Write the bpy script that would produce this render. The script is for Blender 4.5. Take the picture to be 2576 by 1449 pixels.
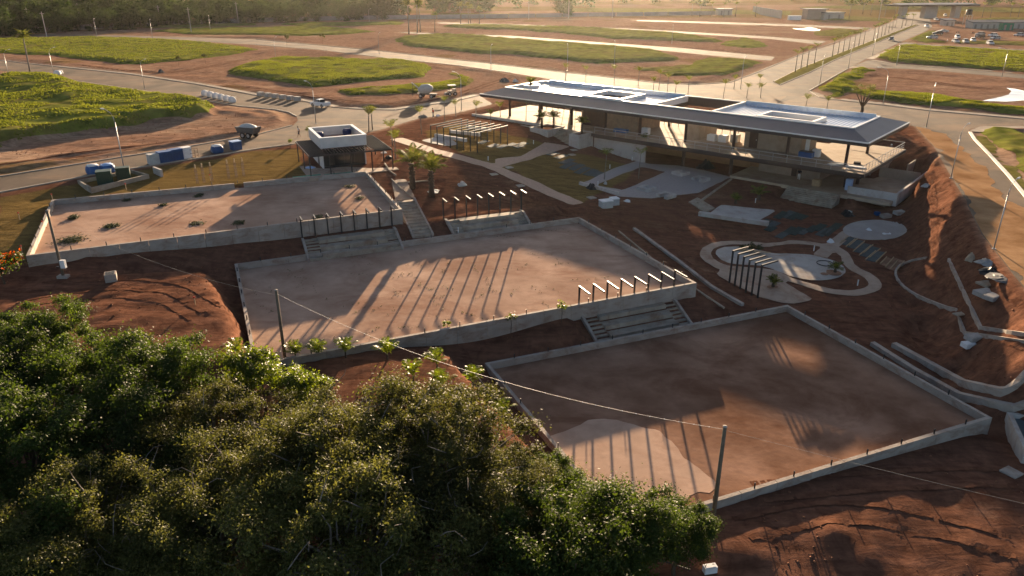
import bpy, math, random
import numpy as np
from mathutils import Vector, Matrix
from mathutils.geometry import tessellate_polygon

scene = bpy.context.scene
for o in list(bpy.data.objects): bpy.data.objects.remove(o)
C = scene.collection
R = math.radians
rng = np.random.default_rng(7)
random.seed(7)

# ---------------------------------------------------------------- camera
CAM_H, PITCH = 24.0, 22.7
cam = bpy.data.cameras.new('camera'); camo = bpy.data.objects.new('camera', cam); C.objects.link(camo)
camo.location = (0, 0, CAM_H); camo.rotation_euler = (R(90 - PITCH), 0, 0)
cam.sensor_width = 36; cam.lens = 2800 / 3840 * 36; cam.clip_start = .5; cam.clip_end = 9000
scene.camera = camo
# ---------------------------------------------------------------- sky and sun (low evening sun ahead of the camera)
SUN_EL, SUN_AZ = 8.2, 5.5
world = bpy.data.worlds.new('World'); scene.world = world; world.use_nodes = True
wn = world.node_tree; bg = wn.nodes['Background']
sky = wn.nodes.new('ShaderNodeTexSky'); sky.sky_type = 'NISHITA'; sky.sun_disc = False
sky.sun_elevation = R(SUN_EL); sky.sun_rotation = R(SUN_AZ); sky.altitude = 600
sky.air_density = 0.6; sky.dust_density = 1.5; sky.ozone_density = 0.3
wn.links.new(sky.outputs[0], bg.inputs[0]); bg.inputs[1].default_value = .05
sl = bpy.data.lights.new('sun', 'SUN'); sl.energy = 5.0; sl.angle = R(.5); sl.color = (1.0, .74, .48)
so = bpy.data.objects.new('sun', sl); C.objects.link(so)
sd = Vector((math.sin(R(SUN_AZ)) * math.cos(R(SUN_EL)), math.cos(R(SUN_AZ)) * math.cos(R(SUN_EL)), math.sin(R(SUN_EL))))
so.rotation_euler = sd.to_track_quat('Z', 'Y').to_euler(); so.location = (0, 0, 80)
vs = scene.view_settings; vs.view_transform = 'Standard'; vs.look = 'None'; vs.gamma = 1.0; vs.use_curve_mapping = False
vs.exposure = 2.08
scene.cycles.max_bounces = 6; scene.cycles.diffuse_bounces = 2; scene.cycles.glossy_bounces = 2
scene.cycles.transmission_bounces = 4; scene.cycles.volume_bounces = 0; scene.cycles.transparent_max_bounces = 6

# ---------------------------------------------------------------- helpers
FP = 2800 / 3840 * 2576; cT, sT = math.cos(R(PITCH)), math.sin(R(PITCH))
def at(px, py, z=0.0):                    # a pixel of the 2576-wide picture, met with the level z
    u = (px - 1288) / FP; v = -(py - 724.5) / FP
    d = (u, cT + v * sT, -sT + v * cT); t = (z - CAM_H) / d[2]
    return (d[0] * t, d[1] * t)
def atd(px, py, dist):                    # a pixel at a given ground distance: x, y, z
    u = (px - 1288) / FP; v = -(py - 724.5) / FP
    d = (u, cT + v * sT, -sT + v * cT); t = dist / d[1]
    return (d[0] * t, dist, CAM_H + d[2] * t)
def poly(pts, z=0.0): return [at(x, y, z) for x, y in pts]

def lattice(seed, n=256): return np.random.default_rng(seed).random((n, n))
def vnoise(x, y, seed=1, scale=1.0):      # smooth value noise, -1..1
    L = lattice(seed); x = np.asarray(x) / scale + 1000; y = np.asarray(y) / scale + 1000
    xi = np.floor(x).astype(int); yi = np.floor(y).astype(int); fx = x - xi; fy = y - yi
    fx = fx * fx * (3 - 2 * fx); fy = fy * fy * (3 - 2 * fy); a = xi % 256; b = yi % 256; a1 = (a + 1) % 256; b1 = (b + 1) % 256
    return ((L[a, b] * (1 - fx) + L[a1, b] * fx) * (1 - fy) + (L[a, b1] * (1 - fx) + L[a1, b1] * fx) * fy) * 2 - 1
def fbm(x, y, seed=1, scale=8.0, oct=4, g=.5):
    s = 0; a = 1; t = 0
    for k in range(oct): s = s + a * vnoise(x, y, seed + k, scale / 2 ** k); t += a; a *= g
    return s / t
def sstep(a, b, x): t = np.clip((x - a) / (b - a), 0, 1); return t * t * (3 - 2 * t)
def sdf(pts, X, Y):                       # signed distance to a polygon, positive inside
    P = np.array(pts, float); d = np.full(X.shape, 1e9); ins = np.zeros(X.shape, bool); n = len(P)
    for i in range(n):
        a = P[i]; b = P[(i + 1) % n]; e = b - a; L2 = e @ e + 1e-12
        t = np.clip(((X - a[0]) * e[0] + (Y - a[1]) * e[1]) / L2, 0, 1)
        d = np.minimum(d, (X - a[0] - t * e[0]) ** 2 + (Y - a[1] - t * e[1]) ** 2)
        if a[1] != b[1]:
            c = ((a[1] > Y) != (b[1] > Y)) & (X < (b[0] - a[0]) * (Y - a[1]) / (b[1] - a[1]) + a[0]); ins ^= c
    d = np.sqrt(d); return np.where(ins, d, -d)

# ---------------------------------------------------------------- materials (all procedural)
MATS = {}
def mat(name, col, rough=.85, var=.22, scale=1.2, bump=.0, bscale=12.0, spec=.3, metal=0.0, col2=None, stretch=None, detail=6, stain=None):
    if name in MATS: return MATS[name]
    m = bpy.data.materials.new(name); m.use_nodes = True; nt = m.node_tree; N = nt.nodes; Lk = nt.links
    p = N['Principled BSDF']; p.inputs['Roughness'].default_value = rough; p.inputs['Metallic'].default_value = metal
    p.inputs['Specular IOR Level'].default_value = spec
    tc = N.new('ShaderNodeTexCoord'); src = tc.outputs['Object']
    if stretch:
        mp = N.new('ShaderNodeMapping'); mp.inputs['Scale'].default_value = stretch[:3]
        if len(stretch) > 3: mp.inputs['Rotation'].default_value = (0, 0, R(stretch[3]))
        Lk.new(src, mp.inputs[0]); src = mp.outputs[0]
    n = N.new('ShaderNodeTexNoise'); n.inputs['Scale'].default_value = scale; n.inputs['Detail'].default_value = detail; n.inputs['Roughness'].default_value = .62
    Lk.new(src, n.inputs['Vector'])
    cr = N.new('ShaderNodeValToRGB'); a, b = cr.color_ramp.elements; a.position = .3; b.position = .7
    c2 = col2 or tuple(c * (1 + var) for c in col); c1 = tuple(c * (1 - var) for c in col)
    a.color = (*c1, 1); b.color = (*c2, 1); Lk.new(n.outputs['Fac'], cr.inputs[0]); cout = cr.outputs[0]
    if stain:                              # patches of mud, damp or dust: colour, amount, scale, stretch
        sc3, amt, ssc, sst = stain; mp2 = N.new('ShaderNodeMapping'); mp2.inputs['Scale'].default_value = sst; mp2.inputs['Location'].default_value = (3.1, 7.7, 1.3); Lk.new(tc.outputs['Object'], mp2.inputs[0])
        n3 = N.new('ShaderNodeTexNoise'); n3.inputs['Scale'].default_value = ssc; n3.inputs['Detail'].default_value = 9; n3.inputs['Roughness'].default_value = .7; n3.inputs['Distortion'].default_value = .6; Lk.new(mp2.outputs[0], n3.inputs['Vector'])
        r3 = N.new('ShaderNodeMapRange'); r3.inputs[1].default_value = .48; r3.inputs[2].default_value = .66; r3.inputs[4].default_value = amt; Lk.new(n3.outputs['Fac'], r3.inputs[0])
        m3 = N.new('ShaderNodeMix'); m3.data_type = 'RGBA'; m3.inputs[7].default_value = (*sc3, 1); Lk.new(r3.outputs[0], m3.inputs[0]); Lk.new(cout, m3.inputs[6]); cout = m3.outputs[2]
    Lk.new(cout, p.inputs['Base Color'])
    if bump:
        n2 = N.new('ShaderNodeTexNoise'); n2.inputs['Scale'].default_value = bscale; n2.inputs['Detail'].default_value = 5; Lk.new(src, n2.inputs['Vector'])
        b_ = N.new('ShaderNodeBump'); b_.inputs['Strength'].default_value = bump; b_.inputs['Distance'].default_value = .08
        Lk.new(n2.outputs['Fac'], b_.inputs['Height']); Lk.new(b_.outputs[0], p.inputs['Normal'])
    MATS[name] = m; return m
def leafmat(name, col, col2, trans=.35, rough=.38, spec=.5):
    if name in MATS: return MATS[name]
    m = bpy.data.materials.new(name); m.use_nodes = True; nt = m.node_tree; N = nt.nodes; Lk = nt.links
    p = N['Principled BSDF']; out = N['Material Output']; p.inputs['Roughness'].default_value = rough; p.inputs['Specular IOR Level'].default_value = spec
    g = N.new('ShaderNodeNewGeometry'); oi = N.new('ShaderNodeObjectInfo')
    tc = N.new('ShaderNodeTexCoord'); n = N.new('ShaderNodeTexNoise'); n.inputs['Scale'].default_value = .45; n.inputs['Detail'].default_value = 2
    Lk.new(tc.outputs['Object'], n.inputs['Vector'])
    ad = N.new('ShaderNodeMath'); ad.operation = 'MULTIPLY_ADD'; ad.inputs[1].default_value = .45
    Lk.new(g.outputs['Random Per Island'], ad.inputs[0])
    ad2 = N.new('ShaderNodeMath'); ad2.operation = 'MULTIPLY'; ad2.inputs[1].default_value = .75; Lk.new(n.outputs['Fac'], ad2.inputs[0]); Lk.new(ad2.outputs[0], ad.inputs[2])
    cr = N.new('ShaderNodeValToRGB'); a, b = cr.color_ramp.elements; a.position = .25; b.position = .85; a.color = (*col, 1); b.color = (*col2, 1)
    Lk.new(ad.outputs[0], cr.inputs[0])
    hs = N.new('ShaderNodeHueSaturation'); mr = N.new('ShaderNodeMapRange'); mr.inputs[3].default_value = .7; mr.inputs[4].default_value = 1.25
    Lk.new(oi.outputs['Random'], mr.inputs[0]); Lk.new(mr.outputs[0], hs.inputs['Value']); Lk.new(cr.outputs[0], hs.inputs['Color'])
    Lk.new(hs.outputs[0], p.inputs['Base Color'])
    t = N.new('ShaderNodeBsdfTranslucent'); mx = N.new('ShaderNodeMixShader'); mx.inputs[0].default_value = trans
    hs2 = N.new('ShaderNodeHueSaturation'); hs2.inputs['Value'].default_value = 1.5; hs2.inputs['Saturation'].default_value = 1.15; Lk.new(hs.outputs[0], hs2.inputs['Color']); Lk.new(hs2.outputs[0], t.inputs[0])
    Lk.new(p.outputs[0], mx.inputs[1]); Lk.new(t.outputs[0], mx.inputs[2]); Lk.new(mx.outputs[0], out.inputs[0])
    MATS[name] = m; return m

# ---------------------------------------------------------------- mesh building and naming
def tag(o, label=None, cat=None, group=None, kind=None):
    if label: o['label'] = label
    if cat: o['category'] = cat
    if group: o['group'] = group
    if kind: o['kind'] = kind
    return o
def root_of(o):
    while o.parent: o = o.parent
    return o
def thing(name, label, cat, loc=(0, 0, 0), group=None, rz=0):
    o = bpy.data.objects.new(name, None); C.objects.link(o); o.empty_display_size = .3
    o.location = loc; o.rotation_euler = (0, 0, rz); return tag(o, label, cat, group)
def link(name, me, parent=None):
    o = bpy.data.objects.new(name, me); C.objects.link(o)
    if parent: o.parent = parent
    return o
def mesh_np(name, V, F, mats, smooth=False, mi=None):   # V (n,3), F (m,k) arrays
    me = bpy.data.meshes.new(name); V = np.asarray(V, np.float32); F = np.asarray(F, np.int32); m, k = F.shape
    me.vertices.add(len(V)); me.vertices.foreach_set('co', V.ravel()); me.loops.add(m * k); me.loops.foreach_set('vertex_index', F.ravel())
    me.polygons.add(m); me.polygons.foreach_set('loop_start', np.arange(m, dtype=np.int32) * k); me.polygons.foreach_set('loop_total', np.full(m, k, np.int32))
    if smooth: me.polygons.foreach_set('use_smooth', np.ones(m, bool))
    for q in (mats if isinstance(mats, (list, tuple)) else [mats]): me.materials.append(q)
    if mi is not None: me.polygons.foreach_set('material_index', np.asarray(mi, np.int32))
    me.update(calc_edges=True); return me
class MB:
    def __init__(s): s.v = []; s.f = []; s.m = []
    def add(s, vs, fs, mi=0):
        b = len(s.v); s.v += [tuple(p) for p in vs]; s.f += [tuple(i + b for i in f) for f in fs]; s.m += [mi] * len(fs); return s
    def hexa(s, b, t, mi=0):              # bottom 4 and top 4 corners, both counter-clockwise
        return s.add(list(b) + list(t), [(3, 2, 1, 0), (4, 5, 6, 7), (0, 1, 5, 4), (1, 2, 6, 5), (2, 3, 7, 6), (3, 0, 4, 7)], mi)
    def box(s, c, d, rz=0, mi=0):
        x, y, z = c; a, b, h = d[0] / 2, d[1] / 2, d[2] / 2; co, si = math.cos(rz), math.sin(rz)
        q = [(x + u * co - v * si, y + u * si + v * co) for u, v in ((-a, -b), (a, -b), (a, b), (-a, b))]
        return s.hexa([(*p, z - h) for p in q], [(*p, z + h) for p in q], mi)
    def bar(s, p, q, w, h, mi=0):         # beam of section w x h from p to q, p and q on its centre line
        p = Vector(p); q = Vector(q); d = (q - p).normalized(); up = Vector((0, 0, 1))
        if abs(d.z) > .98: up = Vector((0, 1, 0))
        r = d.cross(up).normalized(); u = r.cross(d).normalized()
        k = [r * (-w / 2) + u * (-h / 2), r * (w / 2) + u * (-h / 2), r * (w / 2) + u * (h / 2), r * (-w / 2) + u * (h / 2)]
        return s.hexa([p + i for i in k], [q + i for i in k], mi)
    def prism(s, P, z0, z1, mi=0, mtop=None):
        n = len(P); ar = sum(P[i][0] * P[(i + 1) % n][1] - P[(i + 1) % n][0] * P[i][1] for i in range(n))
        P = list(P) if ar > 0 else list(P)[::-1]
        f0 = z0 if callable(z0) else (lambda x, y: z0); f1 = z1 if callable(z1) else (lambda x, y: z1)
        vs = [(x, y, f0(x, y)) for x, y in P] + [(x, y, f1(x, y)) for x, y in P]
        s.add(vs, [(i, (i + 1) % n, (i + 1) % n + n, i + n) for i in range(n)], mi)
        tr = tessellate_polygon([[Vector((x, y, 0)) for x, y in P]]); b = len(s.v)
        fix = []
        for t in tr:
            (ax, ay), (bx, by), (cx, cy) = P[t[0]], P[t[1]], P[t[2]]
            fix.append(t if (bx - ax) * (cy - ay) - (by - ay) * (cx - ax) > 0 else (t[0], t[2], t[1]))
        base = b - 2 * n
        s.f += [tuple(base + n + i for i in t) for t in fix]; s.m += [mi if mtop is None else mtop] * len(fix)
        s.f += [tuple(base + i for i in t[::-1]) for t in fix]; s.m += [mi] * len(fix); return s
    def tube(s, pts, r, n=6, mi=0, cap=True):
        pts = [Vector(p) for p in pts]; k = len(pts); rs = r if isinstance(r, (list, tuple)) else [r] * k; vs = []
        for i, p in enumerate(pts):
            d = (pts[min(i + 1, k - 1)] - pts[max(i - 1, 0)]).normalized(); a = Vector((0, 0, 1)) if abs(d.z) < .9 else Vector((1, 0, 0))
            e = d.cross(a).normalized(); g = e.cross(d)
            vs += [p + e * (rs[i] * math.cos(2 * math.pi * j / n)) + g * (rs[i] * math.sin(2 * math.pi * j / n)) for j in range(n)]
        fs = [(i * n + j, i * n + n + j, i * n + n + (j + 1) % n, i * n + (j + 1) % n) for i in range(k - 1) for j in range(n)]
        if cap: fs += [tuple(range(n)), tuple(range((k - 1) * n, k * n))[::-1]]
        return s.add(vs, fs, mi)
    def loft(s, secs, mi=0, closed=True):     # list of equally long rings of points
        n = len(secs[0]); vs = [p for r in secs for p in r]
        fs = [(i * n + j, i * n + (j + 1) % n, (i + 1) * n + (j + 1) % n, (i + 1) * n + j) for i in range(len(secs) - 1) for j in range(n)]
        fs += [tuple(range(n))[::-1], tuple(range((len(secs) - 1) * n, len(secs) * n))]
        return s.add(vs, fs, mi)
    def lathe(s, c, prof, n=16, mi=0, sx=1, sy=1):
        x, y, z = c; k = len(prof); vs = [(x + sx * r * math.cos(2 * math.pi * j / n), y + sy * r * math.sin(2 * math.pi * j / n), z + h) for r, h in prof for j in range(n)]
        fs = [(i * n + j, i * n + (j + 1) % n, i * n + n + (j + 1) % n, i * n + n + j) for i in range(k - 1) for j in range(n)] + [tuple(range(n))[::-1], tuple(range((k - 1) * n, k * n))]
        return s.add(vs, fs, mi)
    def mesh(s, name, mats, off=(0, 0, 0), smooth=False):
        me = bpy.data.meshes.new(name); me.from_pydata([(x - off[0], y - off[1], z - off[2]) for x, y, z in s.v], [], s.f)
        for q in (mats if isinstance(mats, (list, tuple)) else [mats]): me.materials.append(q)
        me.polygons.foreach_set('material_index', s.m)
        if smooth: me.polygons.foreach_set('use_smooth', [True] * len(me.polygons))
        me.update(); return me
    def build(s, name, mats, parent=None, smooth=False):    # coordinates are the world's; a root keeps its own place
        off = root_of(parent).location if parent else (0, 0, 0)
        return link(name, s.mesh(name, mats, off, smooth), parent)
    def own(s, name, mats, base, label, cat, group=None, smooth=False):   # a thing that is one mesh, origin at its base
        o = link(name, s.mesh(name, mats, base, smooth)); o.location = base; return tag(o, label, cat, group)
def kids(o): return list(o.children)
def copy_tree(o, parent=None):
    c = o.copy(); C.objects.link(c); c.parent = parent
    for ch in kids(o): copy_tree(ch, c)
    return c
def place(proto, used, loc, rz=0, label=None, group=None, scale=1):   # the prototype itself first, copies after that
    o = proto if not used.get(proto.name) else copy_tree(proto); used[proto.name] = 1
    o.location = loc; o.rotation_euler = (0, 0, rz); o.scale = (scale,) * 3 if not isinstance(scale, tuple) else scale
    if label: o['label'] = label
    if group: o['group'] = group
    return o
USED = {}
def nth(i):
    w = ['first', 'second', 'third', 'fourth', 'fifth', 'sixth', 'seventh', 'eighth', 'ninth', 'tenth', 'eleventh', 'twelfth']
    if i < 12: return w[i]
    n = i + 1; return f"{n}{'th' if 10 <= n % 100 <= 20 else {1: 'st', 2: 'nd', 3: 'rd'}.get(n % 10, 'th')}"
# ================================================================ terrain
C1 = [(-53.1, 83.8), (-19.5, 97.4), (-12.6, 80.3), (-45.0, 65.5)]     # far left, far right, near right, near left
C2 = poly([(598, 665), (1455, 548), (1742, 710), (648, 912)], -2.5)
C3 = [(-1.8, 52.5), (25.7, 63.7), (33.2, 44.8), (6.4, 33.6)]
COURTS = [(C1, 0.0, -.65), (C2, -2.5, -3.15), (C3, -4.5, -5.1)]
BA = np.array([-5.8, 138.6]); ban = R(-40.2); BE1 = np.array([math.cos(ban), math.sin(ban)]); BE2 = np.array([-BE1[1], BE1[0]])
def bw(u, v): p = BA + BE1 * u + BE2 * v; return (float(p[0]), float(p[1]))    # building plan to world
def brect(u0, u1, v0, v1): return [bw(u0, v0), bw(u1, v0), bw(u1, v1), bw(u0, v1)]

def axis(parts):
    out = []
    for a, b, s in parts: out += list(np.arange(a, b, s))
    return np.array(out)
gx = np.concatenate([-np.geomspace(300, 3500, 24)[::-1], axis([(-300, -130, 3), (-130, -66, 1.2), (-66, 66, .6), (66, 130, 1.2), (130, 300, 3)]), np.geomspace(300, 3500, 24)])
gy = np.concatenate([axis([(-80, 24, 2.5), (24, 145, .6), (145, 240, 1.2), (240, 420, 2.5), (420, 900, 6)]), np.geomspace(900, 5200, 26)])
GX, GY = np.meshgrid(gx, gy)

def S_(P): return sdf(P, GX, GY)
def union(*L): s = L[0]; [s := np.maximum(s, q) for q in L[1:]]; return s
S1 = S_(poly([(-150, 130), (0, 152), (125, 166), (325, 187), (500, 213), (644, 240), (744, 251), (839, 270), (919, 276), (994, 277), (1069, 266), (1144, 255), (1206, 240), (1240, 262), (1150, 285), (1049, 300), (950, 329), (850, 348), (742, 361), (644, 374), (475, 401), (250, 436), (0, 483), (-200, 512), (-200, 480), (0, 446), (250, 406), (500, 366), (644, 341), (736, 317), (750, 303), (745, 292), (726, 281), (694, 275), (600, 266), (500, 251), (350, 226), (175, 201), (75, 186), (0, 178), (-150, 158)]))
S2 = S_(poly([(60, 86), (250, 88), (425, 92), (644, 99), (744, 108), (954, 128), (1144, 150), (1288, 166), (1413, 182), (1538, 195), (1663, 210), (1750, 213), (1838, 207), (1900, 182), (1990, 235), (1950, 262), (1800, 252), (1713, 245), (1613, 224), (1488, 214), (1388, 200), (1288, 184), (1144, 164), (969, 146), (806, 126), (644, 113), (425, 100), (250, 93), (60, 91)]))
AVE = S_(poly([(1838, 207), (1890, 188), (1932, 168), (2012, 138), (2090, 114), (2190, 76), (2240, 56), (2262, 46), (2290, 30), (2330, 30), (2340, 50), (2345, 68), (2327, 80), (2268, 105), (2178, 149), (2134, 173), (2036, 227), (2033, 238), (1950, 262), (1860, 250)]))
S3 = S_(poly([(1950, 262), (2036, 227), (2117, 253), (2215, 263), (2340, 279), (2434, 287), (2576, 300), (2700, 312), (2700, 332), (2576, 319), (2467, 319), (2440, 325), (2436, 333), (2448, 352), (2480, 385), (2530, 440), (2576, 497), (2690, 625), (2690, 860), (2576, 725), (2470, 590), (2420, 490), (2390, 440), (2350, 370), (2300, 318), (2230, 300), (2100, 285), (1950, 268)]))
S4 = S_(poly([(2148, 166), (2183, 151), (2253, 163), (2406, 173), (2576, 188), (2700, 199), (2700, 210), (2576, 198), (2406, 183), (2296, 174), (2165, 170)]))
S5 = S_(poly([(2259, 113), (2270, 105), (2329, 112), (2576, 125), (2700, 132), (2700, 139), (2576, 131), (2471, 125), (2296, 115)]))
S6 = S_(poly([(994, 80), (1144, 85), (1288, 90), (1513, 107), (1713, 121), (1950, 143), (1940, 153), (1800, 141), (1613, 122), (1513, 115), (1288, 97), (1060, 87)]))
S7 = S_(poly([(1100, 56), (1288, 61), (1513, 69), (1713, 79), (1932, 92), (2080, 104), (2060, 112), (1932, 98), (1713, 84), (1513, 73), (1288, 65), (1100, 59)]))
S8 = S_(poly([(1600, 50), (1800, 55), (2012, 62), (2198, 70), (2190, 75), (2012, 67), (1800, 60), (1600, 53)]))
MED = S_(poly([(1945, 206), (2012, 172), (2100, 138), (2200, 100), (2260, 77), (2300, 62), (2312, 63), (2260, 83), (2190, 114), (2100, 151), (2040, 181), (1962, 214)]))
ROADS = union(S1, S2, AVE, S3, S4, S5, S6, S7, S8)
SITE = poly([(-250, 520), (0, 487), (250, 440), (475, 405), (644, 378), (742, 364), (850, 352), (950, 332), (1049, 303), (1150, 290), (1240, 268), (1300, 225), (1388, 203), (1488, 217), (1613, 228), (1713, 249), (1800, 258), (1950, 272), (2100, 290), (2230, 304), (2300, 322), (2350, 374), (2390, 443), (2420, 493), (2470, 593), (2576, 728), (2690, 862)]) + [(75, 20), (75, -120), (-200, -120), (-200, 70)]
ctrl = [(640, 400, -.1), (300, 470, -.3), (60, 520, -.4), (-150, 560, -.5), (60, 600, -.6), (137, 503, -.5), (500, 490, -.4), (120, 655, -.8), (300, 645, -1.05), (600, 618, -1.5), (900, 600, -2.1),
 (1000, 420, -.2), (900, 400, -.2), (1100, 350, -.1), (1060, 480, -1.2), (1180, 480, -1.6), (1250, 430, -1.2), (1330, 480, -2.2), (1200, 330, -.1), (1390, 370, -1.7), (1450, 400, -2.0), (1550, 420, -2.8),
 (1500, 490, -2.9), (1640, 470, -3.5), (1780, 500, -3.8), (1850, 400, -3.7), (1640, 380, -3.2), (1960, 500, -4.2), (2080, 540, -4.8), (1900, 580, -4.6), (2200, 590, -4.8), (2000, 650, -4.7), (2200, 700, -5.0),
 (2300, 560, -4.6), (2350, 480, -4.2), (1500, 550, -2.9), (1750, 640, -4.1), (598, 665, -2.7), (200, 720, -2.6), (300, 800, -3.2), (100, 780, -3.0), (560, 900, -4.0), (1000, 885, -3.3), (700, 915, -3.1), (1400, 830, -3.7), (1740, 755, -3.9),
 (1850, 760, -4.7), (1230, 930, -4.9), (2100, 860, -5.1), (2350, 800, -5.2), (2500, 900, -5.4), (2450, 700, -4.6), (2200, 1160, -5.2), (2480, 1095, -5.5), (1800, 1270, -5.0), (2000, 1250, -5.02), (2000, 1320, -5.0), (2250, 1320, -5.15), (2550, 1350, -5.4), (1850, 1400, -5.1), (1290, 1000, -5.0), (1300, 1300, -5.2), (700, 1200, -4.8),
 (300, 1100, -4.5), (1160, 600, -2.6), (1340, 560, -2.6), (1060, 600, -2.6)]
CP = [(*at(x, y, z), z) for x, y, z in ctrl] + [(0, 10, -9), (40, 15, -8), (-40, 15, -8.5), (0, -60, -12), (60, -60, -11), (-80, -60, -11), (-110, 30, -5), (-120, 70, -1)]
CP += [(*bw(u, v), z) for u, v, z in [(0, 2, -.15), (8, 8, -.1), (14, 4, -.2), (4, 16, 0), (16, 16, 0), (30, 18, -.2), (45, 18, -.3), (60, 24, -.6), (66, 28, -1.0), (30, 6, -3.4), (42, 4, -3.7), (54, 6, -3.8), (62, 8, -3.9), (66, 6, -4.6), (74, 12, -4.4), (76, 22, -3)]]
CP = np.array(CP)
def tps(X, Y):
    P = CP[:, :2] / 50; n = len(P); D = np.hypot(P[:, None, 0] - P[None, :, 0], P[:, None, 1] - P[None, :, 1])
    K = np.where(D > 0, D * D * np.log(D + 1e-9), 0) + np.eye(n) * .004; A = np.zeros((n + 3, n + 3)); A[:n, :n] = K; A[:n, n] = 1; A[:n, n + 1:] = P; A[n:, :n] = A[:n, n:].T
    w = np.linalg.solve(A, np.concatenate([CP[:, 2], np.zeros(3)])); x = X / 50; y = Y / 50; Z = w[n] + w[n + 1] * x + w[n + 2] * y
    for i in range(n):
        r2 = (x - P[i, 0]) ** 2 + (y - P[i, 1]) ** 2; Z = Z + w[i] * .5 * r2 * np.log(r2 + 1e-12)
    return Z
near = (GY < 190) & (np.abs(GX) < 130)
sS = np.full(GX.shape, -99.0); sS[near] = sdf(SITE, GX[near], GY[near])
T = np.zeros(GX.shape); T[near] = np.clip(tps(GX[near], GY[near]), -12, .3)
low = (GY <= 24)
wS = sstep(0, 1, np.clip(sS / np.where(GX > 30, 6.5, 5.0), 0, 1))
GZ = T * wS
rough = fbm(GX, GY, 11, 3.2, 4) * .10 + np.abs(fbm(GX * .8 + GY * .6, (GY * .8 - GX * .6) * 3.2, 15, 7.0, 3)) * .13
rough = rough * (1 + .5 * sstep(44, 38, GY) * sstep(6, 12, GX)) + np.where(GY < 80, fbm(GX, GY, 19, 1.7, 3, .6) * .09, 0)
smoothz = np.zeros(GX.shape)
for q, zt, zf in COURTS: smoothz = np.maximum(smoothz, sstep(-2.5, 0, sdf(q, GX, GY)))
GZ = np.where(near, GZ + rough * sstep(.5, 5, sS) * (1 - smoothz) * sstep(.2, 1.2, np.abs(T) + .25), GZ)
# far dirt between the lots is slightly uneven, hills close the valley far behind
far = sstep(430, 900, GY)
GZ = GZ + far * (fbm(GX, GY, 31, 260, 3) * 3) + sstep(1100, 3800, GY) * (16 + 12 * fbm(GX, GY, 35, 900, 3)) + sstep(700, 3000, np.abs(GX)) * 10
GZ = GZ + np.where((GX > 30) & near, sstep(.2, 1.5, sS) * (1 - sstep(6, 9, sS)) * (fbm(GX, GY, 66, 3.0, 4, .65) * .8 - .25), 0)
dR = -ROADS; vn = fbm(GX, GY, 53, 9, 3)       # windrows of pushed soil along the verges, uneven ground between the lots
verge = np.exp(-((dR - 3.4) / .9) ** 2) * .42 * np.clip(.45 + vn, 0, 1.2) + np.exp(-((dR - 7.0) / 1.3) ** 2) * .38 * np.clip(.3 - vn, 0, 1.2) + sstep(1.2, 4, dR) * (fbm(GX, GY, 57, 5.5, 4, .55) * .2 + np.clip(fbm(GX, GY, 58, 30, 2), 0, 1) * .5)
GZ = GZ + verge * (1 - sstep(-6, -1, sS)) * (GY > 60) * (GY < 440) * sstep(.9, 2.2, dR)
FLAT = []                                  # plan areas levelled to one height (pads under slabs)
def level(P, z, w=.5):
    global GZ
    d = sdf(P, GX, GY); k = sstep(-w, .05, d); GZ = GZ * (1 - k) + z * k
level(brect(17.5, 66, 2.5, 14), -3.95, 1.2); level(brect(-3, 17, 1, 17), -.25, .8); level(brect(56.6, 64.6, -1.5, 2.6), -5.05, .7); level(brect(66, 71, 6, 20), -4.6, 1.0)
# the bank below the upper left grass mound
MOUND = poly([(-60, 225), (0, 214), (45, 197), (100, 204), (162, 208), (225, 230), (300, 240), (412, 252), (500, 265), (540, 278), (530, 292), (475, 305), (375, 308), (325, 322), (175, 340), (88, 355), (0, 370), (-90, 385)])
dM = sdf(MOUND, GX, GY); GZ = GZ + sstep(-1.2, 2.2, dM) * 1.7
PLAT1 = poly([(-80, 705), (60, 685), (300, 688), (515, 683), (560, 770), (600, 870), (560, 930), (300, 930), (0, 850)], -1.35)
d = sdf(PLAT1, GX, GY); k = sstep(-1.3, .2, d + .5 * fbm(GX, GY, 61, 3, 3)); GZ = GZ * (1 - k) + (-1.35 + rough * 1.2) * k
PLAT2 = poly([(700, 935), (900, 892), (1095, 868), (1150, 915), (1215, 985), (1275, 1060), (1330, 1120), (1300, 1250), (800, 1250), (500, 1000)], -3.0)
d = sdf(PLAT2, GX, GY); k = sstep(-1.0, .2, d + .4 * fbm(GX, GY, 62, 3, 3)); GZ = GZ * (1 - k) + (-3.0 + rough * 1.2) * k
def on_wall(px, off, z, a=C1[3], b=C1[2]):      # point in front of a court wall seen at picture column px
    a = Vector(a); b = Vector(b); d = (b - a).normalized(); n = Vector((d.y, -d.x)); lo, hi = -5.0, (b - a).length + 5
    for _ in range(40):
        m = (lo + hi) / 2; p = a + d * m + n * off; w = p.y * cT - (z - CAM_H) * sT; u = 1288 + FP * p.x / w
        lo, hi = (m, hi) if u < px else (lo, m)
    return (p.x, p.y)
B1O = on_wall(757.8, 1.0, -1.65)
cdir = Vector((math.cos(R(22.9)), math.sin(R(22.9)))); cnor = Vector((-cdir.y, cdir.x))
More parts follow.
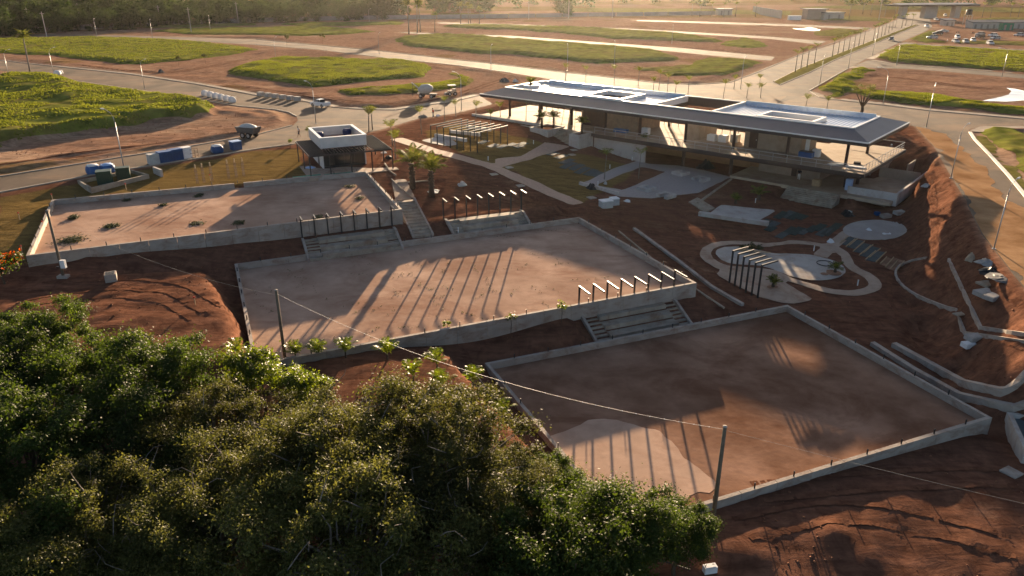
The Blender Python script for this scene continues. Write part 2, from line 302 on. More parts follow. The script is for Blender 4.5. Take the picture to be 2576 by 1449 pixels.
for (ax, ay), zt_, L_ in ((B1O, -1.65, 14.5), (at(1118.4, 552, -1.75), -1.75, 13.2), (at(1454, 791.5, -3.75), -3.75, 12.4)):   # beds the bleachers stand in
    a_ = Vector((ax, ay)); q = [tuple(a_ + cdir * u - cnor * v) for u, v in ((-1, .3), (L_ + 1.5, .3), (L_ + 1.5, 6.2), (-1, 6.2))]
    d = sdf(q, GX, GY); v = -((GX - ax) * cnor.x + (GY - ay) * cnor.y); k = sstep(-.5, .3, d); GZ = GZ * (1 - k) + np.minimum(GZ, zt_ - np.clip(v / 3.3, 0, 1) * 1.3) * k
    q = [tuple(a_ + cdir * u - cnor * v) for u, v in ((-1, -1.6), (L_ + 1.5, -1.6), (L_ + 1.5, .1), (-1, .1))]; k = sstep(-.5, .1, sdf(q, GX, GY)); GZ = GZ * (1 - k) + (zt_ - .06) * k
sA, sB, sC, sD = [np.array(p) for p in (at(997.4, 505.4, -.75), at(1040, 501.5, -.75), at(1087, 592.6, -2.55), at(1043, 597.8, -2.55))]; sm0, sm1 = (sA + sB) / 2, (sC + sD) / 2; sdv = (sm1 - sm0); sl2 = sdv @ sdv     # bed of the long stair
tt = np.clip(((GX - sm0[0]) * sdv[0] + (GY - sm0[1]) * sdv[1]) / sl2, 0, 1.15); k = sstep(-.6, .1, sdf([tuple(sA), tuple(sB), tuple(sC + sdv * .12), tuple(sD + sdv * .12)], GX, GY)); GZ = GZ * (1 - k) + np.minimum(GZ, -.85 - 1.8 * tt) * k
for q, zt, zf in COURTS:
    d = sdf(q, GX, GY); GZ = np.where(d > .65, zf, np.where(d > -.5, np.minimum(GZ, zf), GZ))
# heaps and ruts of loose soil
def heap(px, py, z, r, h, seed, e=1.0):
    global GZ
    x, y = at(px, py, z); d = np.hypot(GX - x, (GY - y) * e); GZ = GZ + np.clip(1 - d / r, 0, 1) ** 1.4 * h * .6 * (1 + .6 * vnoise(GX, GY, seed, 1.3))
heap(228, 680, -2.4, 2.0, .9, 3); heap(2105, 1345, -5, 1.3, .6, 5); heap(1890, 1400, -5.1, 1.6, .35, 6); heap(2330, 790, -5.2, 2.2, .7, 8); heap(1250, 1010, -5, 1.3, .6, 9); heap(2420, 520, -.6, 2, .5, 4)
heap(2050, 395, -.2, 1.5, .8, 2); heap(640, 325, 0, 2.2, .5, 1, 2); heap(250, 375, 0, 2.2, .5, 12, 2.5); heap(400, 262, 0, 2.2, .6, 13, 2); heap(165, 215, 0, 3, .6, 14, 2)
def gz(x, y):
    i = int(np.clip(np.searchsorted(gx, x) - 1, 0, len(gx) - 2)); j = int(np.clip(np.searchsorted(gy, y) - 1, 0, len(gy) - 2))
    a = (x - gx[i]) / (gx[i + 1] - gx[i]); b = (y - gy[j]) / (gy[j + 1] - gy[j])
    if b > a: p = GZ[j, i] * (1 - b) + GZ[j + 1, i] * (b - a) + GZ[j + 1, i + 1] * a
    else: p = GZ[j, i] * (1 - a) + GZ[j, i + 1] * (a - b) + GZ[j + 1, i + 1] * b
    return float(p)
def gp(px, py, it=14):                     # where the pixel meets the terrain
    z = 0.0
    for k in range(it): x, y = at(px, py, z); z = z * .45 + gz(x, y) * .55
    x, y = at(px, py, z); return (x, y, gz(x, y))
# ---- what the soil is made of, kept per vertex: pale sand, dry lawn, deep red earth
def soft(P, w, n=1.0): return sstep(-w, w, sdf(P, GX, GY) + n * fbm(GX, GY, 77, 5, 3) * w)
aS = np.clip(.25 + .5 * fbm(GX, GY, 41, 26, 4), 0, 1) * (1 - sstep(-6, 6, sS)) + np.clip(.12 + .45 * fbm(GX, GY, 42, 9, 4), 0, .6) * sstep(-6, 6, sS)
aS = np.maximum(aS, .0 * soft(poly([(2300, 318), (2436, 340), (2600, 520), (2700, 860), (2560, 715), (2440, 540), (2350, 380)]), 2) * .85)
aS = np.clip(aS + (1 - sstep(-6, -1, sS)) * (np.exp(-((-ROADS - 1.8) / 1.2) ** 2) * .45 + np.clip(fbm(GX, GY * 1.8, 59, 14, 4, .6), -.2, 1) * .6), 0, 1)
aG = np.zeros(GX.shape)
for P, z in [([(0, 505), (250, 455), (475, 415), (644, 388), (745, 380), (770, 440), (560, 470), (137, 500), (70, 640), (0, 660), (-60, 640)], -.4), ([(1060, 340), (1150, 325), (1370, 350), (1390, 390), (1260, 420), (1120, 375)], -.6), ([(1270, 430), (1450, 385), (1600, 400), (1560, 440), (1470, 500), (1400, 490)], -2.2)]:
    aG = np.maximum(aG, soft(poly(P, z), 1.2))
aG = aG + sstep(430, 520, GY) * np.clip(.55 + .8 * fbm(GX, GY * 2.5, 44, 120, 3), 0, 1) + (1 - sstep(-4, 4, sS)) * sstep(.35, .6, fbm(GX, GY, 46, 22, 3)) * .5 * (GY > 90)
aG = aG + sstep(0, 20, -GY + 24) * .6
aR = sstep(-1, 1.5, sS) * (GY < 190) * np.clip(.75 + .5 * fbm(GX, GY, 48, 12, 3), 0, 1)
def soil_material():
    m = bpy.data.materials.new('bare_soil'); m.use_nodes = True; nt = m.node_tree; N = nt.nodes; Lk = nt.links; p = N['Principled BSDF']
    p.inputs['Roughness'].default_value = .92; p.inputs['Specular IOR Level'].default_value = 0
    at_ = N.new('ShaderNodeAttribute'); at_.attribute_name = 'soil'; sep = N.new('ShaderNodeSeparateColor'); Lk.new(at_.outputs['Color'], sep.inputs[0])
    tc = N.new('ShaderNodeTexCoord')
    def noise(sc, det, st=None):
        n = N.new('ShaderNodeTexNoise'); n.inputs['Scale'].default_value = sc; n.inputs['Detail'].default_value = det; n.inputs['Roughness'].default_value = .68; n.inputs['Distortion'].default_value = .9
        if st:
            mp = N.new('ShaderNodeMapping'); mp.inputs['Scale'].default_value = st[:3]; mp.inputs['Rotation'].default_value = (0, 0, R(st[3])); Lk.new(tc.outputs['Object'], mp.inputs[0]); Lk.new(mp.outputs[0], n.inputs['Vector'])
        else: Lk.new(tc.outputs['Object'], n.inputs['Vector'])
        return n.outputs['Fac']
    def ramp(f, a, b, c0, c1):
        r = N.new('ShaderNodeValToRGB'); r.color_ramp.elements[0].position = a; r.color_ramp.elements[1].position = b; r.color_ramp.elements[0].color = (*c0, 1); r.color_ramp.elements[1].color = (*c1, 1); Lk.new(f, r.inputs[0]); return r.outputs[0]
    def mix(f, a, b):
        x = N.new('ShaderNodeMix'); x.data_type = 'RGBA'; Lk.new(f, x.inputs[0]); Lk.new(a, x.inputs[6]); Lk.new(b, x.inputs[7]); return x.outputs[2]
    def edge(f, n, lo, hi):                # break the soft border of a mask with noise
        a = N.new('ShaderNodeMath'); a.operation = 'MULTIPLY_ADD'; a.inputs[1].default_value = .5; Lk.new(n, a.inputs[0]); Lk.new(f, a.inputs[2])
        r = N.new('ShaderNodeMapRange'); r.inputs[1].default_value = lo; r.inputs[2].default_value = hi; Lk.new(a.outputs[0], r.inputs[0]); return r.outputs[0]
    n1 = noise(.35, 8); n2 = noise(.9, 9, (1, .55, 1, 25)); n3 = noise(7, 5); n4 = noise(1.0, 8, (.3, 1.2, 1, -24)); n5 = noise(.8, 8, (.35, 1.2, 1, 52))
    tan = ramp(n2, .3, .7, (.21, .113, .072), (.335, .205, .14)); red = ramp(n2, .28, .72, (.098, .045, .029), (.20, .096, .06))
    pale = ramp(n2, .3, .7, (.29, .18, .117), (.42, .28, .19)); grass = ramp(n3, .3, .7, (.12, .076, .028), (.235, .158, .058))
    c = mix(edge(sep.outputs[2], n1, .42, .75), tan, red); c = mix(edge(sep.outputs[0], n1, .62, .95), c, pale); c = mix(edge(sep.outputs[1], n1, .6, .85), c, grass)
    def shade(c, f, lo, hi):                # darker and lighter streaks left by wheels and blades
        r = N.new('ShaderNodeMapRange'); r.inputs[1].default_value = .36; r.inputs[2].default_value = .64; r.inputs[3].default_value = lo; r.inputs[4].default_value = hi; Lk.new(f, r.inputs[0])
        h = N.new('ShaderNodeHueSaturation'); Lk.new(r.outputs[0], h.inputs['Value']); Lk.new(c, h.inputs['Color']); return h.outputs[0]
    c = shade(shade(c, n4, .72, 1.2), n5, .8, 1.14); Lk.new(c, p.inputs['Base Color'])
    b0 = N.new('ShaderNodeBump'); b0.inputs['Strength'].default_value = .22; b0.inputs['Distance'].default_value = .25; Lk.new(n4, b0.inputs['Height'])
    b = N.new('ShaderNodeBump'); b.inputs['Strength'].default_value = .3; b.inputs['Distance'].default_value = .2; Lk.new(n2, b.inputs['Height']); Lk.new(b0.outputs[0], b.inputs['Normal'])
    b2 = N.new('ShaderNodeBump'); b2.inputs['Strength'].default_value = .2; b2.inputs['Distance'].default_value = .05; Lk.new(n3, b2.inputs['Height']); Lk.new(b.outputs[0], b2.inputs['Normal']); Lk.new(b2.outputs[0], p.inputs['Normal'])
    MATS['bare_soil'] = m; return m
soil = soil_material()
ny, nx = GX.shape
def ground_mesh():
    V = np.stack([GX, GY, GZ], -1).reshape(-1, 3); i = np.arange(nx - 1); j = np.arange(ny - 1); I, J = np.meshgrid(i, j); a = (J * nx + I).ravel()
    F = np.concatenate([np.stack([a, a + 1, a + nx + 1], 1), np.stack([a, a + nx + 1, a + nx], 1)])
    me = mesh_np('ground', V, F, soil, True); ca = me.color_attributes.new('soil', 'FLOAT_COLOR', 'POINT')
    ca.data.foreach_set('color', np.stack([aS, aG, aR, np.ones_like(aS)], -1).astype(np.float32).ravel()); return me
ground = tag(link('ground', ground_mesh()), kind='structure')

EXCL = []
def region(name, S, material, off=.02, extra=None, kind='structure', parent=None, smooth=True):
    """sheet lying on the terrain wherever S > 0, cut cleanly along S = 0, made on the terrain's own triangles"""
    Z = GZ + off + (extra if extra is not None else 0); vid = {}; V = []; F = []
    def node(j, i):
        k = (j, i)
        if k not in vid: vid[k] = len(V); V.append((gx[i], gy[j], Z[j, i]))
        return vid[k]
    def cut(a, b):
        k = (a, b) if a < b else (b, a)
        if k not in vid:
            (ja, ia), (jb, ib) = k; sa, sb = S[ja, ia], S[jb, ib]; t = sa / (sa - sb); vid[k] = len(V)
            V.append((gx[ia] + (gx[ib] - gx[ia]) * t, gy[ja] + (gy[jb] - gy[ja]) * t, Z[ja, ia] + (Z[jb, ib] - Z[ja, ia]) * t))
        return vid[k]
    M = S > 0; any4 = M[:-1, :-1] | M[1:, :-1] | M[:-1, 1:] | M[1:, 1:]
    for j, i in zip(*np.nonzero(any4)):
        for tri in (((j, i), (j, i + 1), (j + 1, i + 1)), ((j, i), (j + 1, i + 1), (j + 1, i))):
            ins = [S[t] > 0 for t in tri]; c = sum(ins)
            if c == 0: continue
            if c == 3: F.append(tuple(node(*t) for t in tri)); continue
            out = []
            for q in range(3):
                a, b = tri[q], tri[(q + 1) % 3]
                if S[a] > 0: out.append(node(*a))
                if (S[a] > 0) != (S[b] > 0): out.append(cut(a, b))
            F += [(out[0], out[k], out[k + 1]) for k in range(1, len(out) - 1)]
    if not F: return None
    if 'grass' not in name: EXCL.append(S)
    o = link(name, mesh_np(name, V, F, material, smooth), parent)
    if kind: tag(o, kind=kind)
    return o
# ---------------------------------------------------------------- roads
asphalt = mat('asphalt', (.085, .072, .062), .9, .28, .25, .25, 30, .04, col2=(.15, .122, .10), stretch=(1, .4, 1, 30), stain=((.22, .145, .095), .6, .07, (1, 2.2, 1)))
asphalt2 = mat('dusty_asphalt', (.095, .078, .064), .88, .3, .12, .25, 30, .05, col2=(.19, .14, .10), stretch=(1, .5, 1, -20), stain=((.27, .17, .105), .75, .07, (1, 2.0, 1)))
region('street', S1, asphalt2, .02)
region('street', np.minimum(S2, -S1), asphalt2, .02)
region('avenue', np.minimum(AVE, -union(S2, MED)), asphalt, .02)
region('street', np.minimum(S3, -union(AVE, S2)), asphalt2, .02)
for s in (S4, S5, S6, S7, S8): region('side_street', np.minimum(s, -union(AVE, S2)), asphalt, .02)
drift = S_(poly([(2285, 312), (2380, 336), (2440, 392), (2510, 462), (2576, 535), (2690, 660), (2690, 858), (2576, 722), (2470, 587), (2420, 487), (2390, 437), (2350, 367)])); region('sand_drift', np.minimum(drift + 1.6 * fbm(GX, GY, 84, 5, 4, .6), S3 - .1), mat('orange_sand', (.34, .18, .085), .95, .3, .25, .4, 3, 0, col2=(.46, .28, .15), detail=9), .035)
# pavements along the kerbs, raised a step
pave = mat('pavement_concrete', (.30, .245, .195), .9, .25, .6, .15, 20, .05)
def strip(pts, w, z=0, side=1):            # a band beside a pixel polyline
    P = [Vector(at(x, y, z)) for x, y in pts]; out = []
    for i, p in enumerate(P):
        d = (P[min(i + 1, len(P) - 1)] - P[max(i - 1, 0)]).normalized(); out.append(p + Vector((-d.y, d.x)) * w * side)
    return [tuple(p) for p in P] + [tuple(p) for p in out[::-1]]
def kerb(pts, w=.18, h=.14, z=0.0, m=None, side=1, name='kerb'):
    mb = MB(); P = [Vector(at(x, y, z)) for x, y in pts]; O = []
    for i, p in enumerate(P):
        d = (P[min(i + 1, len(P) - 1)] - P[max(i - 1, 0)]).normalized(); O.append(p + Vector((-d.y, d.x)) * w * side)
    for i in range(len(P) - 1):
        q = [P[i], P[i + 1], O[i + 1], O[i]]; q = q if side > 0 else q[::-1]
        mb.hexa([(v.x, v.y, gz(v.x, v.y) - .1) for v in q], [(v.x, v.y, max(gz(v.x, v.y), z) + h) for v in q])
    return tag(mb.build(name, m or kerbm), kind='structure')
kerbm = mat('kerb_concrete', (.42, .35, .28), .8, .18, .8)
whitek = mat('white_kerb', (.78, .72, .62), .7, .1, .8)
PV = [([(2036, 227), (2134, 173), (2165, 170)], 2.6, 1), ([(2178, 149), (2268, 112)], 2.6, -1), ([(2183, 151), (2253, 163), (2406, 173), (2576, 187), (2690, 197)], 1.6, 1), ([(2036, 231), (2060, 246), (2117, 253), (2215, 263), (2340, 279), (2434, 287), (2576, 300), (2690, 311)], 1.9, 1),
      ([(2436, 331), (2467, 319), (2576, 319)], 2.0, -1), ([(-100, 138), (0, 152), (125, 166), (325, 187), (500, 213), (644, 240), (744, 251), (839, 270)], 1.5, 1), ([(860, 273), (919, 276), (994, 277), (1069, 266), (1144, 255), (1206, 240)], 1.6, 1)]
for pts, w, sd_ in PV:
    S = S_(strip(pts, w, 0, sd_)); region('pavement', np.minimum(S, -ROADS), pave, .12)
for pts, sd_ in [([(2036, 229), (2134, 173)], 1), ([(-100, 138), (0, 152), (125, 166), (325, 187), (500, 213), (644, 240), (744, 251), (839, 270), (919, 276), (994, 277), (1069, 266), (1144, 255), (1206, 240)], 1), ([(1288, 166), (1413, 182), (1538, 195), (1663, 210), (1750, 213), (1838, 207), (1890, 188), (2012, 138), (2190, 76)], 1), ([(644, 99), (954, 128), (1144, 150), (1288, 166)], 1), ([(644, 113), (806, 126), (969, 146), (1144, 164), (1288, 184)], -1), ([(2036, 231), (2060, 246), (2117, 253), (2340, 279), (2576, 300)], 1), ([(-100, 498), (0, 484), (250, 437), (475, 402), (644, 375), (742, 362)], -1), ([(0, 445), (250, 405), (500, 365), (644, 340), (736, 316)], 1), ([(75, 187), (350, 227), (600, 267), (694, 276), (728, 283), (747, 293)], -1)]: kerb(pts, .2, .13, 0, None, sd_)
kerb([(2436, 333), (2448, 352), (2480, 385), (2530, 440), (2576, 497), (2690, 625)], .45, .16, 0, whitek, 1)
kerb([(1945, 206), (2012, 172), (2100, 138), (2200, 100), (2300, 62)], .2, .14, 0, None, -1); kerb([(1962, 214), (2040, 181), (2100, 151), (2190, 114), (2312, 63)], .2, .14, 0, None, 1)
# ---------------------------------------------------------------- grass lots: low mounds with an uneven sward
grassm = mat('rough_grass', (.085, .108, .02), .85, .35, .35, .2, 2.5, 0, col2=(.235, .24, .05), detail=9, stain=((.20, .135, .055), .6, .09, (1, 1.6, 1)))
grassd = mat('dry_grass', (.13, .12, .03), .85, .35, .5, .2, 4, 0, col2=(.25, .22, .07))
LOTS = []
def lot(pts, h=.9, w=2.0, name='grass_lot', m=None, amp=.35, z=0, off=.03, bs=4.5):
    P = poly(pts, z); S = S_(P); S = np.where(S > -8, S + .8 + 2.0 * fbm(GX, GY, 91, 7, 4), S); S = np.minimum(S, -ROADS - .6)
    h *= .6; e = sstep(0, w * 1.3, S) * h + sstep(0, 1.5, S) * amp * .8 * np.clip(fbm(GX, GY, 93, bs, 4, .6) + .4, .03, 2)
    o = region(name, S, m or grassm, off, e); LOTS.append((S, e + off, P)); return o
lot([(0, 97), (175, 95), (312, 92), (425, 100), (575, 115), (640, 125), (600, 135), (475, 150), (375, 160), (300, 160), (225, 150), (125, 140), (0, 135), (-80, 130), (-80, 98)], .8, 3)
S = dM + 1.0 * fbm(GX, GY, 92, 5, 3); e = sstep(0, 1.5, S) * .45 * np.clip(fbm(GX, GY, 94, 4.5, 4, .6) + .4, .03, 2) + sstep(1, 6, S) * 1.3 * np.clip(fbm(GX, GY, 95, 22, 2) + .35, 0, 1)
region('grass_lot', S, grassm, .03, e); LOTS.append((S, e + .03, MOUND))
lot([(575, 178), (640, 160), (714, 147), (869, 150), (1019, 157), (1074, 165), (1078, 180), (1056, 195), (969, 202), (881, 210), (799, 221), (719, 207), (640, 195), (590, 187)], 1.2, 2.5)
lot([(850, 232), (950, 228), (1080, 215), (1160, 205), (1165, 198), (1130, 185), (1178, 200), (1170, 215), (1100, 232), (960, 243), (880, 245)], .5, 1.5, m=grassd)
lot([(380, 78), (470, 72), (644, 70), (800, 68), (900, 75), (940, 80), (870, 87), (760, 93), (644, 89), (480, 86)], .8, 3)
lot([(700, 62), (800, 57), (1010, 56), (1010, 63), (880, 66), (760, 66)], .8, 4); lot([(340, 66), (470, 62), (640, 60), (640, 64), (500, 68), (380, 71)], .8, 4, m=grassd)
lot([(994, 100), (1069, 90), (1194, 92), (1288, 101), (1438, 110), (1613, 125), (1663, 133), (1703, 148), (1690, 153), (1588, 156), (1513, 160), (1413, 150), (1288, 137), (1219, 137), (1131, 127), (1069, 120), (1031, 117)], 1.3, 2.5)
lot([(1668, 186), (1720, 170), (1778, 150), (1778, 145), (1838, 150), (1910, 158), (1875, 175), (1825, 193), (1725, 191)], .7, 2)
lot([(1590, 172), (1690, 168), (1725, 163), (1735, 168), (1690, 180), (1613, 178)], .3, 2, m=grassd)
lot([(1106, 66), (1194, 62), (1288, 65), (1513, 73), (1713, 86), (1808, 102), (1800, 107), (1663, 102), (1538, 97), (1438, 86), (1288, 75), (1180, 72)], 1.2, 3)
lot([(1812, 112), (1873, 97), (1900, 105), (1935, 118), (1890, 122), (1840, 118)], .6, 3)
lot([(2205, 149), (2264, 116), (2318, 116), (2471, 127), (2576, 133), (2700, 140), (2700, 192), (2576, 182), (2515, 176), (2406, 168), (2253, 158)], .9, 2)
lot([(2072, 222), (2120, 190), (2165, 168), (2183, 176), (2150, 200), (2128, 215), (2140, 232), (2100, 242)], .5, 2)
lot([(2135, 236), (2187, 232), (2340, 241), (2450, 262), (2576, 277), (2690, 290), (2690, 300), (2576, 288), (2434, 275), (2340, 266), (2215, 252)], .8, 1.5)
lot([(2476, 327), (2537, 331), (2576, 345), (2690, 380), (2690, 480), (2600, 440), (2540, 380)], .5, 1.5)
lot([(2452, 345), (2462, 345), (2500, 390), (2580, 480), (2690, 600), (2690, 615), (2576, 492), (2490, 392)], .1, .6, m=grassd, amp=.1)
lot([(2400, 108), (2500, 112), (2700, 118), (2700, 112), (2560, 105), (2420, 102)], .4, 3, m=grassd); lot([(2285, 98), (2330, 78), (2360, 80), (2330, 98), (2380, 106), (2330, 108)], .5, 3)
e = sstep(0, .6, MED) * .18; region('median_strip', MED - .1, grassd, .03, e)
lot([(2205, 62), (2240, 55), (2245, 62), (2215, 68)], .8, 3); lot([(2050, 80), (2120, 72), (2170, 82), (2110, 92), (2060, 90)], .5, 3, m=grassd)
lot([(1806, 236), (1840, 225), (1900, 228), (1960, 238), (1955, 252), (1900, 256), (1830, 250)], .25, 1.2, m=grassd, amp=.15)
for pts in ([(1400, 20), (1700, 22), (1990, 30), (1985, 38), (1700, 34), (1400, 28)], [(2000, 20), (2200, 14), (2576, 20), (2700, 22), (2700, 34), (2480, 30), (2340, 22), (2200, 26)], [(1090, 34), (1280, 36), (1400, 38), (1400, 42), (1200, 42)], [(2060, 42), (2230, 46), (2220, 54), (2080, 52)], [(2440, 50), (2576, 55), (2700, 58), (2700, 48), (2500, 44)]): lot(pts, 1.0, 8, m=grassd, amp=.6, bs=14)
# ponds of standing water in the unfinished lots
water = bpy.data.materials.new('pond_water'); water.use_nodes = True; p_ = water.node_tree.nodes['Principled BSDF']; p_.inputs['Base Color'].default_value = (.35, .33, .3, 1); p_.inputs['Roughness'].default_value = .12; p_.inputs['Specular IOR Level'].default_value = .8
for pts in ([(2465, 255), (2504, 247), (2537, 239), (2544, 231), (2530, 222), (2558, 226), (2600, 236), (2600, 250), (2537, 256)], [(1990, 72), (2040, 70), (2066, 74), (2060, 79), (2030, 78)]): region('pond', S_(poly(pts)), water, .05)
# ================================================================ courts, bleachers, frames, paths
conc = mat('concrete', (.36, .31, .265), .85, .16, .7, .2, 8, .2, stain=((.20, .10, .06), .6, .7, (1, 1, 2.2)))
concd = mat('weathered_concrete', (.33, .28, .22), .88, .25, .8, .25, 8, .2, stain=((.20, .10, .055), .65, .8, (1, 1, 1)))
concw = mat('pale_concrete', (.44, .40, .36), .8, .12, .6, .1, 10, .2, stain=((.26, .16, .11), .5, .6, (1, 1, 1)))
steel = mat('dark_steel', (.022, .020, .020), .45, .2, 3, 0, 1, .5)
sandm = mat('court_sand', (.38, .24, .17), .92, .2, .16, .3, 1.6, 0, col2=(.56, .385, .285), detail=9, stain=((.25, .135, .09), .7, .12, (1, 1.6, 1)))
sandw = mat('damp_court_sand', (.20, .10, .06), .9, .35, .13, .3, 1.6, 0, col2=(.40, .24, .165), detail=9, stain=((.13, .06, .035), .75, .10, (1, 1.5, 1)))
paver = mat('pink_paving', (.42, .27, .20), .85, .15, 2.5, .1, 20, .3)
slabm = mat('playground_slab', (.40, .36, .32), .85, .14, .35, .05, 10, .2, stain=((.24, .15, .10), .6, .4, (1, 1, 1)))
pathm = mat('path_screed', (.38, .28, .21), .88, .16, .7, .1, 14, .2, stain=((.22, .10, .055), .6, .5, (1, 1, 1)))
sc_ = math.radians(22.9); CD = Vector((math.cos(sc_), math.sin(sc_))); CN = Vector((-CD.y, CD.x))     # court directions: along, away
def gpoly(pts, f=lambda x, y: (x, y)): return [gp(*f(x, y))[:2] for x, y in pts]
def wall_run(mb, p, q, t, zt, sink=.35, step=2.5, side=0):     # wall from p to q, thickness t, foot under the lower ground beside it
    p = Vector(p[:2]); q = Vector(q[:2]); d = (q - p); L = d.length; d.normalize(); n = Vector((-d.y, d.x)); k = max(1, int(L / step)); a0, a1 = (-t / 2, t / 2) if side == 0 else ((0, t) if side > 0 else (-t, 0))
    for i in range(k):
        a = p + d * (L * i / k); b = p + d * (L * (i + 1) / k - (.03 if i < k - 1 else 0)); zb = min(gz(*(c + n * s)) for c in (a, b) for s in (-.7, .7)) - sink
        c = [a + n * a0, b + n * a0, b + n * a1, a + n * a1]; mb.hexa([(*v, zb) for v in c], [(*v, zt) for v in c])
    return mb
stub_me = MB().box((0, 0, .2), (.07, .07, .4)).mesh('post_stub', steel)
CL = ['sandy court with kiosk at its far corner, upper left of the site', 'sandy court in the middle, crossed by long frame shadows', 'damp red court nearest the camera, below the playground']
for ci, (q, zt, zf) in enumerate(COURTS):
    base = (*q[3], zf); t = thing('sports_court', CL[ci], 'court', base, 'walled sand courts')
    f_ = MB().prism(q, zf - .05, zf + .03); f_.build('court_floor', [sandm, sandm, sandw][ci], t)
    for a in range(4):
        p = Vector(q[a]); r = Vector(q[(a + 1) % 4]); d = (r - p).normalized(); mb = MB()
        o = .29 if a % 2 == 0 else -.005          # long walls run past the short ones
        p2 = p - d * o; r2 = r + d * o
        if ci == 0 and a == 0:
            g0 = p2 + (r2 - p2) * .545; g1 = p2 + (r2 - p2) * .575; wall_run(mb, p2, g0, .28, zt, side=1); wall_run(mb, g1, r2, .28, zt, side=1)
        else: wall_run(mb, p2, r2, .28, zt, side=1)
        mb.build('perimeter_wall', conc, t)
        n_ = int((r - p).length / 3.0); nn = Vector((-d.y, d.x))
        for k in range(1, n_ + 1):
            s = link('post_stub', stub_me, t); c = p + d * (k * 3.0 - .8) + nn * .14; s.location = (c.x - base[0], c.y - base[1], zt - base[2] - .02)
dry = S_(poly([(1370, 1110), (1400, 1080), (1450, 1072), (1540, 1070), (1640, 1092), (1700, 1128), (1760, 1185), (1795, 1225), (1730, 1262), (1640, 1290), (1500, 1290)], -5.07)); inC3 = S_(C3)
dt = next(o for o in bpy.data.objects if o.get('label') == CL[2]); Zs = GZ.copy(); GZ[:] = np.where(inC3 > -1, -5.1, GZ); dry_o = region('dry_sand', np.minimum(dry + 1.5 * fbm(GX, GY, 83, 3.2, 4, .6), inC3), mat('dry_sand', (.48, .33, .245), .92, .15, .4, .1, 2.5, 0, stain=((.38, .24, .17), .6, .35, (1, 1.5, 1))), .045, None, None); GZ[:] = Zs
dry_o.data.transform(Matrix.Translation(-dt.location)); dry_o.parent = dt
# ---- bleachers: stepped concrete benches between two raked cheeks
def bleacher(px, ztop, drop, n, label, org=None):
    a, b, c, d = [Vector(at(*px[0], ztop)), Vector(at(*px[1], ztop)), Vector(at(*px[2], ztop - drop)), Vector(at(*px[3], ztop - drop))]
    L = (b - a).length; o = Vector(org) if org else a; D = 3.3; e = CD; f = -CN
    t = thing('bleacher', label, 'bleacher', (o.x, o.y, ztop - drop), 'stepped bleachers facing the courts')
    W = lambda u, v: tuple(o + e * u + f * v)
    def tier(u0, u1, n, name, z_):
        for k in range(n):
            v0 = D * k / n; z = ztop - z_ - (drop - z_) * k / n; zb = ztop - drop - .6; v1 = D * (k + 1) / n - .003; q = [W(u0, v1), W(u1, v1), W(u1, v0), W(u0, v0)]; MB().hexa([(*p, zb) for p in q], [(*p, z) for p in q]).build(name, concd, t)
    tier(L * .16, L * .86, 3, 'seat_tier', .05); tier(.252, L * .16 - .002, 7, 'step', .1); tier(L * .86 + .002, L - .252, 7, 'step', .1)
    for u in (0, L - .25):
        q = [W(u, -.1), W(u + .25, -.1), W(u + .25, D * .25), W(u, D * .25)]; r = [W(u, D * .25), W(u + .25, D * .25), W(u + .25, D + .15), W(u, D + .15)]; mb = MB()
        zb = ztop - drop - .6; mb.hexa([(*p, zb) for p in q[::-1]], [(*p, ztop + .05) for p in q[::-1]])
        mb.hexa([(*p, zb) for p in r[::-1]], [(*r[3], ztop - drop + .2), (*r[2], ztop - drop + .2), (*r[1], ztop + .05), (*r[0], ztop + .05)]); mb.build('side_wall', conc, t)
bleacher([(757.8, 596.5), (993.4, 569), (1001, 603), (769.5, 633)], -1.65, 1.35, 5, 'stepped concrete bleacher under the wall of the upper left court', B1O)
bleacher([(1118.4, 552), (1313.7, 528.8), (1328, 560), (1128.9, 588.7)], -1.75, 1.25, 5, 'stepped concrete bleacher right of the concrete stair')
bleacher([(1454, 791.5), (1693, 749.3), (1719, 797.4), (1477.6, 842)], -3.75, 1.35, 5, 'stepped concrete bleacher nearest the camera, below the middle court')
# ---- black steel frames: a post with one arm
def frame(px, py, z, h, arm, label, group, org=None):
    x, y = org or at(px, py, z); t = thing('steel_frame', label, 'steel frame', (x, y, z), group)
    MB().box((x, y, z + h / 2 - .1), (.13, .13, h + .2), sc_).build('post', steel, t)
    a = Vector(arm); p = Vector((x, y, z + h + .07)); q = p + Vector((a.x, a.y, 0)); d = Vector((a.x, a.y, 0)).normalized() * .065
    MB().bar(p - d, q, .13, .14).build('arm', steel, t)
toward = -CN * 1.9
for k, (px, py) in enumerate([(760.4, 594), (793.7, 588.7), (826.3, 583.5), (860, 580.9), (892.4, 577), (924.4, 574.4), (955.7, 570.5), (986.4, 566.5)]):
    frame(px, py, -1.64, 2.2, toward * .75, f'black steel frame, {nth(k)} from the left along the upper left court', 'frames above the upper left bleacher', on_wall(px, .55, -1.64))
for k, zx in enumerate([1580, 1692, 1803, 1910, 2018, 2125, 2230, 2330]):
    frame(704.4 + zx * .2604, 402.5 + (572 - (zx - 1580) * .119) * .2604, -1.75, 2.35, toward * .8, f'black steel frame, {nth(k)} from the left above the bleacher right of the stair', 'frames above the bleacher right of the stair')
for k, (zx, zy) in enumerate([(485, 512), (635, 485), (783, 457), (930, 430), (1074, 404), (1221, 376), (1358, 350), (1497, 326)]):
    frame(1341.6 + zx * .2344, 670.8 + zy * .2344, -3.75, 2.6, toward, f'black steel frame, {nth(k)} from the left above the bleacher nearest the camera', 'frames above the nearest bleacher')
K = lambda zx, zy: (1717.3 + zx * .2454, 509.8 + zy * .2454)
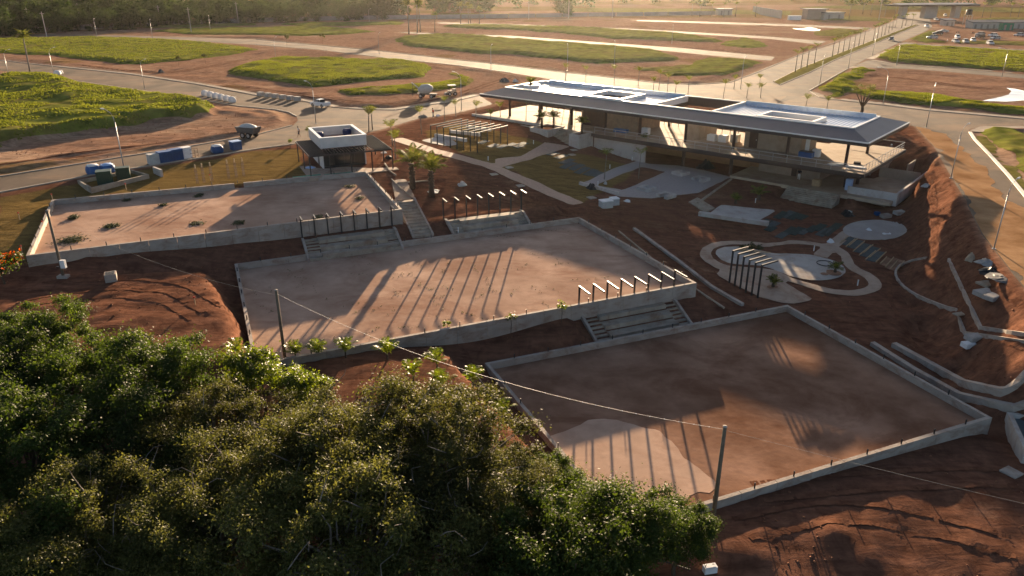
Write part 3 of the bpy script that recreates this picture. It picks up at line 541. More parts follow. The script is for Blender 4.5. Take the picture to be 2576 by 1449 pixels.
for k, (zx, zy) in enumerate([(478, 820), (532, 855), (588, 885), (645, 920), (705, 950), (768, 975)]):
    px, py = K(zx, zy); x, y, z = gp(px, py); frame(px, py, z, 3.3, Vector((1.9, 1.25)), f'black steel frame, {nth(k)} from the left beside the playground', 'frames beside the playground')
# ---- concrete stair between the upper court and the bleacher
def stair(A, B, Cc, D, z0, z1, n, label, cheek=True, m=None, name='concrete_stair'):
    # A,B upper left and right, Cc,D lower right and left
    A, B, Cc, D = [Vector(p) for p in (A, B, Cc, D)]; t = thing(name, label, 'stairs', (D.x, D.y, z1))
    for k in range(n):
        s0, s1 = k / n, (k + 1) / n; q = [A.lerp(D, s0), B.lerp(Cc, s0), B.lerp(Cc, s1), A.lerp(D, s1)]; z = z0 + (z1 - z0) * k / n
        MB().hexa([(*p, z - (z0 - z1) / n - .5) for p in q[::-1]], [(*p, z) for p in q[::-1]]).build('step', m or concd, t)
    if cheek:
        for P, Q, s in ((A, D, -1), (B, Cc, 1)):
            d = (Q - P).normalized(); w = Vector((d.y, -d.x)) * -s * .22; w = (P - (B if s < 0 else A)).normalized() * .22
            q = [P, Q, Q + w, P + w]; 
            if (q[1] - q[0]).cross(q[2] - q[1]) < 0: q = [P + w, Q + w, Q, P]
            mb = MB(); mb.hexa([(*v, (z0 if i in (0, 3) else z1) - 1.2) for i, v in enumerate(q)], [(*v, (z0 if i in (0, 3) else z1) + .25) for i, v in enumerate(q)]); mb.build('side_wall', conc, t)
    return t
stair(at(997.4, 505.4, -.75), at(1040, 501.5, -.75), at(1087, 592.6, -2.55), at(1043, 597.8, -2.55), -.75, -2.55, 12, 'concrete stair running down beside the upper left court')
def gregion(name, pts, m, off=.05, minus=None, f=lambda x, y: (x, y)):
    S = S_(gpoly(pts, f))
    if minus is not None: S = np.minimum(S, -minus)
    return region(name, S, m, off)
# ---- paved paths and plazas
z1 = lambda zx, zy: (1181 + zx * .2292, 174.4 + zy * .2292); z2 = lambda zx, zy: (1744 + zx * .2407, 241.5 + zy * .2407); z3 = lambda zx, zy: (644 + zx * .21875, 241.5 + zy * .21875)
def gstrip(pts, w):
    P = [Vector(gp(*p)[:2]) for p in pts]; a = []; b = []
    for i, p in enumerate(P):
        d = (P[min(i + 1, len(P) - 1)] - P[max(i - 1, 0)]).normalized(); n = Vector((-d.y, d.x)) * w / 2; a.append(tuple(p + n)); b.append(tuple(p - n))
    return a + b[::-1]
pA = S_(gstrip([(996, 349), (1090, 380), (1225, 415), (1340, 463), (1455, 514)], 2.3)); pB = S_(gpoly([(1246, 400), (1310, 394), (1371, 358), (1434, 369), (1339, 401), (1309, 408), (1246, 426)]))
region('footpath', union(pA, pB), paver, .05)
gregion('footpath', [(985, 455), (1020, 450), (1045, 500), (995, 506)], pathm, .05)
PLin = S_(gpoly([(1499, 466), (1616, 421), (1674, 433), (1566, 479)])); gregion('plaza', [(1456, 463), (1478, 456), (1605, 406), (1706, 417), (1771, 429), (1840, 446), (1758, 486), (1640, 500), (1557, 495)], mat('plaza_paving', (.33, .29, .27), .85, .12, 3, .1, 10, .3), .05, PLin)
inner = S_(gpoly([(285, 525), (310, 480), (380, 450), (500, 432), (640, 435), (760, 450), (880, 460), (960, 445), (1080, 430), (1200, 430), (1330, 440), (1430, 460), (1560, 505), (1620, 550), (1630, 610), (1680, 670), (1760, 720), (1860, 770), (1910, 830), (1890, 870), (1800, 895), (1700, 905), (1560, 895), (1420, 865), (1260, 820), (1100, 770), (960, 700), (830, 680), (640, 665), (480, 655), (390, 625), (310, 575)], K))
outer = S_(gpoly([(175, 520), (200, 470), (290, 420), (400, 400), (560, 395), (720, 405), (860, 420), (960, 415), (1080, 392), (1220, 395), (1340, 410), (1450, 430), (1620, 470), (1700, 520), (1740, 590), (1760, 640), (1820, 680), (1930, 730), (2010, 790), (2045, 850), (2030, 890), (1960, 925), (1850, 955), (1740, 965), (1600, 950), (1450, 925), (1300, 880), (1180, 840), (1080, 810), (980, 790), (860, 760), (700, 740), (480, 730), (330, 670), (230, 610), (180, 560)], K))
neck = S_(gpoly([(1320, 545), (1430, 455), (1650, 280), (1745, 330), (1600, 460), (1480, 575)], K)); circ = S_(gpoly([(1970 + 330 * math.cos(a), 285 + 104 * math.sin(a)) for a in np.linspace(0, 2 * math.pi, 40)[:-1]], K))
trap = S_(gpoly([(340, 740), (400, 690), (920, 715), (990, 790), (1345, 1000), (1150, 1042), (1000, 1030), (780, 970), (480, 820)], K))
slab_ = S_(gpoly([(335, 530), (345, 490), (420, 460), (560, 455), (700, 470), (860, 510), (1000, 530), (1150, 530), (1320, 540), (1480, 580), (1600, 620), (1660, 670), (1675, 720), (1620, 765), (1520, 795), (1400, 805), (1260, 795), (1100, 760), (930, 690), (780, 650), (600, 640), (480, 630), (390, 590)], K))
region('playground_path', union(np.minimum(outer, -inner), np.minimum(neck, -np.maximum(circ, slab_)), np.minimum(trap, -inner)), pathm, .07)
region('playground_slab', slab_, slabm, .08); region('round_plaza', circ, mat('round_screed', (.36, .31, .27), .88, .2, .3, .1, 8, .3), .07)
gregion('concrete_pad', [(300, 95), (400, 25), (965, 80), (820, 165), (700, 225), (250, 130)], concw, .06, None, K)
bx_, by_, bz_ = gp(*K(165, 130)); ex_, ey_, ez_ = gp(*K(870, 285)); MB().bar((bx_, by_, bz_ + .25), (ex_, ey_, bz_ + .25), .7, .5).own('concrete_bench', concw, (bx_, by_, bz_), 'long pale concrete bench wall in front of the square pad', 'bench')
gregion('white_pad', [(1900, 515), (2170, 450), (2330, 560), (2210, 580), (2010, 545)], concw, .06, None, z3)
# ---- concrete edgings and ground beams lying on the soil
def edging(pts, w, h, m, label, f=lambda x, y: (x, y)):
    P = [gp(*f(*p)) for p in pts]; mb = MB(); Q = []
    for i in range(len(P)):
        d = (Vector(P[min(i + 1, len(P) - 1)]) - Vector(P[max(i - 1, 0)])).xy.normalized(); n = Vector((-d.y, d.x)) * w / 2; Q.append((Vector(P[i][:2]) - n, Vector(P[i][:2]) + n, P[i][2]))
    for (a, b, za), (c, d, zc) in zip(Q, Q[1:]): mb.hexa([(*a, za - .3), (*c, zc - .3), (*d, zc - .3), (*b, za - .3)], [(*a, za + h), (*c, zc + h), (*d, zc + h), (*b, za + h)])
    return mb.own('concrete_edging', m, P[0], label, 'edging', 'concrete edgings laid on the red soil')
z6 = lambda zx, zy: (2012 + .21875 * zx, 558 + .21875 * zy); z7 = lambda zx, zy: (2012 + zx * .3982, 872 + zy * .3982)
def dense(pts, n=4): return [(a[0] + (b[0] - a[0]) * k / n, a[1] + (b[1] - a[1]) * k / n) for a, b in zip(pts, pts[1:]) for k in range(n)] + [pts[-1]]
edging(dense([(1710, 440), (1890, 830), (2075, 1225), (2330, 1265), (2576, 1300), (2800, 1340)]), .22, .22, conc, 'straight edging with a corner, farthest right on the soil', z6)
edging([(1455, 420), (1360, 435), (1280, 455), (1200, 485), (1150, 510), (1115, 545), (1100, 580), (1100, 620), (1115, 660), (1150, 710), (1200, 760), (1270, 810), (1340, 850), (1450, 900), (1560, 945), (1680, 990), (1790, 1015), (1840, 1150), (1895, 1285), (2120, 1315), (2340, 1350), (2576, 1385), (2800, 1420)], .2, .2, conc, 'long edging that curves round the bare bed right of the playground', z6)
edging(dense([(590, 0), (1020, 235), (1210, 280), (1415, 325), (1550, 355)], 6), .5, .4, conc, 'thick ground beam, the outer of two beside the nearest court', z7)
edging(dense([(455, -8), (720, 160), (1000, 315), (1415, 410), (1550, 440)], 6), .45, .35, conc, 'thick ground beam, the inner of two beside the nearest court', z7)
edging(dense([(1595, 578), (1700, 655), (1790, 725), (1868, 770)], 4), .35, .28, conc, 'ground beam running past the right end of the middle court')
edging(dense([(1556, 582), (1650, 660), (1760, 735), (1822, 776)], 4), .18, .12, concd, 'thin edging hard against the right wall of the middle court')
edging(dense([(985, 452), (1012, 478), (1040, 500)], 4), .16, .15, concd, 'short edging along the landing above the concrete stair')
edging(dense([(968, 412), (980, 430), (996, 442)], 3), .16, .15, concd, 'short edging behind the kiosk patio')
edging(dense([(1000, 462), (1040, 458), (1082, 455)], 3), .14, .12, concd, 'short edging in front of the two big palms')
x0, y0, zb0 = gp(2541, 1043); q = [Vector(at(2541, 1040, zb0 + .4)), Vector(at(2720, 1052, zb0 + .4)), Vector(at(2760, 1150, zb0 + .4)), Vector(at(2583, 1130, zb0 + .4))]
t = thing('water_tank', 'corner of an open concrete tank at the right edge', 'tank', (*q[0], zb0)); 
for a in range(4):
    mb = MB(); p, r = q[a], q[(a + 1) % 4]; d = (r - p).normalized(); e_ = .15 if a % 2 == 0 else -.152; wall_run(mb, p - d * e_, r + d * e_, .3, zb0 + .4); mb.build('tank_wall', concw, t)
MB().prism([tuple(v) for v in q], zb0 - .3, zb0 + .1).build('tank_floor', mat('tank_floor', (.07, .09, .10), .3, .2, 1), t)
# ================================================================ clubhouse
roofm = mat('roof_sheet', (.078, .08, .098), .5, .12, .5, 0, 1, .25, .15)
deckm = mat('corrugated_deck', (.55, .57, .60), .30, .1, .6, 0, 1, .6, .8)
trimw = mat('white_trim', (.72, .72, .72), .45, .06, 1, 0, 1, .4, .2)
fascia = mat('dark_fascia', (.045, .032, .028), .55, .2, 1, 0, 1, .4)
corten = mat('brown_steel', (.055, .030, .022), .5, .25, 2, 0, 1, .4)
plaster = mat('raw_plaster', (.33, .27, .215), .9, .16, .6, .15, 9, .2, stain=((.19, .12, .08), .5, .5, (1, 1, .5)))
screed = mat('floor_screed', (.42, .33, .24), .85, .15, .5, .05, 8, .15, stain=((.26, .15, .09), .5, .4, (1, 1, 1)))
whitec = mat('white_concrete', (.52, .49, .46), .8, .12, .8, .1, 10, .2, stain=((.28, .19, .13), .5, .6, (1, 1, .6)))
bluesh = mat('blue_protective_film', (.38, .47, .60), .3, .15, 1, .1, 4, .5, .3)
glassm = bpy.data.materials.new('dark_glass'); glassm.use_nodes = True; g_ = glassm.node_tree.nodes['Principled BSDF']; g_.inputs['Base Color'].default_value = (.02, .024, .024, 1); g_.inputs['Roughness'].default_value = .06; g_.inputs['Specular IOR Level'].default_value = .7
bt = thing('clubhouse', 'long two-storey clubhouse under construction with a silver metal roof', 'building', (*bw(0, 0), 0))
def B3(u, v, z): return (*bw(u, v), z)
def bbox(mb, u0, u1, v0, v1, za, zb, mi=0): q = brect(u0, u1, v0, v1); return mb.hexa([(*p, za) for p in q], [(*p, zb) for p in q], mi)
EV, RG, DK = 4.25, 5.15, 4.62            # eave, rim and deck heights
U1, V1 = 67.3, 19.2; ru0, ru1, rv0, rv1 = 2.6, 64.0, 4.0, 15.8
roof = MB()
bbox(roof, .12, U1 - .12, .12, V1 - .12, 3.72, EV - .06) if False else None
rf = MB(); O = [B3(0, 0, EV), B3(U1, 0, EV), B3(U1, V1, EV), B3(0, V1, EV)]; I = [B3(ru0, rv0, RG), B3(ru1, rv0, RG), B3(ru1, rv1, RG), B3(ru0, rv1, RG)]
def quad_th(mb, a, b, c, d, t=.06):       # sloping sheet with a thickness
    lo = lambda p: (p[0], p[1], p[2] - t); return mb.hexa([lo(a), lo(b), lo(c), lo(d)], [a, b, c, d])
roofp = None
def panelled(a, b, c, d, n, name):        # slope cut into sheets with a standing seam between them
    global roofp
    a, b, c, d = [Vector(p) for p in (a, b, c, d)]
    for k in range(n):
        s0, s1 = k / n, (k + 1) / n; mb = MB(); quad_th(mb, a.lerp(b, s0), a.lerp(b, s1), d.lerp(c, s1), d.lerp(c, s0)); mb.build('roof_sheet', roofm, roofp)
mb = MB(); fz = 3.62
for (p, q) in ((0, 1), (1, 2), (2, 3), (3, 0)):
    pass
w_ = .22
for r_ in (brect(0, U1, 0, w_), brect(0, U1, V1 - w_, V1), brect(0, w_, w_, V1 - w_), brect(U1 - w_, U1, w_, V1 - w_)): mb.hexa([(*p, fz + .1) for p in r_], [(*p, EV - .07) for p in r_])
roofp = mb.build('roof', fascia, bt); tag(roofp, 'long hipped metal roof with dark fascia, sunken deck and openings')
panelled(O[0], O[1], I[1], I[0], 22, 'front'); panelled(O[1], O[2], I[2], I[1], 6, 'end'); panelled(O[2], O[3], I[3], I[2], 22, 'rear'); panelled(O[3], O[0], I[0], I[3], 6, 'end')
# soffit leaves the middle court open
sf = MB()
for r_ in (brect(w_ + .002, 33.4, w_ + .002, V1 - w_ - .002), brect(43.4, U1 - w_ - .002, w_ + .002, V1 - w_ - .002), brect(33.402, 43.398, w_ + .002, rv0), brect(33.402, 43.398, rv1, V1 - w_ - .002)): sf.hexa([(*p, fz + .12) for p in r_], [(*p, fz + .22) for p in r_])
sf.build('soffit', fascia, roofp)
rim = MB()
for r_ in (brect(ru0, ru1, rv0 - .15, rv0 + .15), brect(ru0, ru1, rv1 - .15, rv1 + .15), brect(ru0 - .15, ru0 + .15, rv0 + .152, rv1 - .152), brect(ru1 - .15, ru1 + .15, rv0 + .152, rv1 - .152)): rim.hexa([(*p, DK - .2) for p in r_], [(*p, RG + .12) for p in r_])
rim.build('rim_cap', trimw, roofp)
ed = MB()
for r_ in (brect(-.05, U1 + .05, -.06, .1), brect(U1 - .1, U1 + .06, .102, V1 + .05)): ed.hexa([(*p, EV - .1) for p in r_], [(*p, EV + .05) for p in r_])
ed.build('gutter_edge', trimw, roofp)
def deck(u0, u1, v0, v1):                 # corrugated sheets running across the roof
    n = int((u1 - u0) / .55); mb = MB(); 
    for k in range(n):
        a = u0 + (u1 - u0) * k / n; b = u0 + (u1 - u0) * (k + 1) / n; m_ = (a + b) / 2; q = (b - a) * .22
        A = [(a, DK), (a + q, DK + .11), (m_ + q * .3, DK + .11), (m_ + q * 1.3, DK), (b, DK)]
        for (ua, za), (ub, zb) in zip(A, A[1:]): mb.add([B3(ua, v0, za), B3(ub, v0, zb), B3(ub, v1, zb + .12), B3(ua, v1, za + .12)], [(0, 1, 2, 3)])
    return mb.build('deck_sheet', deckm, roofp)
deck(ru0 + .2, 19, rv0 + .2, rv1 - .2); deck(27.4, 33.2, rv0 + .2, rv1 - .2); deck(43.6, 50, rv0 + .2, rv1 - .2); deck(58.8, ru1 - .2, rv0 + .2, rv1 - .2); deck(50, 58.8, 9.8, rv1 - .2); deck(19, 27.4, 12.4, rv1 - .2)
for a, b in ((4, 33), (43.8, 63.6)):      # rear inner parapet still in its blue film, panel by panel
    n = int((b - a) / 4)
    for k in range(n): mb = MB(); bbox(mb, a + (b - a) * k / n + .02, a + (b - a) * (k + 1) / n - .02, rv1 - .5, rv1 - .36, DK + .1, RG + .38); mb.build('parapet_panel', bluesh, roofp)
for u in (33.3, 43.5):                    # curbs and fascias round the open court
    mb = MB(); bbox(mb, u - .15, u + .15, rv0 + .2, rv1 - .2, DK - .3, RG + .15); mb.build('void_curb', trimw, roofp)
mb = MB(); bbox(mb, 33.5, 43.3, rv1 - .3, rv1 - .16, 3.75, RG); bbox(mb, 33.45, 33.6, rv0 + .3, rv1 - .35, 3.7, DK - .31); mb.build('void_fascia', fascia, roofp)
def curb(u0, u1, v0, v1, zt, m, name):
    mb = MB(); w = .5
    for r_ in (brect(u0, u1, v0, v0 + w), brect(u0, u1, v1 - w, v1), brect(u0, u0 + w, v0 + w + .002, v1 - w - .002), brect(u1 - w, u1, v0 + w + .002, v1 - w - .002)): mb.hexa([(*p, DK - .1) for p in r_], [(*p, zt) for p in r_])
    mb.build(name, m, roofp); f = MB(); bbox(f, u0 + w + .003, u1 - w - .003, v0 + w + .003, v1 - w - .003, DK - .2, DK + .05); f.build('well_floor', corten, roofp)
curb(19.4, 27.2, 4.3, 12.2, 5.4, trimw, 'skylight_curb'); curb(50.2, 58.6, 4.4, 9.6, 5.35, trimw, 'skylight_curb')
# floor slabs
mb = MB(); bbox(mb, 17.6, 67.0, .9, 17.6, -.30, 0.0); bbox(mb, 57, 67.0, 17.602, 21.0, -.30, 0); bbox(mb, -2.0, 17.598, 2.5, 17.0, -.5, 0.0); sl_ = mb.build('upper_floor', screed, bt)
mb = MB(); bbox(mb, 23.6, 67.06, .72, .898, -.5, -.02); bbox(mb, 67.002, 67.2, .9, 21.0, -.5, -.02); mb.build('slab_edge', fascia, sl_)
mb = MB(); bbox(mb, 24, 66.8, 1.2, 1.5, -.75, -.302); bbox(mb, 24, 66.8, 9.5, 9.9, -.85, -.302); mb.build('slab_beam', corten, sl_)
mb = MB(); bbox(mb, 48, 70.6, 2.7, 16.0, -4.1, -3.62); bbox(mb, 64.4, 70.6, 16.002, 22.0, -4.1, -3.62); mb.build('lower_floor', screed, bt)
cols = [3.2, 10.2, 17.3, 24.0, 31.0, 39.2, 47.2, 55.4, 63.6]
for u in cols:
    for v in (4.6, 14.2): mb = MB(); bbox(mb, u - .17, u + .17, v - .17, v + .17, .0, fz + .11); mb.build('column', corten, bt)
for u, v in [(31, 4.6), (39.2, 4.6), (47.2, 4.6), (63.4, 7.0), (64.2, 9.8), (31, 12), (39.2, 12)]: mb = MB(); bbox(mb, u - .2, u + .2, v - .2, v + .2, -4.2, -.31); mb.build('column', corten, bt)
# upper rooms
def room(u0, u1, v0, v1, za, zb, m, name='wall', t=.2, back=True):
    for r_ in [brect(u0, u1, v0, v0 + t), brect(u0, u0 + t, v0 + t + .002, v1 - t - .002), brect(u1 - t, u1, v0 + t + .002, v1 - t - .002)] + ([brect(u0, u1, v1 - t, v1)] if back else []):
        mb = MB(); mb.hexa([(*p, za) for p in r_], [(*p, zb) for p in r_]); mb.build(name, m, bt)
room(18.2, 29.6, 6.2, 13.5, .003, 3.7, mat('brown_blockwork', (.24, .17, .12), .9, .2, 1.5, .3, 6)); room(38.2, 40.4, 6.6, 13, .003, 3.7, plaster); room(47.8, 56.4, 7.0, 13.5, .003, 3.7, plaster)
def bpan(u0, u1, v, za, zb, m, name, parent=None, t=.06): mb = MB(); bbox(mb, u0, u1, v - t, v, za, zb); return mb.build(name, m, parent or bt)
d_ = bpan(48.6, 49.9, 6.995, .01, 2.9, corten, 'door'); bpan(49.65, 49.75, 6.93, 1.2, 1.35, trimw, 'handle', d_, .04)
bpan(56.9, 57.5, 7.4, .2, 2.8, trimw, 'window'); bpan(18.6, 23, 6.195, .05, 3.6, corten, 'screen'); bpan(23.2, 23.5, 6.195, .05, 3.6, fascia, 'door_jamb')
for u in (19.3, 20.4, 21.5, 22.6): bpan(u, u + .06, 6.13, .05, 3.6, fascia, 'mullion')
# rear glazing grid stands open between the rooms
for a, b in ((4, 18), (29.8, 38), (40.6, 47.6)):
    n = int((b - a) / 1.3)
    for k in range(n + 1): u = a + (b - a) * k / n; mb = MB(); bbox(mb, u - .03, u + .03, 14.6, 14.68, 0, 3.7); mb.build('mullion', steel, bt)
    for z in (.95, 1.9, 2.85): mb = MB(); bbox(mb, a, b, 14.69, 14.74, z - .03, z + .03); mb.build('transom', steel, bt)
# railing along the front and right edge
rl = MB(); bbox(rl, 24.5, 66.9, 1.0, 1.06, .98, 1.05); bbox(rl, 24.5, 66.9, 1.01, 1.05, .5, .54); bbox(rl, 66.84, 66.9, 1.062, 20.9, .98, 1.05); bbox(rl, 66.85, 66.89, 1.062, 20.9, .62, .66); bbox(rl, 66.85, 66.89, 1.062, 20.9, .3, .34); bbox(rl, 57, 66.83, 20.84, 20.9, .98, 1.05)
rp = rl.build('railing', mat('pale_railing', (.5, .47, .44), .5, .1, 2, 0, 1, .4), bt)
for k in range(22): u = 24.55 + k * 2.015; mb = MB(); bbox(mb, u - .025, u + .025, 1.01, 1.05, 0, .979); mb.build('baluster', MATS['pale_railing'], rp)
for k in range(1, 14): v = 1.0 + k * 1.42; mb = MB(); bbox(mb, 66.85, 66.9, v - .025, v + .025, 0, .979); mb.build('baluster', MATS['pale_railing'], rp)
# lower rooms
room(50.0, 56.0, 8.4, 15, -3.618, -.86, plaster); room(56.6, 59.4, 8.0, 15, -3.618, -.86, plaster); mb = MB(); bbox(mb, 24, 49.998, 10.5, 10.8, -4.2, -.86); mb.build('rear_wall', mat('earth_wall', (.30, .17, .09), .9, .2, 1), bt); mb = MB(); bbox(mb, 59.402, 64.4, 15, 15.2, -3.618, -.31); mb.build('rear_wall', plaster, bt)
bpan(55.1, 55.9, 8.395, -3.6, -1.3, corten, 'door')
# raked concrete wall that carries the walkway, entrance planters and stairs
mb = MB(); a_, b_, c_ = bw(24.2, 1.6), bw(33.5, 1.6), bw(24.2, 1.6); q1 = [bw(24.2, 1.5), bw(34.0, 1.5), bw(34.0, 1.8), bw(24.2, 1.8)]; mb.hexa([(*p, -3.9) for p in q1], [(*q1[0], -.32), (*q1[1], -.9), (*q1[2], -.9), (*q1[3], -.32)]); mb.build('retaining_wall', concw, bt)
def planter(u0, u1, v0, v1, za, zb):
    t = .22; mb = MB()
    for r_ in (brect(u0, u1, v0, v0 + t), brect(u0, u1, v1 - t, v1), brect(u0, u0 + t, v0 + t + .002, v1 - t - .002), brect(u1 - t, u1, v0 + t + .002, v1 - t - .002)): mb.hexa([(*p, za) for p in r_], [(*p, zb) for p in r_])
    o = mb.build('planter', concw, bt); f = MB(); bbox(f, u0 + t + .003, u1 - t - .003, v0 + t + .003, v1 - t - .003, za, zb - .25); f.build('planter_soil', MATS['bare_soil'], o)
planter(13.6, 17.5, -2.4, 2.3, -2.2, .15); planter(22.0, 24.1, -2.6, 1.4, -2.9, .15)
for k in range(9): mb = MB(); bbox(mb, 17.52, 21.98, -2.6 + k * .4, 2.45, -1.85 + k * .2 + .002 - .2, -1.85 + k * .2 + .2 - .2 if k else -1.85); mb.build('entrance_step', concd, bt)
mb = MB(); bbox(mb, -3, 13.58, -.6, -.35, -2.0, -.15); bbox(mb, -3, 13.58, .9, 1.15, -1.5, .25); mb.build('retaining_wall', concw, bt)
# garden stairs and the tapering terrace at the right end
for k in range(8): mb = MB(); bbox(mb, 57.0, 64.2, -.3 + k * .375, 2.698, -4.95 + k * .165, -4.95 + (k + 1) * .165 - .003 if k < 7 else -3.63); mb.build('garden_step', concd, bt)
mb = MB(); za, zb = -4.35, -2.65
for r_ in (brect(64.6, 71.0, 4.0, 4.3), brect(70.7, 71.0, 4.302, 22.5)): mb.hexa([(*p, za) for p in r_], [(*p, zb) for p in r_])
pw = mb.build('terrace_parapet', whitec, bt)
mb = MB(); q0 = brect(64.9, 68.6, 5.2, 20); q1 = brect(64.7, 70.4, 4.4, 22); mb.hexa([(*p, -5.6) for p in q0], [(*p, -4.102) for p in q1]); mb.build('terrace_base', plaster, bt)
mb = MB(); bbox(mb, 65.2, 70.698, 16.4, 16.65, -3.618, -2.2); bbox(mb, 65.2, 65.45, 16.652, 22, -3.618, -2.0); bbox(mb, 68.6, 68.8, 17.2, 24, -3.6, -1.4); mb.build('terrace_wall', plaster, bt)
# ================================================================ kiosk
ko = Vector((-25.7, 99.7)); KA = R(24.5); kx = Vector((math.cos(KA), math.sin(KA))); kyv = Vector((-kx.y, kx.x))
kz = -.25
def kw(u, v): return tuple(ko + kx * u + kyv * v)
def krect(u0, u1, v0, v1): return [kw(u0, v0), kw(u1, v0), kw(u1, v1), kw(u0, v1)]
kt = thing('kiosk', 'small square kiosk with white parapet and black pergola', 'kiosk', (*kw(0, 0), kz))
def kbox(name, m, u0, u1, v0, v1, za, zb, parent=None): mb = MB(); q = krect(u0, u1, v0, v1); mb.hexa([(*p, za) for p in q], [(*p, zb) for p in q]); return mb.build(name, m, parent or kt)
wall_w = mat('white_render', (.62, .57, .53), .8, .12, .7, .1, 9)
kbox('patio_slab', pathm, -2.6, 9.4, -4.4, 8.8, kz - .5, kz + .04)
pp = kbox('parapet', wall_w, 0, 6.3, 0, .28, 2.55, 3.9); kbox('parapet', wall_w, 0, 6.3, 7.9, 8.2, 2.55, 3.9); kbox('parapet', wall_w, 0, .28, .282, 7.898, 2.55, 3.9); kbox('parapet', wall_w, 6.02, 6.3, .282, 7.898, 2.55, 3.9)
for r_ in ((-.06, 6.36, -.06, .36), (-.06, 6.36, 7.84, 8.26), (-.06, .36, .362, 7.838), (5.94, 6.36, .362, 7.838)): kbox('coping', trimw, *r_, 3.902, 4.0)
kbox('roof_slab', mat('pink_roof_membrane', (.34, .20, .16), .8, .15, 1), .281, 6.019, .283, 7.897, 2.45, 2.75)
kbox('wall', wall_w, .1, .3, .2, 8, kz + .04, 2.55); kbox('wall', wall_w, 5.95, 6.15, .3, 8, kz + .04, 2.55); kbox('wall', wall_w, .302, 5.948, 7.8, 8, kz + .04, 2.55)
kbox('doorway', fascia, .05, .098, 2.2, 3.1, kz + .05, 2.1)
for k in range(4): g = kbox('window_pane', glassm, .34 + k * 1.41, .34 + (k + 1) * 1.41 - .06, .3, .34, kz + .3, 2.3); kbox('frame', steel, .34 + (k + 1) * 1.41 - .06, .34 + (k + 1) * 1.41, .26, .36, kz + .1, 2.4, g)
kbox('window_head', steel, .3, 5.95, .2, .38, 2.3, 2.46); kbox('window_sill', steel, .3, 5.95, .2, .38, kz + .1, kz + .28)
pz = 2.5
for v in (-3.6, -.25): kbox('beam', steel, -2.2, 8.8, v - .06, v + .06, pz - .18, pz)
for u in (-2.2, 8.8): kbox('beam', steel, u - .06, u + .06, -3.53, 6.5, pz - .18, pz)
for k in range(19): v = -3.5 + k * .54; [kbox('slat', steel, u0, u1, v - .025, v + .025, pz - .02, pz + .10) for u0, u1 in ((-2.13, -.02), (6.32, 8.73))]
for k in range(15): u = .35 + k * .41; kbox('slat', steel, u - .025, u + .025, -3.53, -.32, pz + .003, pz + .12)
for u, v in ((-2.2, -3.6), (0.4, -3.6), (3.2, -3.6), (6.0, -3.6), (8.8, -3.6), (-2.2, 1.0), (-2.2, 5.5), (8.8, 1.0), (8.8, 5.5)): kbox('post', steel, u - .07, u + .07, v - .07, v + .07, kz - .2, pz - .182)
# dark tanks on the kiosk roof
tankb = mat('navy_tank', (.02, .03, .09), .45, .2, 2)
for k, (u, v) in enumerate(((1.0, 5.6), (5.1, 6.4))):
    x, y = kw(u, v); t = thing('roof_tank', ['dark blue tank on the kiosk roof, left of two', 'dark blue tank on the kiosk roof, right of two'][k], 'tank', (x, y, 2.75), 'tanks on the kiosk roof')
    MB().lathe((x, y, 2.752), [(.5, 0), (.62, .25), (.64, .75), (.5, .9)], 14).build('body', tankb, t); MB().lathe((x, y, 3.653), [(.55, 0), (.5, .1), (.1, .16)], 14).build('lid', tankb, t)
# ================================================================ open pergola left of the clubhouse
gx0, gy0, gz0 = gp(*z3(2015, 545)); gA = R(-38); gu = Vector((math.cos(gA), math.sin(gA))); gv = Vector((-gu.y, gu.x))
pt = thing('pergola', 'open black pergola of seven beams left of the clubhouse', 'pergola', (gx0, gy0, gz0))
for k in range(8):
    o = Vector((gx0, gy0)) + gu * (k * 1.35) ; e = o + gv * 7.2
    for q in (o, e): MB().box((q.x, q.y, gz0 + 1.25), (.12, .12, 2.9), gA).build('post', steel, pt)
    MB().bar((*(o - gv * .1), gz0 + 2.76), (*(e + gv * .1), gz0 + 2.76), .12, .14).build('beam', steel, pt)
# low white seating walls under the pergola
for k, (zx0, zy0, zx1, zy1, lb) in enumerate([(2060, 465, 2420, 545, 'low white wall in front under the open pergola'), (2230, 420, 2576, 480, 'low white wall in the middle under the open pergola'), (2420, 365, 2700, 420, 'low white wall farthest back under the open pergola')]):
    a = gp(*z3(zx0, zy0)); b = gp(*z3(zx1, zy1)); MB().bar((a[0], a[1], a[2] + .2), (b[0], b[1], a[2] + .2), .35, .5).own('seat_wall', whitec, a, lb, 'wall', 'white seat walls')
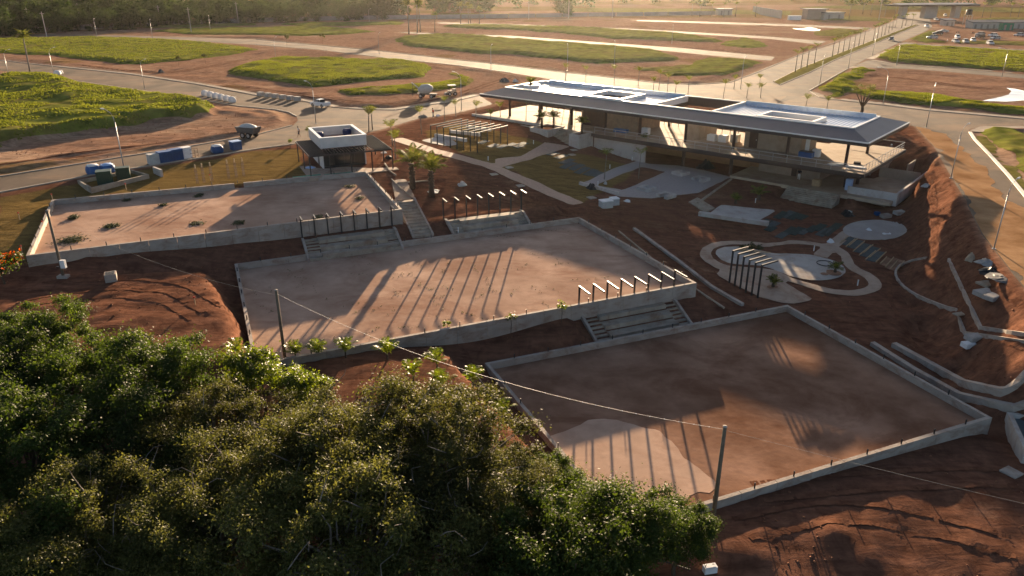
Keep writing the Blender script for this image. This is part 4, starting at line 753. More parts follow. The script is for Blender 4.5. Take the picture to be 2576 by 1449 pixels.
# ================================================================ vegetation
bark = mat('bark', (.09, .065, .045), .9, .3, 4, .4, 20, .2); barkg = mat('grey_bark', (.20, .17, .14), .9, .3, 4, .4, 20, .2)
leafA = leafmat('leaf_dark', (.02, .038, .008), (.075, .10, .018), .42, .6, .22); leafB = leafmat('leaf_olive', (.032, .040, .011), (.12, .118, .032), .45, .6, .22)
leafY = leafmat('leaf_yellow_green', (.06, .09, .012), (.15, .175, .026), .45, .4, .4); leafF = leafmat('leaf_far', (.014, .03, .008), (.055, .075, .02), .3, .8, .1)
leafP = leafmat('palm_leaf', (.045, .06, .014), (.16, .165, .035), .45, .7, .15); leafR = leafmat('red_blossom', (.35, .04, .01), (.5, .1, .02), .4, .6, .2)
def leaves(cen, rad, n, size, seed, flat=.0):     # leaf blades scattered through clumps: cen (k,3), rad (k,)
    r = np.random.default_rng(seed); k = r.choice(len(cen), n, p=rad ** 2 / (rad ** 2).sum()); d = r.normal(size=(n, 3)); d /= np.linalg.norm(d, axis=1)[:, None]
    d[:, 2] = np.where(r.random(n) < .55, np.abs(d[:, 2]), d[:, 2]); rr = rad[k] * (r.random(n) ** .55) * (1 + .3 * r.normal(size=n)); an = r.uniform(.55, 1.55, (len(cen), 3)) * np.array([1, 1, .75])
    c = cen[k] + d * rr[:, None] * an[k]; nrm = d * .6 + r.normal(size=(n, 3)) * .7 + np.array([0, 0, .55]); nrm /= np.linalg.norm(nrm, axis=1)[:, None]
    a = np.cross(nrm, r.normal(size=(n, 3))); a /= np.linalg.norm(a, axis=1)[:, None]; b = np.cross(nrm, a); s = size * (.6 + .8 * r.random(n))[:, None]
    V = np.stack([c - a * s, c + b * s * .45 + nrm * s * .1, c + a * s, c - b * s * .45 + nrm * s * .1], 1).reshape(-1, 3); F = np.arange(4 * n).reshape(n, 4); return V, F
def crown_clumps(Rx, Rz, n, seed, rc=(.22, .36), low=-.35):
    r = np.random.default_rng(seed); out = []
    while len(out) < n:
        d = r.normal(size=3); d /= np.linalg.norm(d)
        if d[2] < low: continue
        q = .4 + .68 * r.random(); out.append((d[0] * Rx * q, d[1] * Rx * q, d[2] * Rz * q))
    return np.array(out), Rx * (rc[0] + (rc[1] - rc[0]) * r.random(n))
def limbs(mb, top, cen, r0, seed, frac=.6):
    r = random.Random(seed); fork = Vector((r.uniform(-.2, .2), r.uniform(-.2, .2), top * .45)); mb.tube([(0, 0, -.4), (r.uniform(-.1, .1), r.uniform(-.1, .1), top * .2), fork], [r0 * 1.25, r0, r0 * .8], 7)
    for c in cen[:int(len(cen) * frac)]:
        c = Vector(c); m = fork.lerp(c, .45) + Vector((r.uniform(-.4, .4), r.uniform(-.4, .4), r.uniform(-.2, .5))); m2 = fork.lerp(c, .75) + Vector((r.uniform(-.3, .3), r.uniform(-.3, .3), r.uniform(-.1, .3)))
        mb.tube([fork, m, m2, c], [r0 * .5, r0 * .32, r0 * .18, r0 * .06], 5, cap=False)
def tree_proto(name, Rx, Rz, zc, ncl, nleaf, size, seed, lm, bm, rc=(.22, .36), frac=.6, r0=.18, low=-.35, twig=0):
    t = thing(name, 'tree', 'tree'); cen, rad = crown_clumps(Rx, Rz, ncl, seed, rc, low); cen = cen + np.array([0, 0, zc])
    mb = MB(); limbs(mb, zc, cen, r0, seed, frac); rr = random.Random(seed)
    for k in range(twig):
        c = Vector(cen[rr.randrange(len(cen))]); d = Vector((rr.gauss(0, 1), rr.gauss(0, 1), abs(rr.gauss(0, .7)))).normalized() * Rx * .3; e1_ = Vector((rr.gauss(0, .2), rr.gauss(0, .2), rr.gauss(.1, .15))); mb.tube([c, c + d * .35 + e1_, c + d * .7 + e1_ * 1.6, c + d + e1_ * .6], [.035, .026, .018, .008], 4, cap=False)
    link('trunk', mb.mesh('trunk', bm, smooth=True), t); V, F = leaves(cen, rad, nleaf, size, seed); link('crown', mesh_np('crown', V, F, lm), t); return t
V1 = tree_proto('broadleaf_tree', 3.4, 3.0, 4.2, 70, 54000, .08, 1, leafA, bark, (.10, .28)); V2 = tree_proto('broadleaf_tree', 3.5, 3.2, 4.2, 64, 54000, .082, 2, leafA, bark, (.10, .30)); V3 = tree_proto('spreading_tree', 6.2, 3.6, 5.4, 150, 82000, .075, 3, leafB, barkg, (.06, .19), .8, .26, -.25, 45)
V4 = tree_proto('spreading_tree', 5.0, 3.2, 5.0, 120, 66000, .075, 4, leafB, barkg, (.07, .2), .8, .22, -.25, 35); V5 = tree_proto('bushy_tree', 2.2, 2.0, 2.2, 16, 14000, .1, 5, leafY, bark, (.28, .42), .4, .1); V6 = tree_proto('twisted_tree', 1.9, 1.1, 4.6, 12, 3200, .13, 6, leafB, barkg, (.2, .34), 1.0, .12, .0)
PT = {id(v): k for k, v in enumerate((V1, V2, V3, V4, V5, V6))}
FG = [(95, 850, V1, .95, 'dense dark tree at the left edge, its top against the lit red earth'), (20, 985, V2, 1.0, 'dense dark tree on the left edge below the topmost one'), (195, 955, V1, 1.0, 'rounded dark tree between the left edge and the twisted tree'), (390, 965, V2, 1.05, 'broad dark tree left of the yellow-green bush, over the red bank'), (325, 850, V6, 1.0, 'small twisted tree with a flat crown against the lit red bank'), (655, 965, V5, 1.05, 'bright yellow-green bushy tree at the corner of the middle court'), (55, 1150, V1, 1.25, 'large dark tree in the middle of the left edge'), (300, 1130, V2, 1.0, 'dark tree under the broad tree over the red bank'), (545, 1090, V4, .8, 'olive tree just below the yellow-green bush'),
      (875, 1165, V3, .95, 'largest spreading tree with bare grey limbs, below the middle court'), (1120, 1150, V4, 1.0, 'spreading olive tree left of the nearest court'), (210, 1340, V4, .95, 'olive tree in the lower left, second from the corner'), (520, 1310, V3, .85, 'wide lacy tree at the bottom, left of centre'), (880, 1370, V4, 1.1, 'lacy olive tree at the bottom, below the largest tree'), (1180, 1340, V3, .75, 'lacy tree at the bottom in the middle of the picture'), (1385, 1222, V1, .6, 'small dark tree leaning over the left wall of the nearest court'), (1560, 1352, V2, .9, 'dark glossy tree before the near corner of the nearest court'), (1705, 1345, V1, .62, 'dark tree beside the wooden pole, rightmost of the wood'), (1410, 1400, V1, 1.1, 'dark tree at the bottom right of the wood'), (30, 1430, V2, 1.1, 'dark tree in the bottom left corner'), (715, 1200, V4, .9, 'olive tree left of the largest spreading tree'), (770, 985, V5, .8, 'green bushy tree right of the yellow-green bush'), (1255, 1215, V4, .6, 'small lacy tree beside the nearest court wall'), (1560, 1430, V5, 1.1, 'low bushy tree at the bottom right of the wood'), (470, 1200, V1, .9, 'dark tree in the shade between the olive trees on the left'), (985, 1230, V4, .8, 'olive tree right under the largest spreading tree'), (340, 1440, V3, .7, 'lacy tree cut by the bottom edge, left')]
CZ = {id(V1): 4.2, id(V2): 4.2, id(V3): 5.4, id(V4): 5.0, id(V5): 2.2, id(V6): 4.6}
for k, (px, py, v, s, lb) in enumerate(FG):
    zc = CZ[id(v)] * s; z = -5.0
    for _ in range(12): x, y = at(px, py, z + zc); z = .5 * z + .5 * gz(x, y)
    o = place(v, USED, (x, y, gz(x, y)), k * 2.4, lb, 'trees in the foreground', s)
    USED[v.name] = 1
# ---- palms
def frond_mesh(name, L, rise, droop, nl, w, lm, seed=1, lw=.05):
    r = random.Random(seed); V = []; F = []; P = [Vector((0, 0, 0)).lerp(Vector((0, 0, 0)), 0)] * 0
    pt = lambda t: Vector((L * t * math.cos(rise) , 0, L * t * math.sin(rise) - droop * L * t * t))
    def quad(a, b, c, d): n = len(V); V.extend([tuple(a), tuple(b), tuple(c), tuple(d)]); F.append((n, n + 1, n + 2, n + 3))
    for i in range(6):
        a, b = pt(i / 6), pt((i + 1) / 6); h = .03 * (1 - i / 7); quad(a + Vector((0, -h, 0)), b + Vector((0, -h, 0)), b + Vector((0, h, 0)), a + Vector((0, h, 0)))
    for i in range(nl):
        t = .14 + .84 * i / (nl - 1); p = pt(t); d = (pt(min(t + .05, 1.02)) - p).normalized(); ll = w * math.sin(math.pi * min(1, .22 + t * .78)) * r.uniform(.85, 1.15)
        for s in (-1, 1):
            e = p + d * ll * .55 + Vector((0, s * ll * .8, -ll * r.uniform(.15, .45))); m = (p + e) / 2 + Vector((0, 0, .08 * ll)); q = d * lw; quad(p - q, m - q * .9, e, m + q * 1.1)
    return mesh_np(name, V, F, lm)
def palm_proto(name, h, r0, fm, nf, tilt=(0, .3), lean=.0, bm=None, seed=1, stub=0):
    t = thing(name, 'palm', 'palm'); mb = MB(); mb.tube([(0, 0, -.3), (lean * .3, 0, h * .33), (lean * .7, 0, h * .7), (lean, 0, h)], [r0 * 1.3, r0, r0 * .85, r0 * .75], 8)
    for k in range(stub): a = k * 2.4; z = h * (.35 + .65 * k / stub); mb.box((lean * .6 + r0 * math.cos(a), r0 * math.sin(a), z), (.16, .1, .14), a)
    link('trunk', mb.mesh('trunk', bm or barkg, smooth=True), t); r = random.Random(seed)
    for k in range(nf):
        o = link('frond', fm[k % len(fm)], t); o.location = (lean, 0, h - .02 * k / nf); o.rotation_euler = (r.uniform(-.25, .25), -r.uniform(*tilt), k * 2.39996 + r.uniform(-.2, .2)); s = r.uniform(.8, 1.1); o.scale = (s, s, s)
    return t
fy = [frond_mesh('young_frond', 2.5, R(66), .55, 11, .5, leafP, k) for k in (1, 2)]; fa = [frond_mesh('avenue_frond', 2.7, R(66), .6, 10, .6, leafP, k, .07) for k in (3, 4)]
fd = [frond_mesh('date_frond', 4.0, R(58), .55, 22, .6, leafP, k, .06) for k in (5, 6)]; ft = [frond_mesh('tall_frond', 4.2, R(46), .62, 12, 1.0, leafP, k, .16) for k in (7, 8)]; fc = [frond_mesh('cycad_frond', 1.5, R(55), .5, 10, .3, leafP, 9)]
PY = palm_proto('young_palm', 2.1, .07, fy, 8, (-.25, .35), .1, barkg, 1); PY2 = palm_proto('young_palm', 3.2, .06, fy, 7, (-.35, .2), -.15, barkg, 2); PA = palm_proto('avenue_palm', 4.0, .09, fa, 6, (-.3, .15), 0, barkg, 3); PD = palm_proto('date_palm', 2.9, .30, fd, 30, (-.45, .45), .05, bark, 4, 26); PTL = palm_proto('tall_palm', 9.5, .2, ft, 18, (-.3, .9), .3, barkg, 5); PC = palm_proto('cycad', .35, .16, fc, 16, (-.4, .5), 0, bark, 6)
YP = sorted([(928, 331, PY, 'in front of the street right of the kiosk, left of a pair'), (937, 327, PY, 'in front of the street right of the kiosk, right of a pair'), (988, 366, PY, 'tallest beside the kiosk pergola'), (995, 398, PY, 'low behind the kiosk pergola, above the big palms'), (1061, 338, PY2, 'on the lawn left of the open pergola'), (1118, 306, PY2, 'at the street edge behind the open pergola'), (1147, 294, PY, 'at the street edge left of the clubhouse corner'), (1197, 298, PY, 'before the left corner of the clubhouse'), (1259, 300, PY, 'at the left end of the raised clubhouse floor'), (1234, 322, PY, 'on the grass below the left end of the clubhouse'), (1323, 312, PY2, 'below the raised terrace left of the planters'), (1524, 366, PY2, 'on the lawn at the raked concrete wall'), (1520, 452, PY2, 'at the left edge of the grey plaza'), (1606, 449, PY2, 'inside the planted square of the grey plaza'), (1619, 408, PY2, 'before the walkway behind the grey plaza'),
 (1423, 208, PY2, 'first behind the clubhouse roof'), (1473, 214, PY2, 'second behind the clubhouse roof'), (1545, 212, PY2, 'third behind the clubhouse roof'), (1605, 217, PY2, 'fourth behind the clubhouse roof'), (1643, 230, PY, 'fifth behind the clubhouse roof'), (1657, 226, PY2, 'sixth behind the clubhouse roof'), (1678, 237, PY2, 'seventh behind the clubhouse roof'), (1698, 240, PY, 'eighth behind the clubhouse roof'), (1730, 244, PY2, 'ninth behind the clubhouse roof'), (1818, 255, PY2, 'at the near edge of the traffic island'), (1846, 224, PY, 'at the far left of the traffic island'), (1878, 247, PY, 'in the middle of the traffic island'), (1913, 247, PY, 'at the near right of the traffic island'), (1910, 222, PY, 'at the far right of the traffic island'), (2025, 279, PY, 'behind the right half of the clubhouse roof, left of two'), (2078, 284, PY, 'behind the right half of the clubhouse roof, right of two')])
for k, (px, py, v, lb) in enumerate(YP): x, y, z = gp(px, py); place(v, USED, (x, y, z), k * 1.7, 'young palm ' + lb, 'young palms round the clubhouse', (1.05 if v is PY else 1.1) * (1.25 if 925 < px < 1000 else 1))
for k, (px, py, lb) in enumerate([(1037.8, 474, 'big feathery date palm between kiosk and stair, left of two'), (1086, 494, 'big feathery date palm above the stair, right of two')]): x, y, z = gp(px, py); place(PD, USED, (x, y, z), k * 1.3, lb, 'two big date palms', 1.12)
for u, v, lb in ((14.8, -.6, 'date palm in the left entrance planter'), (23, -.4, 'date palm in the right entrance planter'), (16.2, .9, 'second date palm at the back of the left entrance planter')): x, y = bw(u, v); place(PD, USED, (x, y, -.12), u, lb, 'date palms in the entrance planters', .62)
place(PC, USED, (*bw(3.6, 10.2), DK + .4), 0, 'dark palm growing through the round opening in the roof', None, 1.5)
MB().lathe((*bw(3.6, 10.2), DK + .1), [(1.6, 0), (1.75, .5), (1.45, .5), (1.4, .2)], 20).build('planter_ring', trimw, roofp)
for px, py, s, lb in ((1850, 512, 1.2, 'dark cycad on the red slope left of the garden stairs'), (1908, 502, 1.7, 'larger dark cycad on the red slope left of the garden stairs'), (2100, 687, 1.1, 'leafy shrub in the round hole of the playground slab'), (1944, 723, 1.1, 'leafy shrub in the square hole beside the frames')): x, y, z = gp(px, py); place(PC, USED, (x, y, z + .05), px, lb, 'dark leafy plants', s)
x, y, z = gp(77, 187); place(PTL, USED, (x, y, z), .6, 'lone tall palm beside the left road', 'tall palms', .95)
for k, (px, py, s, lb) in enumerate([(1029, 86, 1.25, 'tallest palm right of the wood, leftmost of the group'), (1050, 82, 1.25, 'tall palm second in the group right of the wood'), (1058, 81, 1.1, 'tall palm third in the group right of the wood'), (1094, 80, .75, 'shorter palm at the right of the group right of the wood'), (1159, 60, .95, 'far palm, first of the four before the hazy trees'), (1179, 61, .95, 'far palm, second of the four before the hazy trees'), (1184, 61, .85, 'far palm, third of the four before the hazy trees'), (1206, 60, .75, 'far palm, last of the four before the hazy trees'), (2135, 50, .95, 'tall palm behind the white sheds, left of the avenue')]): x, y, z = gp(px, py); place(PTL, USED, (x, y, z), px, lb, 'tall palms', s)
zz5 = lambda zx, zy: (2012 + zx * .21875, zy * .21875)
for k, (zx, zy) in enumerate([(-55, 840), (10, 800), (80, 785), (165, 735), (370, 665), (435, 637), (495, 607), (560, 580), (620, 560), (675, 535), (730, 510), (845, 465), (890, 440), (935, 420), (975, 405), (1020, 375), (1060, 345), (1100, 310), (1170, 325), (1215, 300), (1285, 300)]): x, y, z = gp(*zz5(zx, zy)); place(PA, USED, (x, y, z + .15), k * 1.9, f'slender palm, {nth(k)} counted from the near end of the avenue row', 'palms along the avenue', 1.2)
for k, (px, py) in enumerate([(1740, 40), (1760, 42), (1790, 41), (1820, 43), (1850, 42), (1900, 42), (2170, 36), (2190, 38), (2225, 42), (2250, 44), (2470, 44), (2490, 46), (2540, 45), (2560, 47)]): x, y, z = gp(px, py); place(PA, USED, (x, y, z), k * 1.9, f'hazy far palm, {nth(k)} from the left near the entrance gate', 'far palms near the gate', 1.8)
# ---- yellow-green shrubs at the edge of the wood, bare tree, flowering shrub
PS = palm_proto('palm_shrub', .5, .08, fy, 13, (-.3, .5), 0, bark, 8); 
for ch in PS.children:
    if ch.name.startswith('frond'):
        if not ch.data.name.startswith('shrub'):
            m_ = ch.data.copy(); m_.name = 'shrub_frond'; m_.materials[0] = leafY; ch.data = m_
for k, (px, py) in enumerate([(600, 905), (745, 908), (800, 905), (870, 900), (975, 905), (1040, 960), (1100, 930), (1110, 985), (1190, 975), (1260, 1060)]): x, y, z = gp(px, py); place(PS, USED, (x, y, z), k, f'bright yellow-green palm shrub, {nth(k)} from the left along the edge of the wood', 'bright palm shrubs', .95)
t = thing('bare_tree', 'leafless tree with upright limbs behind the right end of the clubhouse', 'tree', gp(2165, 293)); mb = MB(); bx3 = Vector(t.location)
mb.tube([bx3 - Vector((0, 0, .3)), bx3 + Vector((.1, 0, 1.2)), bx3 + Vector((0, 0, 2.0))], [.35, .3, .26], 8); mb.build('trunk', bark, t, True)
for k in range(11): a = k * 2.4; e = Vector((math.cos(a), math.sin(a), 0)) * random.uniform(.8, 2.0); MB().tube([bx3 + Vector((0, 0, 1.6)), bx3 + e * .5 + Vector((0, 0, 3)), bx3 + e + Vector((0, 0, random.uniform(4, 5.2)))], [.14, .09, .03], 5).build('limb', bark, t, True)
cen, rad = crown_clumps(2.4, 1.0, 12, 9, (.2, .3), .1); V, F = leaves(cen + np.array([0, 0, 4.6]), rad, 900, .12, 9); link('crown', mesh_np('crown', V, F, leafB), t)
t = thing('flowering_shrub', 'shrub with red-orange blossom at the left edge', 'shrub', gp(12, 715)); cen, rad = crown_clumps(1.7, 1.5, 12, 12, (.3, .45), -.2); cen = cen + np.array([0, 0, 1.6])
mb = MB(); limbs(mb, 1.6, cen, .08, 3); link('trunk', mb.mesh('trunk', bark), t); V, F = leaves(cen, rad, 3500, .12, 12); link('crown', mesh_np('crown', V, F, leafA), t); V, F = leaves(cen + np.array([0, 0, .15]), rad * 1.06, 900, .11, 13); link('blossom', mesh_np('blossom', V, F, leafR), t)
def sapling(px, py, h, lb, n=160, m=None, s=.1):
    t = thing('sapling', lb, 'sapling', gp(px, py), 'young saplings'); mb = MB(); mb.tube([(0, 0, -.1), (.05, 0, h * .5), (0, .05, h)], [.03, .025, .012], 5); link('trunk', mb.mesh('trunk', bark), t)
    cen, rad = crown_clumps(h * .28, h * .25, 7, int(px), (.4, .6), -.3); V, F = leaves(cen + np.array([0, 0, h * .8]), rad, n, s, int(px)); link('crown', mesh_np('crown', V, F, m or leafY), t)
for px, py, h, lb in [(1285, 838, 1.7, 'thin sapling left of two below the middle court'), (1412, 812, 1.8, 'thin sapling right of two below the middle court'), (1125, 845, 1.0, 'tiny sapling below the middle court near the shrubs'), (775, 345, 1.6, 'leafy sapling beside the kiosk roof'), (730, 372, 1.2, 'faint sapling beside the walking person'), (450, 166, 2.6, 'dark small tree on the far verge, left of two'), (517, 160, 2.8, 'dark small tree on the far verge, right of two'), (722, 118, 4.2, 'round bush beside the middle street'), (812, 112, 3.6, 'second round bush beside the middle street')]: sapling(px, py, h, lb, 700 if h > 2 else 160, leafB if h > 2 else leafY, .16 if h > 2 else .1)
# ---- the wood behind the lots: front rows tree by tree, the mass behind as one
FT = [tree_proto('forest_tree', 5.0, 5.4, 5.2, 30, 3600, .36, 20 + k, leafF, bark, (.24, .42), .3, .2, -.95) for k in range(4)]
def line(px): return float(np.interp(px, [-60, 0, 250, 640, 800, 1000, 1060], [93, 90, 76, 57, 53, 47, 45]))
n_ = 0
for row, (dy, step, ht) in enumerate([(0, 26, .82), (-9, 30, 1.05), (-18, 34, 1.25)]):
    r = random.Random(row); k = 0; px = -50 + row * 9
    while px < 1000:
        x, y = at(px + r.uniform(-6, 6), line(px) + dy + r.uniform(-2, 2), 0); s = ht * r.uniform(.75, 1.3); v = FT[r.randrange(4)]
        place(v, USED, (x, y, gz(x, y) - .2), r.uniform(0, 6), f'dark forest tree, {nth(k)} from the left in the {["front", "second", "third"][row]} row of the wood', 'trees of the wood behind the lots', (s * r.uniform(.85, 1.2), s * r.uniform(.85, 1.2), s)); k += 1; px += step * r.uniform(.75, 1.25)
fr = [(955, 42, 2.0), (985, 44, 1.9), (1000, 42, 1.7), (1095, 34, 1.7), (1130, 30, 1.9), (1160, 28, 1.9), (1195, 30, 1.7), (1230, 28, 1.5), (1420, 36, 1.2), (1428, 42, .8), (1416, 30, 1.6)]
for k, (px, py, s) in enumerate(fr): x, y = at(px, py, 0); place(FT[k % 4], USED, (x, y, gz(x, y) - .3), k, f'hazy large tree, {nth(k)} of those standing past the right end of the wood', 'hazy trees past the wood', s)
allV = []; allF = []; nb = 0; r = np.random.default_rng(55); base_V = [np.array([v.co for v in next(c for c in f.children if c.name.startswith('crown')).data.vertices]) for f in FT]
if base_V:
    for k in range(260):
        if k < 150: px, py = r.uniform(-200, 1000), None; py = line(px) - r.uniform(24, 52)
        else: px, py = r.uniform(900, 2900), r.uniform(-22, 20)
        py = max(py, -45); x, y = at(px, py, 0); s = r.uniform(.9, 1.7); bv = base_V[k % 4]; sel = r.choice(len(bv) // 4, 420, replace=False); idx = (sel[:, None] * 4 + np.arange(4)).ravel(); V = bv[idx].reshape(-1, 4, 3); c = V.mean(1, keepdims=True); V = ((V - c) * 1.9 + c).reshape(-1, 3) * s + np.array([x, y, gz(x, y) - 1]); allV.append(V); allF.append(np.arange(nb, nb + len(V)).reshape(-1, 4)); nb += len(V)
    tag(link('woodland', mesh_np('woodland', np.concatenate(allV), np.concatenate(allF), leafF)), 'hazy woodland and scattered trees filling the far distance', 'woodland', None, 'stuff')
# ---- tufts that roughen the grass lots, weeds on the courts
def tufts(name, n, size, lm, label, seed, lots, edge=.3):
    r = np.random.default_rng(seed); out = []
    for S, e, P in lots:
        P = np.array(P); lo, hi = P.min(0), P.max(0); x = r.uniform(lo[0], hi[0], n); y = r.uniform(lo[1], hi[1], n); i = np.clip(np.searchsorted(gx, x) - 1, 0, nx - 2); j = np.clip(np.searchsorted(gy, y) - 1, 0, ny - 2); d = S[j, i]; k = (d > edge) & (vnoise(x, y, 71, 3.0) > -.25); x, y, i, j = x[k], y[k], i[k], j[k]
        a = (x - gx[i]) / (gx[i + 1] - gx[i]); b = (y - gy[j]) / (gy[j + 1] - gy[j]); Zt = GZ + e; z = Zt[j, i] * (1 - a) * (1 - b) + Zt[j, i + 1] * a * (1 - b) + Zt[j + 1, i] * (1 - a) * b + Zt[j + 1, i + 1] * a * b; out.append(np.stack([x, y, z], 1))
    c = np.concatenate(out); m = len(c); Vs = []
    for q in range(3):
        an_ = r.uniform(0, 6.28, m); w = size * r.uniform(.5, 1.1, m); h = size * r.uniform(.5, 1.0, m); dx, dy = np.cos(an_) * w / 2, np.sin(an_) * w / 2; lx, ly = r.normal(size=m) * h * .4, r.normal(size=m) * h * .4; Z0 = np.zeros(m)
        Vs.append(np.stack([c + np.stack([-dx, -dy, Z0 - .05], 1), c + np.stack([dx, dy, Z0 - .05], 1), c + np.stack([dx * .5 + lx, dy * .5 + ly, h], 1), c + np.stack([-dx * .7 + lx, -dy * .7 + ly, h * .8], 1)], 1).reshape(-1, 3))
    V = np.concatenate(Vs); o = link(name, mesh_np(name, V, np.arange(len(V)).reshape(-1, 4), lm)); return tag(o, label, 'grass', None, 'stuff')
leafG = leafmat('grass_blade', (.085, .11, .02), (.21, .215, .045), .35, .9, 0)
tufts('grass', 26000, .24, leafG, 'rough sunlit grass tufts on the near lots and the left mound', 5, LOTS[:4] + LOTS[12:15])
leafW = leafmat('weed', (.03, .04, .015), (.09, .095, .035), .3, .6, .2)
def weeds(cen, rad, n, seed, label, size=.14):
    r = np.random.default_rng(seed); P = [gp(*c) for c in cen]; V, F = leaves(np.array([(x, y, z + .06) for x, y, z in P]) , np.array(rad), n, size, seed); V = V.reshape(-1, 4, 3); g0 = min(p[2] for p in P); V[:, :, 2] = g0 + .04 + (V[:, :, 2] - g0) * .33; V = V.reshape(-1, 3)
    return tag(link('weeds', mesh_np('weeds', V, F, leafW)), label, 'weeds', None, 'stuff')
weeds([(185, 550), (280, 570), (410, 517), (495, 563), (600, 562), (180, 605), (500, 493), (880, 470), (905, 500), (800, 548), (320, 505)], [.8, .8, .6, .6, .6, .9, .6, .5, .5, .5, .5], 6500, 21, 'dark weed clumps growing on the upper left court')
r = np.random.default_rng(8); cw = []
for k in range(70):
    a, b = r.random(), r.random(); p = np.array(C2[0]) * (1 - a) * (1 - b) + np.array(C2[1]) * a * (1 - b) + np.array(C2[2]) * a * b + np.array(C2[3]) * (1 - a) * b; d = r.normal(size=2); d /= np.linalg.norm(d)
    for q in range(6): cw.append((*(p + d * q * .35 + r.normal(size=2) * .12), -3.13))
cw = np.array(cw); V, F = leaves(cw, np.full(len(cw), .14), 2600, .05, 31); V[:, 2] = np.clip(V[:, 2], -3.12, -3.0); tag(link('weeds', mesh_np('weeds', V, F, leafW)), 'sparse weeds creeping along cracks of the middle court', 'weeds', None, 'stuff')

# ---- clods and stones strewn over the bare soil
def clods(n, seed):
    r = np.random.default_rng(seed); x = r.uniform(-75, 68, n); y = 30 + 118 * r.random(n) ** 1.4; i = np.clip(np.searchsorted(gx, x) - 1, 0, nx - 2); j = np.clip(np.searchsorted(gy, y) - 1, 0, ny - 2); ex = np.full(GX.shape, -9.0)
    for S in EXCL: ex = np.maximum(ex, S)
    for q, zt, zf in COURTS: ex = np.maximum(ex, S_(q) + .6)
    ex = np.maximum(ex, S_(brect(-4, 72, -3, 23))); k = (ex[j, i] < -.4) & (aG[j, i] < .4) & (vnoise(x, y, 87, 4.0) + r.normal(size=n) * .35 > .1); x, y, i, j = x[k], y[k], i[k], j[k]; m = len(x)
    a = (x - gx[i]) / (gx[i + 1] - gx[i]); b = (y - gy[j]) / (gy[j + 1] - gy[j]); z = GZ[j, i] * (1 - a) * (1 - b) + GZ[j, i + 1] * a * (1 - b) + GZ[j + 1, i] * (1 - a) * b + GZ[j + 1, i + 1] * a * b; s = .02 + .09 * r.random(m) ** 4; c = np.stack([x, y, z + s * .25], 1)
    O = np.array([(1, 0, 0), (0, 1, 0), (-1, 0, 0), (0, -1, 0), (0, 0, .8), (0, 0, -.8)]); V = c[:, None, :] + O[None] * s[:, None, None] * r.uniform(.6, 1.4, (m, 6, 3)); F = np.array([(0, 1, 4), (1, 2, 4), (2, 3, 4), (3, 0, 4), (1, 0, 5), (2, 1, 5), (3, 2, 5), (0, 3, 5)]); F = (np.arange(m)[:, None, None] * 6 + F[None]).reshape(-1, 3)
    return tag(link('soil_clods', mesh_np('soil_clods', V.reshape(-1, 3), F, mat('clod_earth', (.22, .095, .05), .95, .4, .6))), 'loose clods and stones scattered on the bare red soil', 'clods', None, 'stuff')
# ================================================================ vehicles
rubber = mat('tyre_rubber', (.015, .014, .014), .8, .2, 5); rimm = mat('wheel_rim', (.35, .35, .36), .4, .1, 5, 0, 1, .5, .8)
def paint(name, c): return mat('paint_' + name, c, .28, .04, 2, 0, 1, .6)
PW, PSI, PBK, PGR = paint('white', (.72, .70, .68)), paint('silver', (.42, .42, .42)), paint('black', (.02, .02, .022)), paint('grey', (.16, .16, .165))
lampm = mat('lamp_lens', (.75, .72, .65), .15, .05, 4); redl = mat('tail_lens', (.35, .02, .02), .25, .1, 4)
def ring(x, hw, z0, z1, c=.12): return [(x, -hw, z0), (x, hw, z0), (x, hw, z1 - c), (x, hw - c * 1.2, z1), (x, -hw + c * 1.2, z1), (x, -hw, z1 - c)]
def wheel(t, x, y, r=.33):
    mb = MB(); mb.tube([(x, y - .1, r), (x, y + .1, r)], r, 14); w = link('wheel', mb.mesh('wheel', rubber), t); s = 1 if y > 0 else -1
    link('rim', MB().tube([(x, y + s * .095, r), (x, y + s * .112, r)], r * .6, 10).mesh('rim', rimm), w)
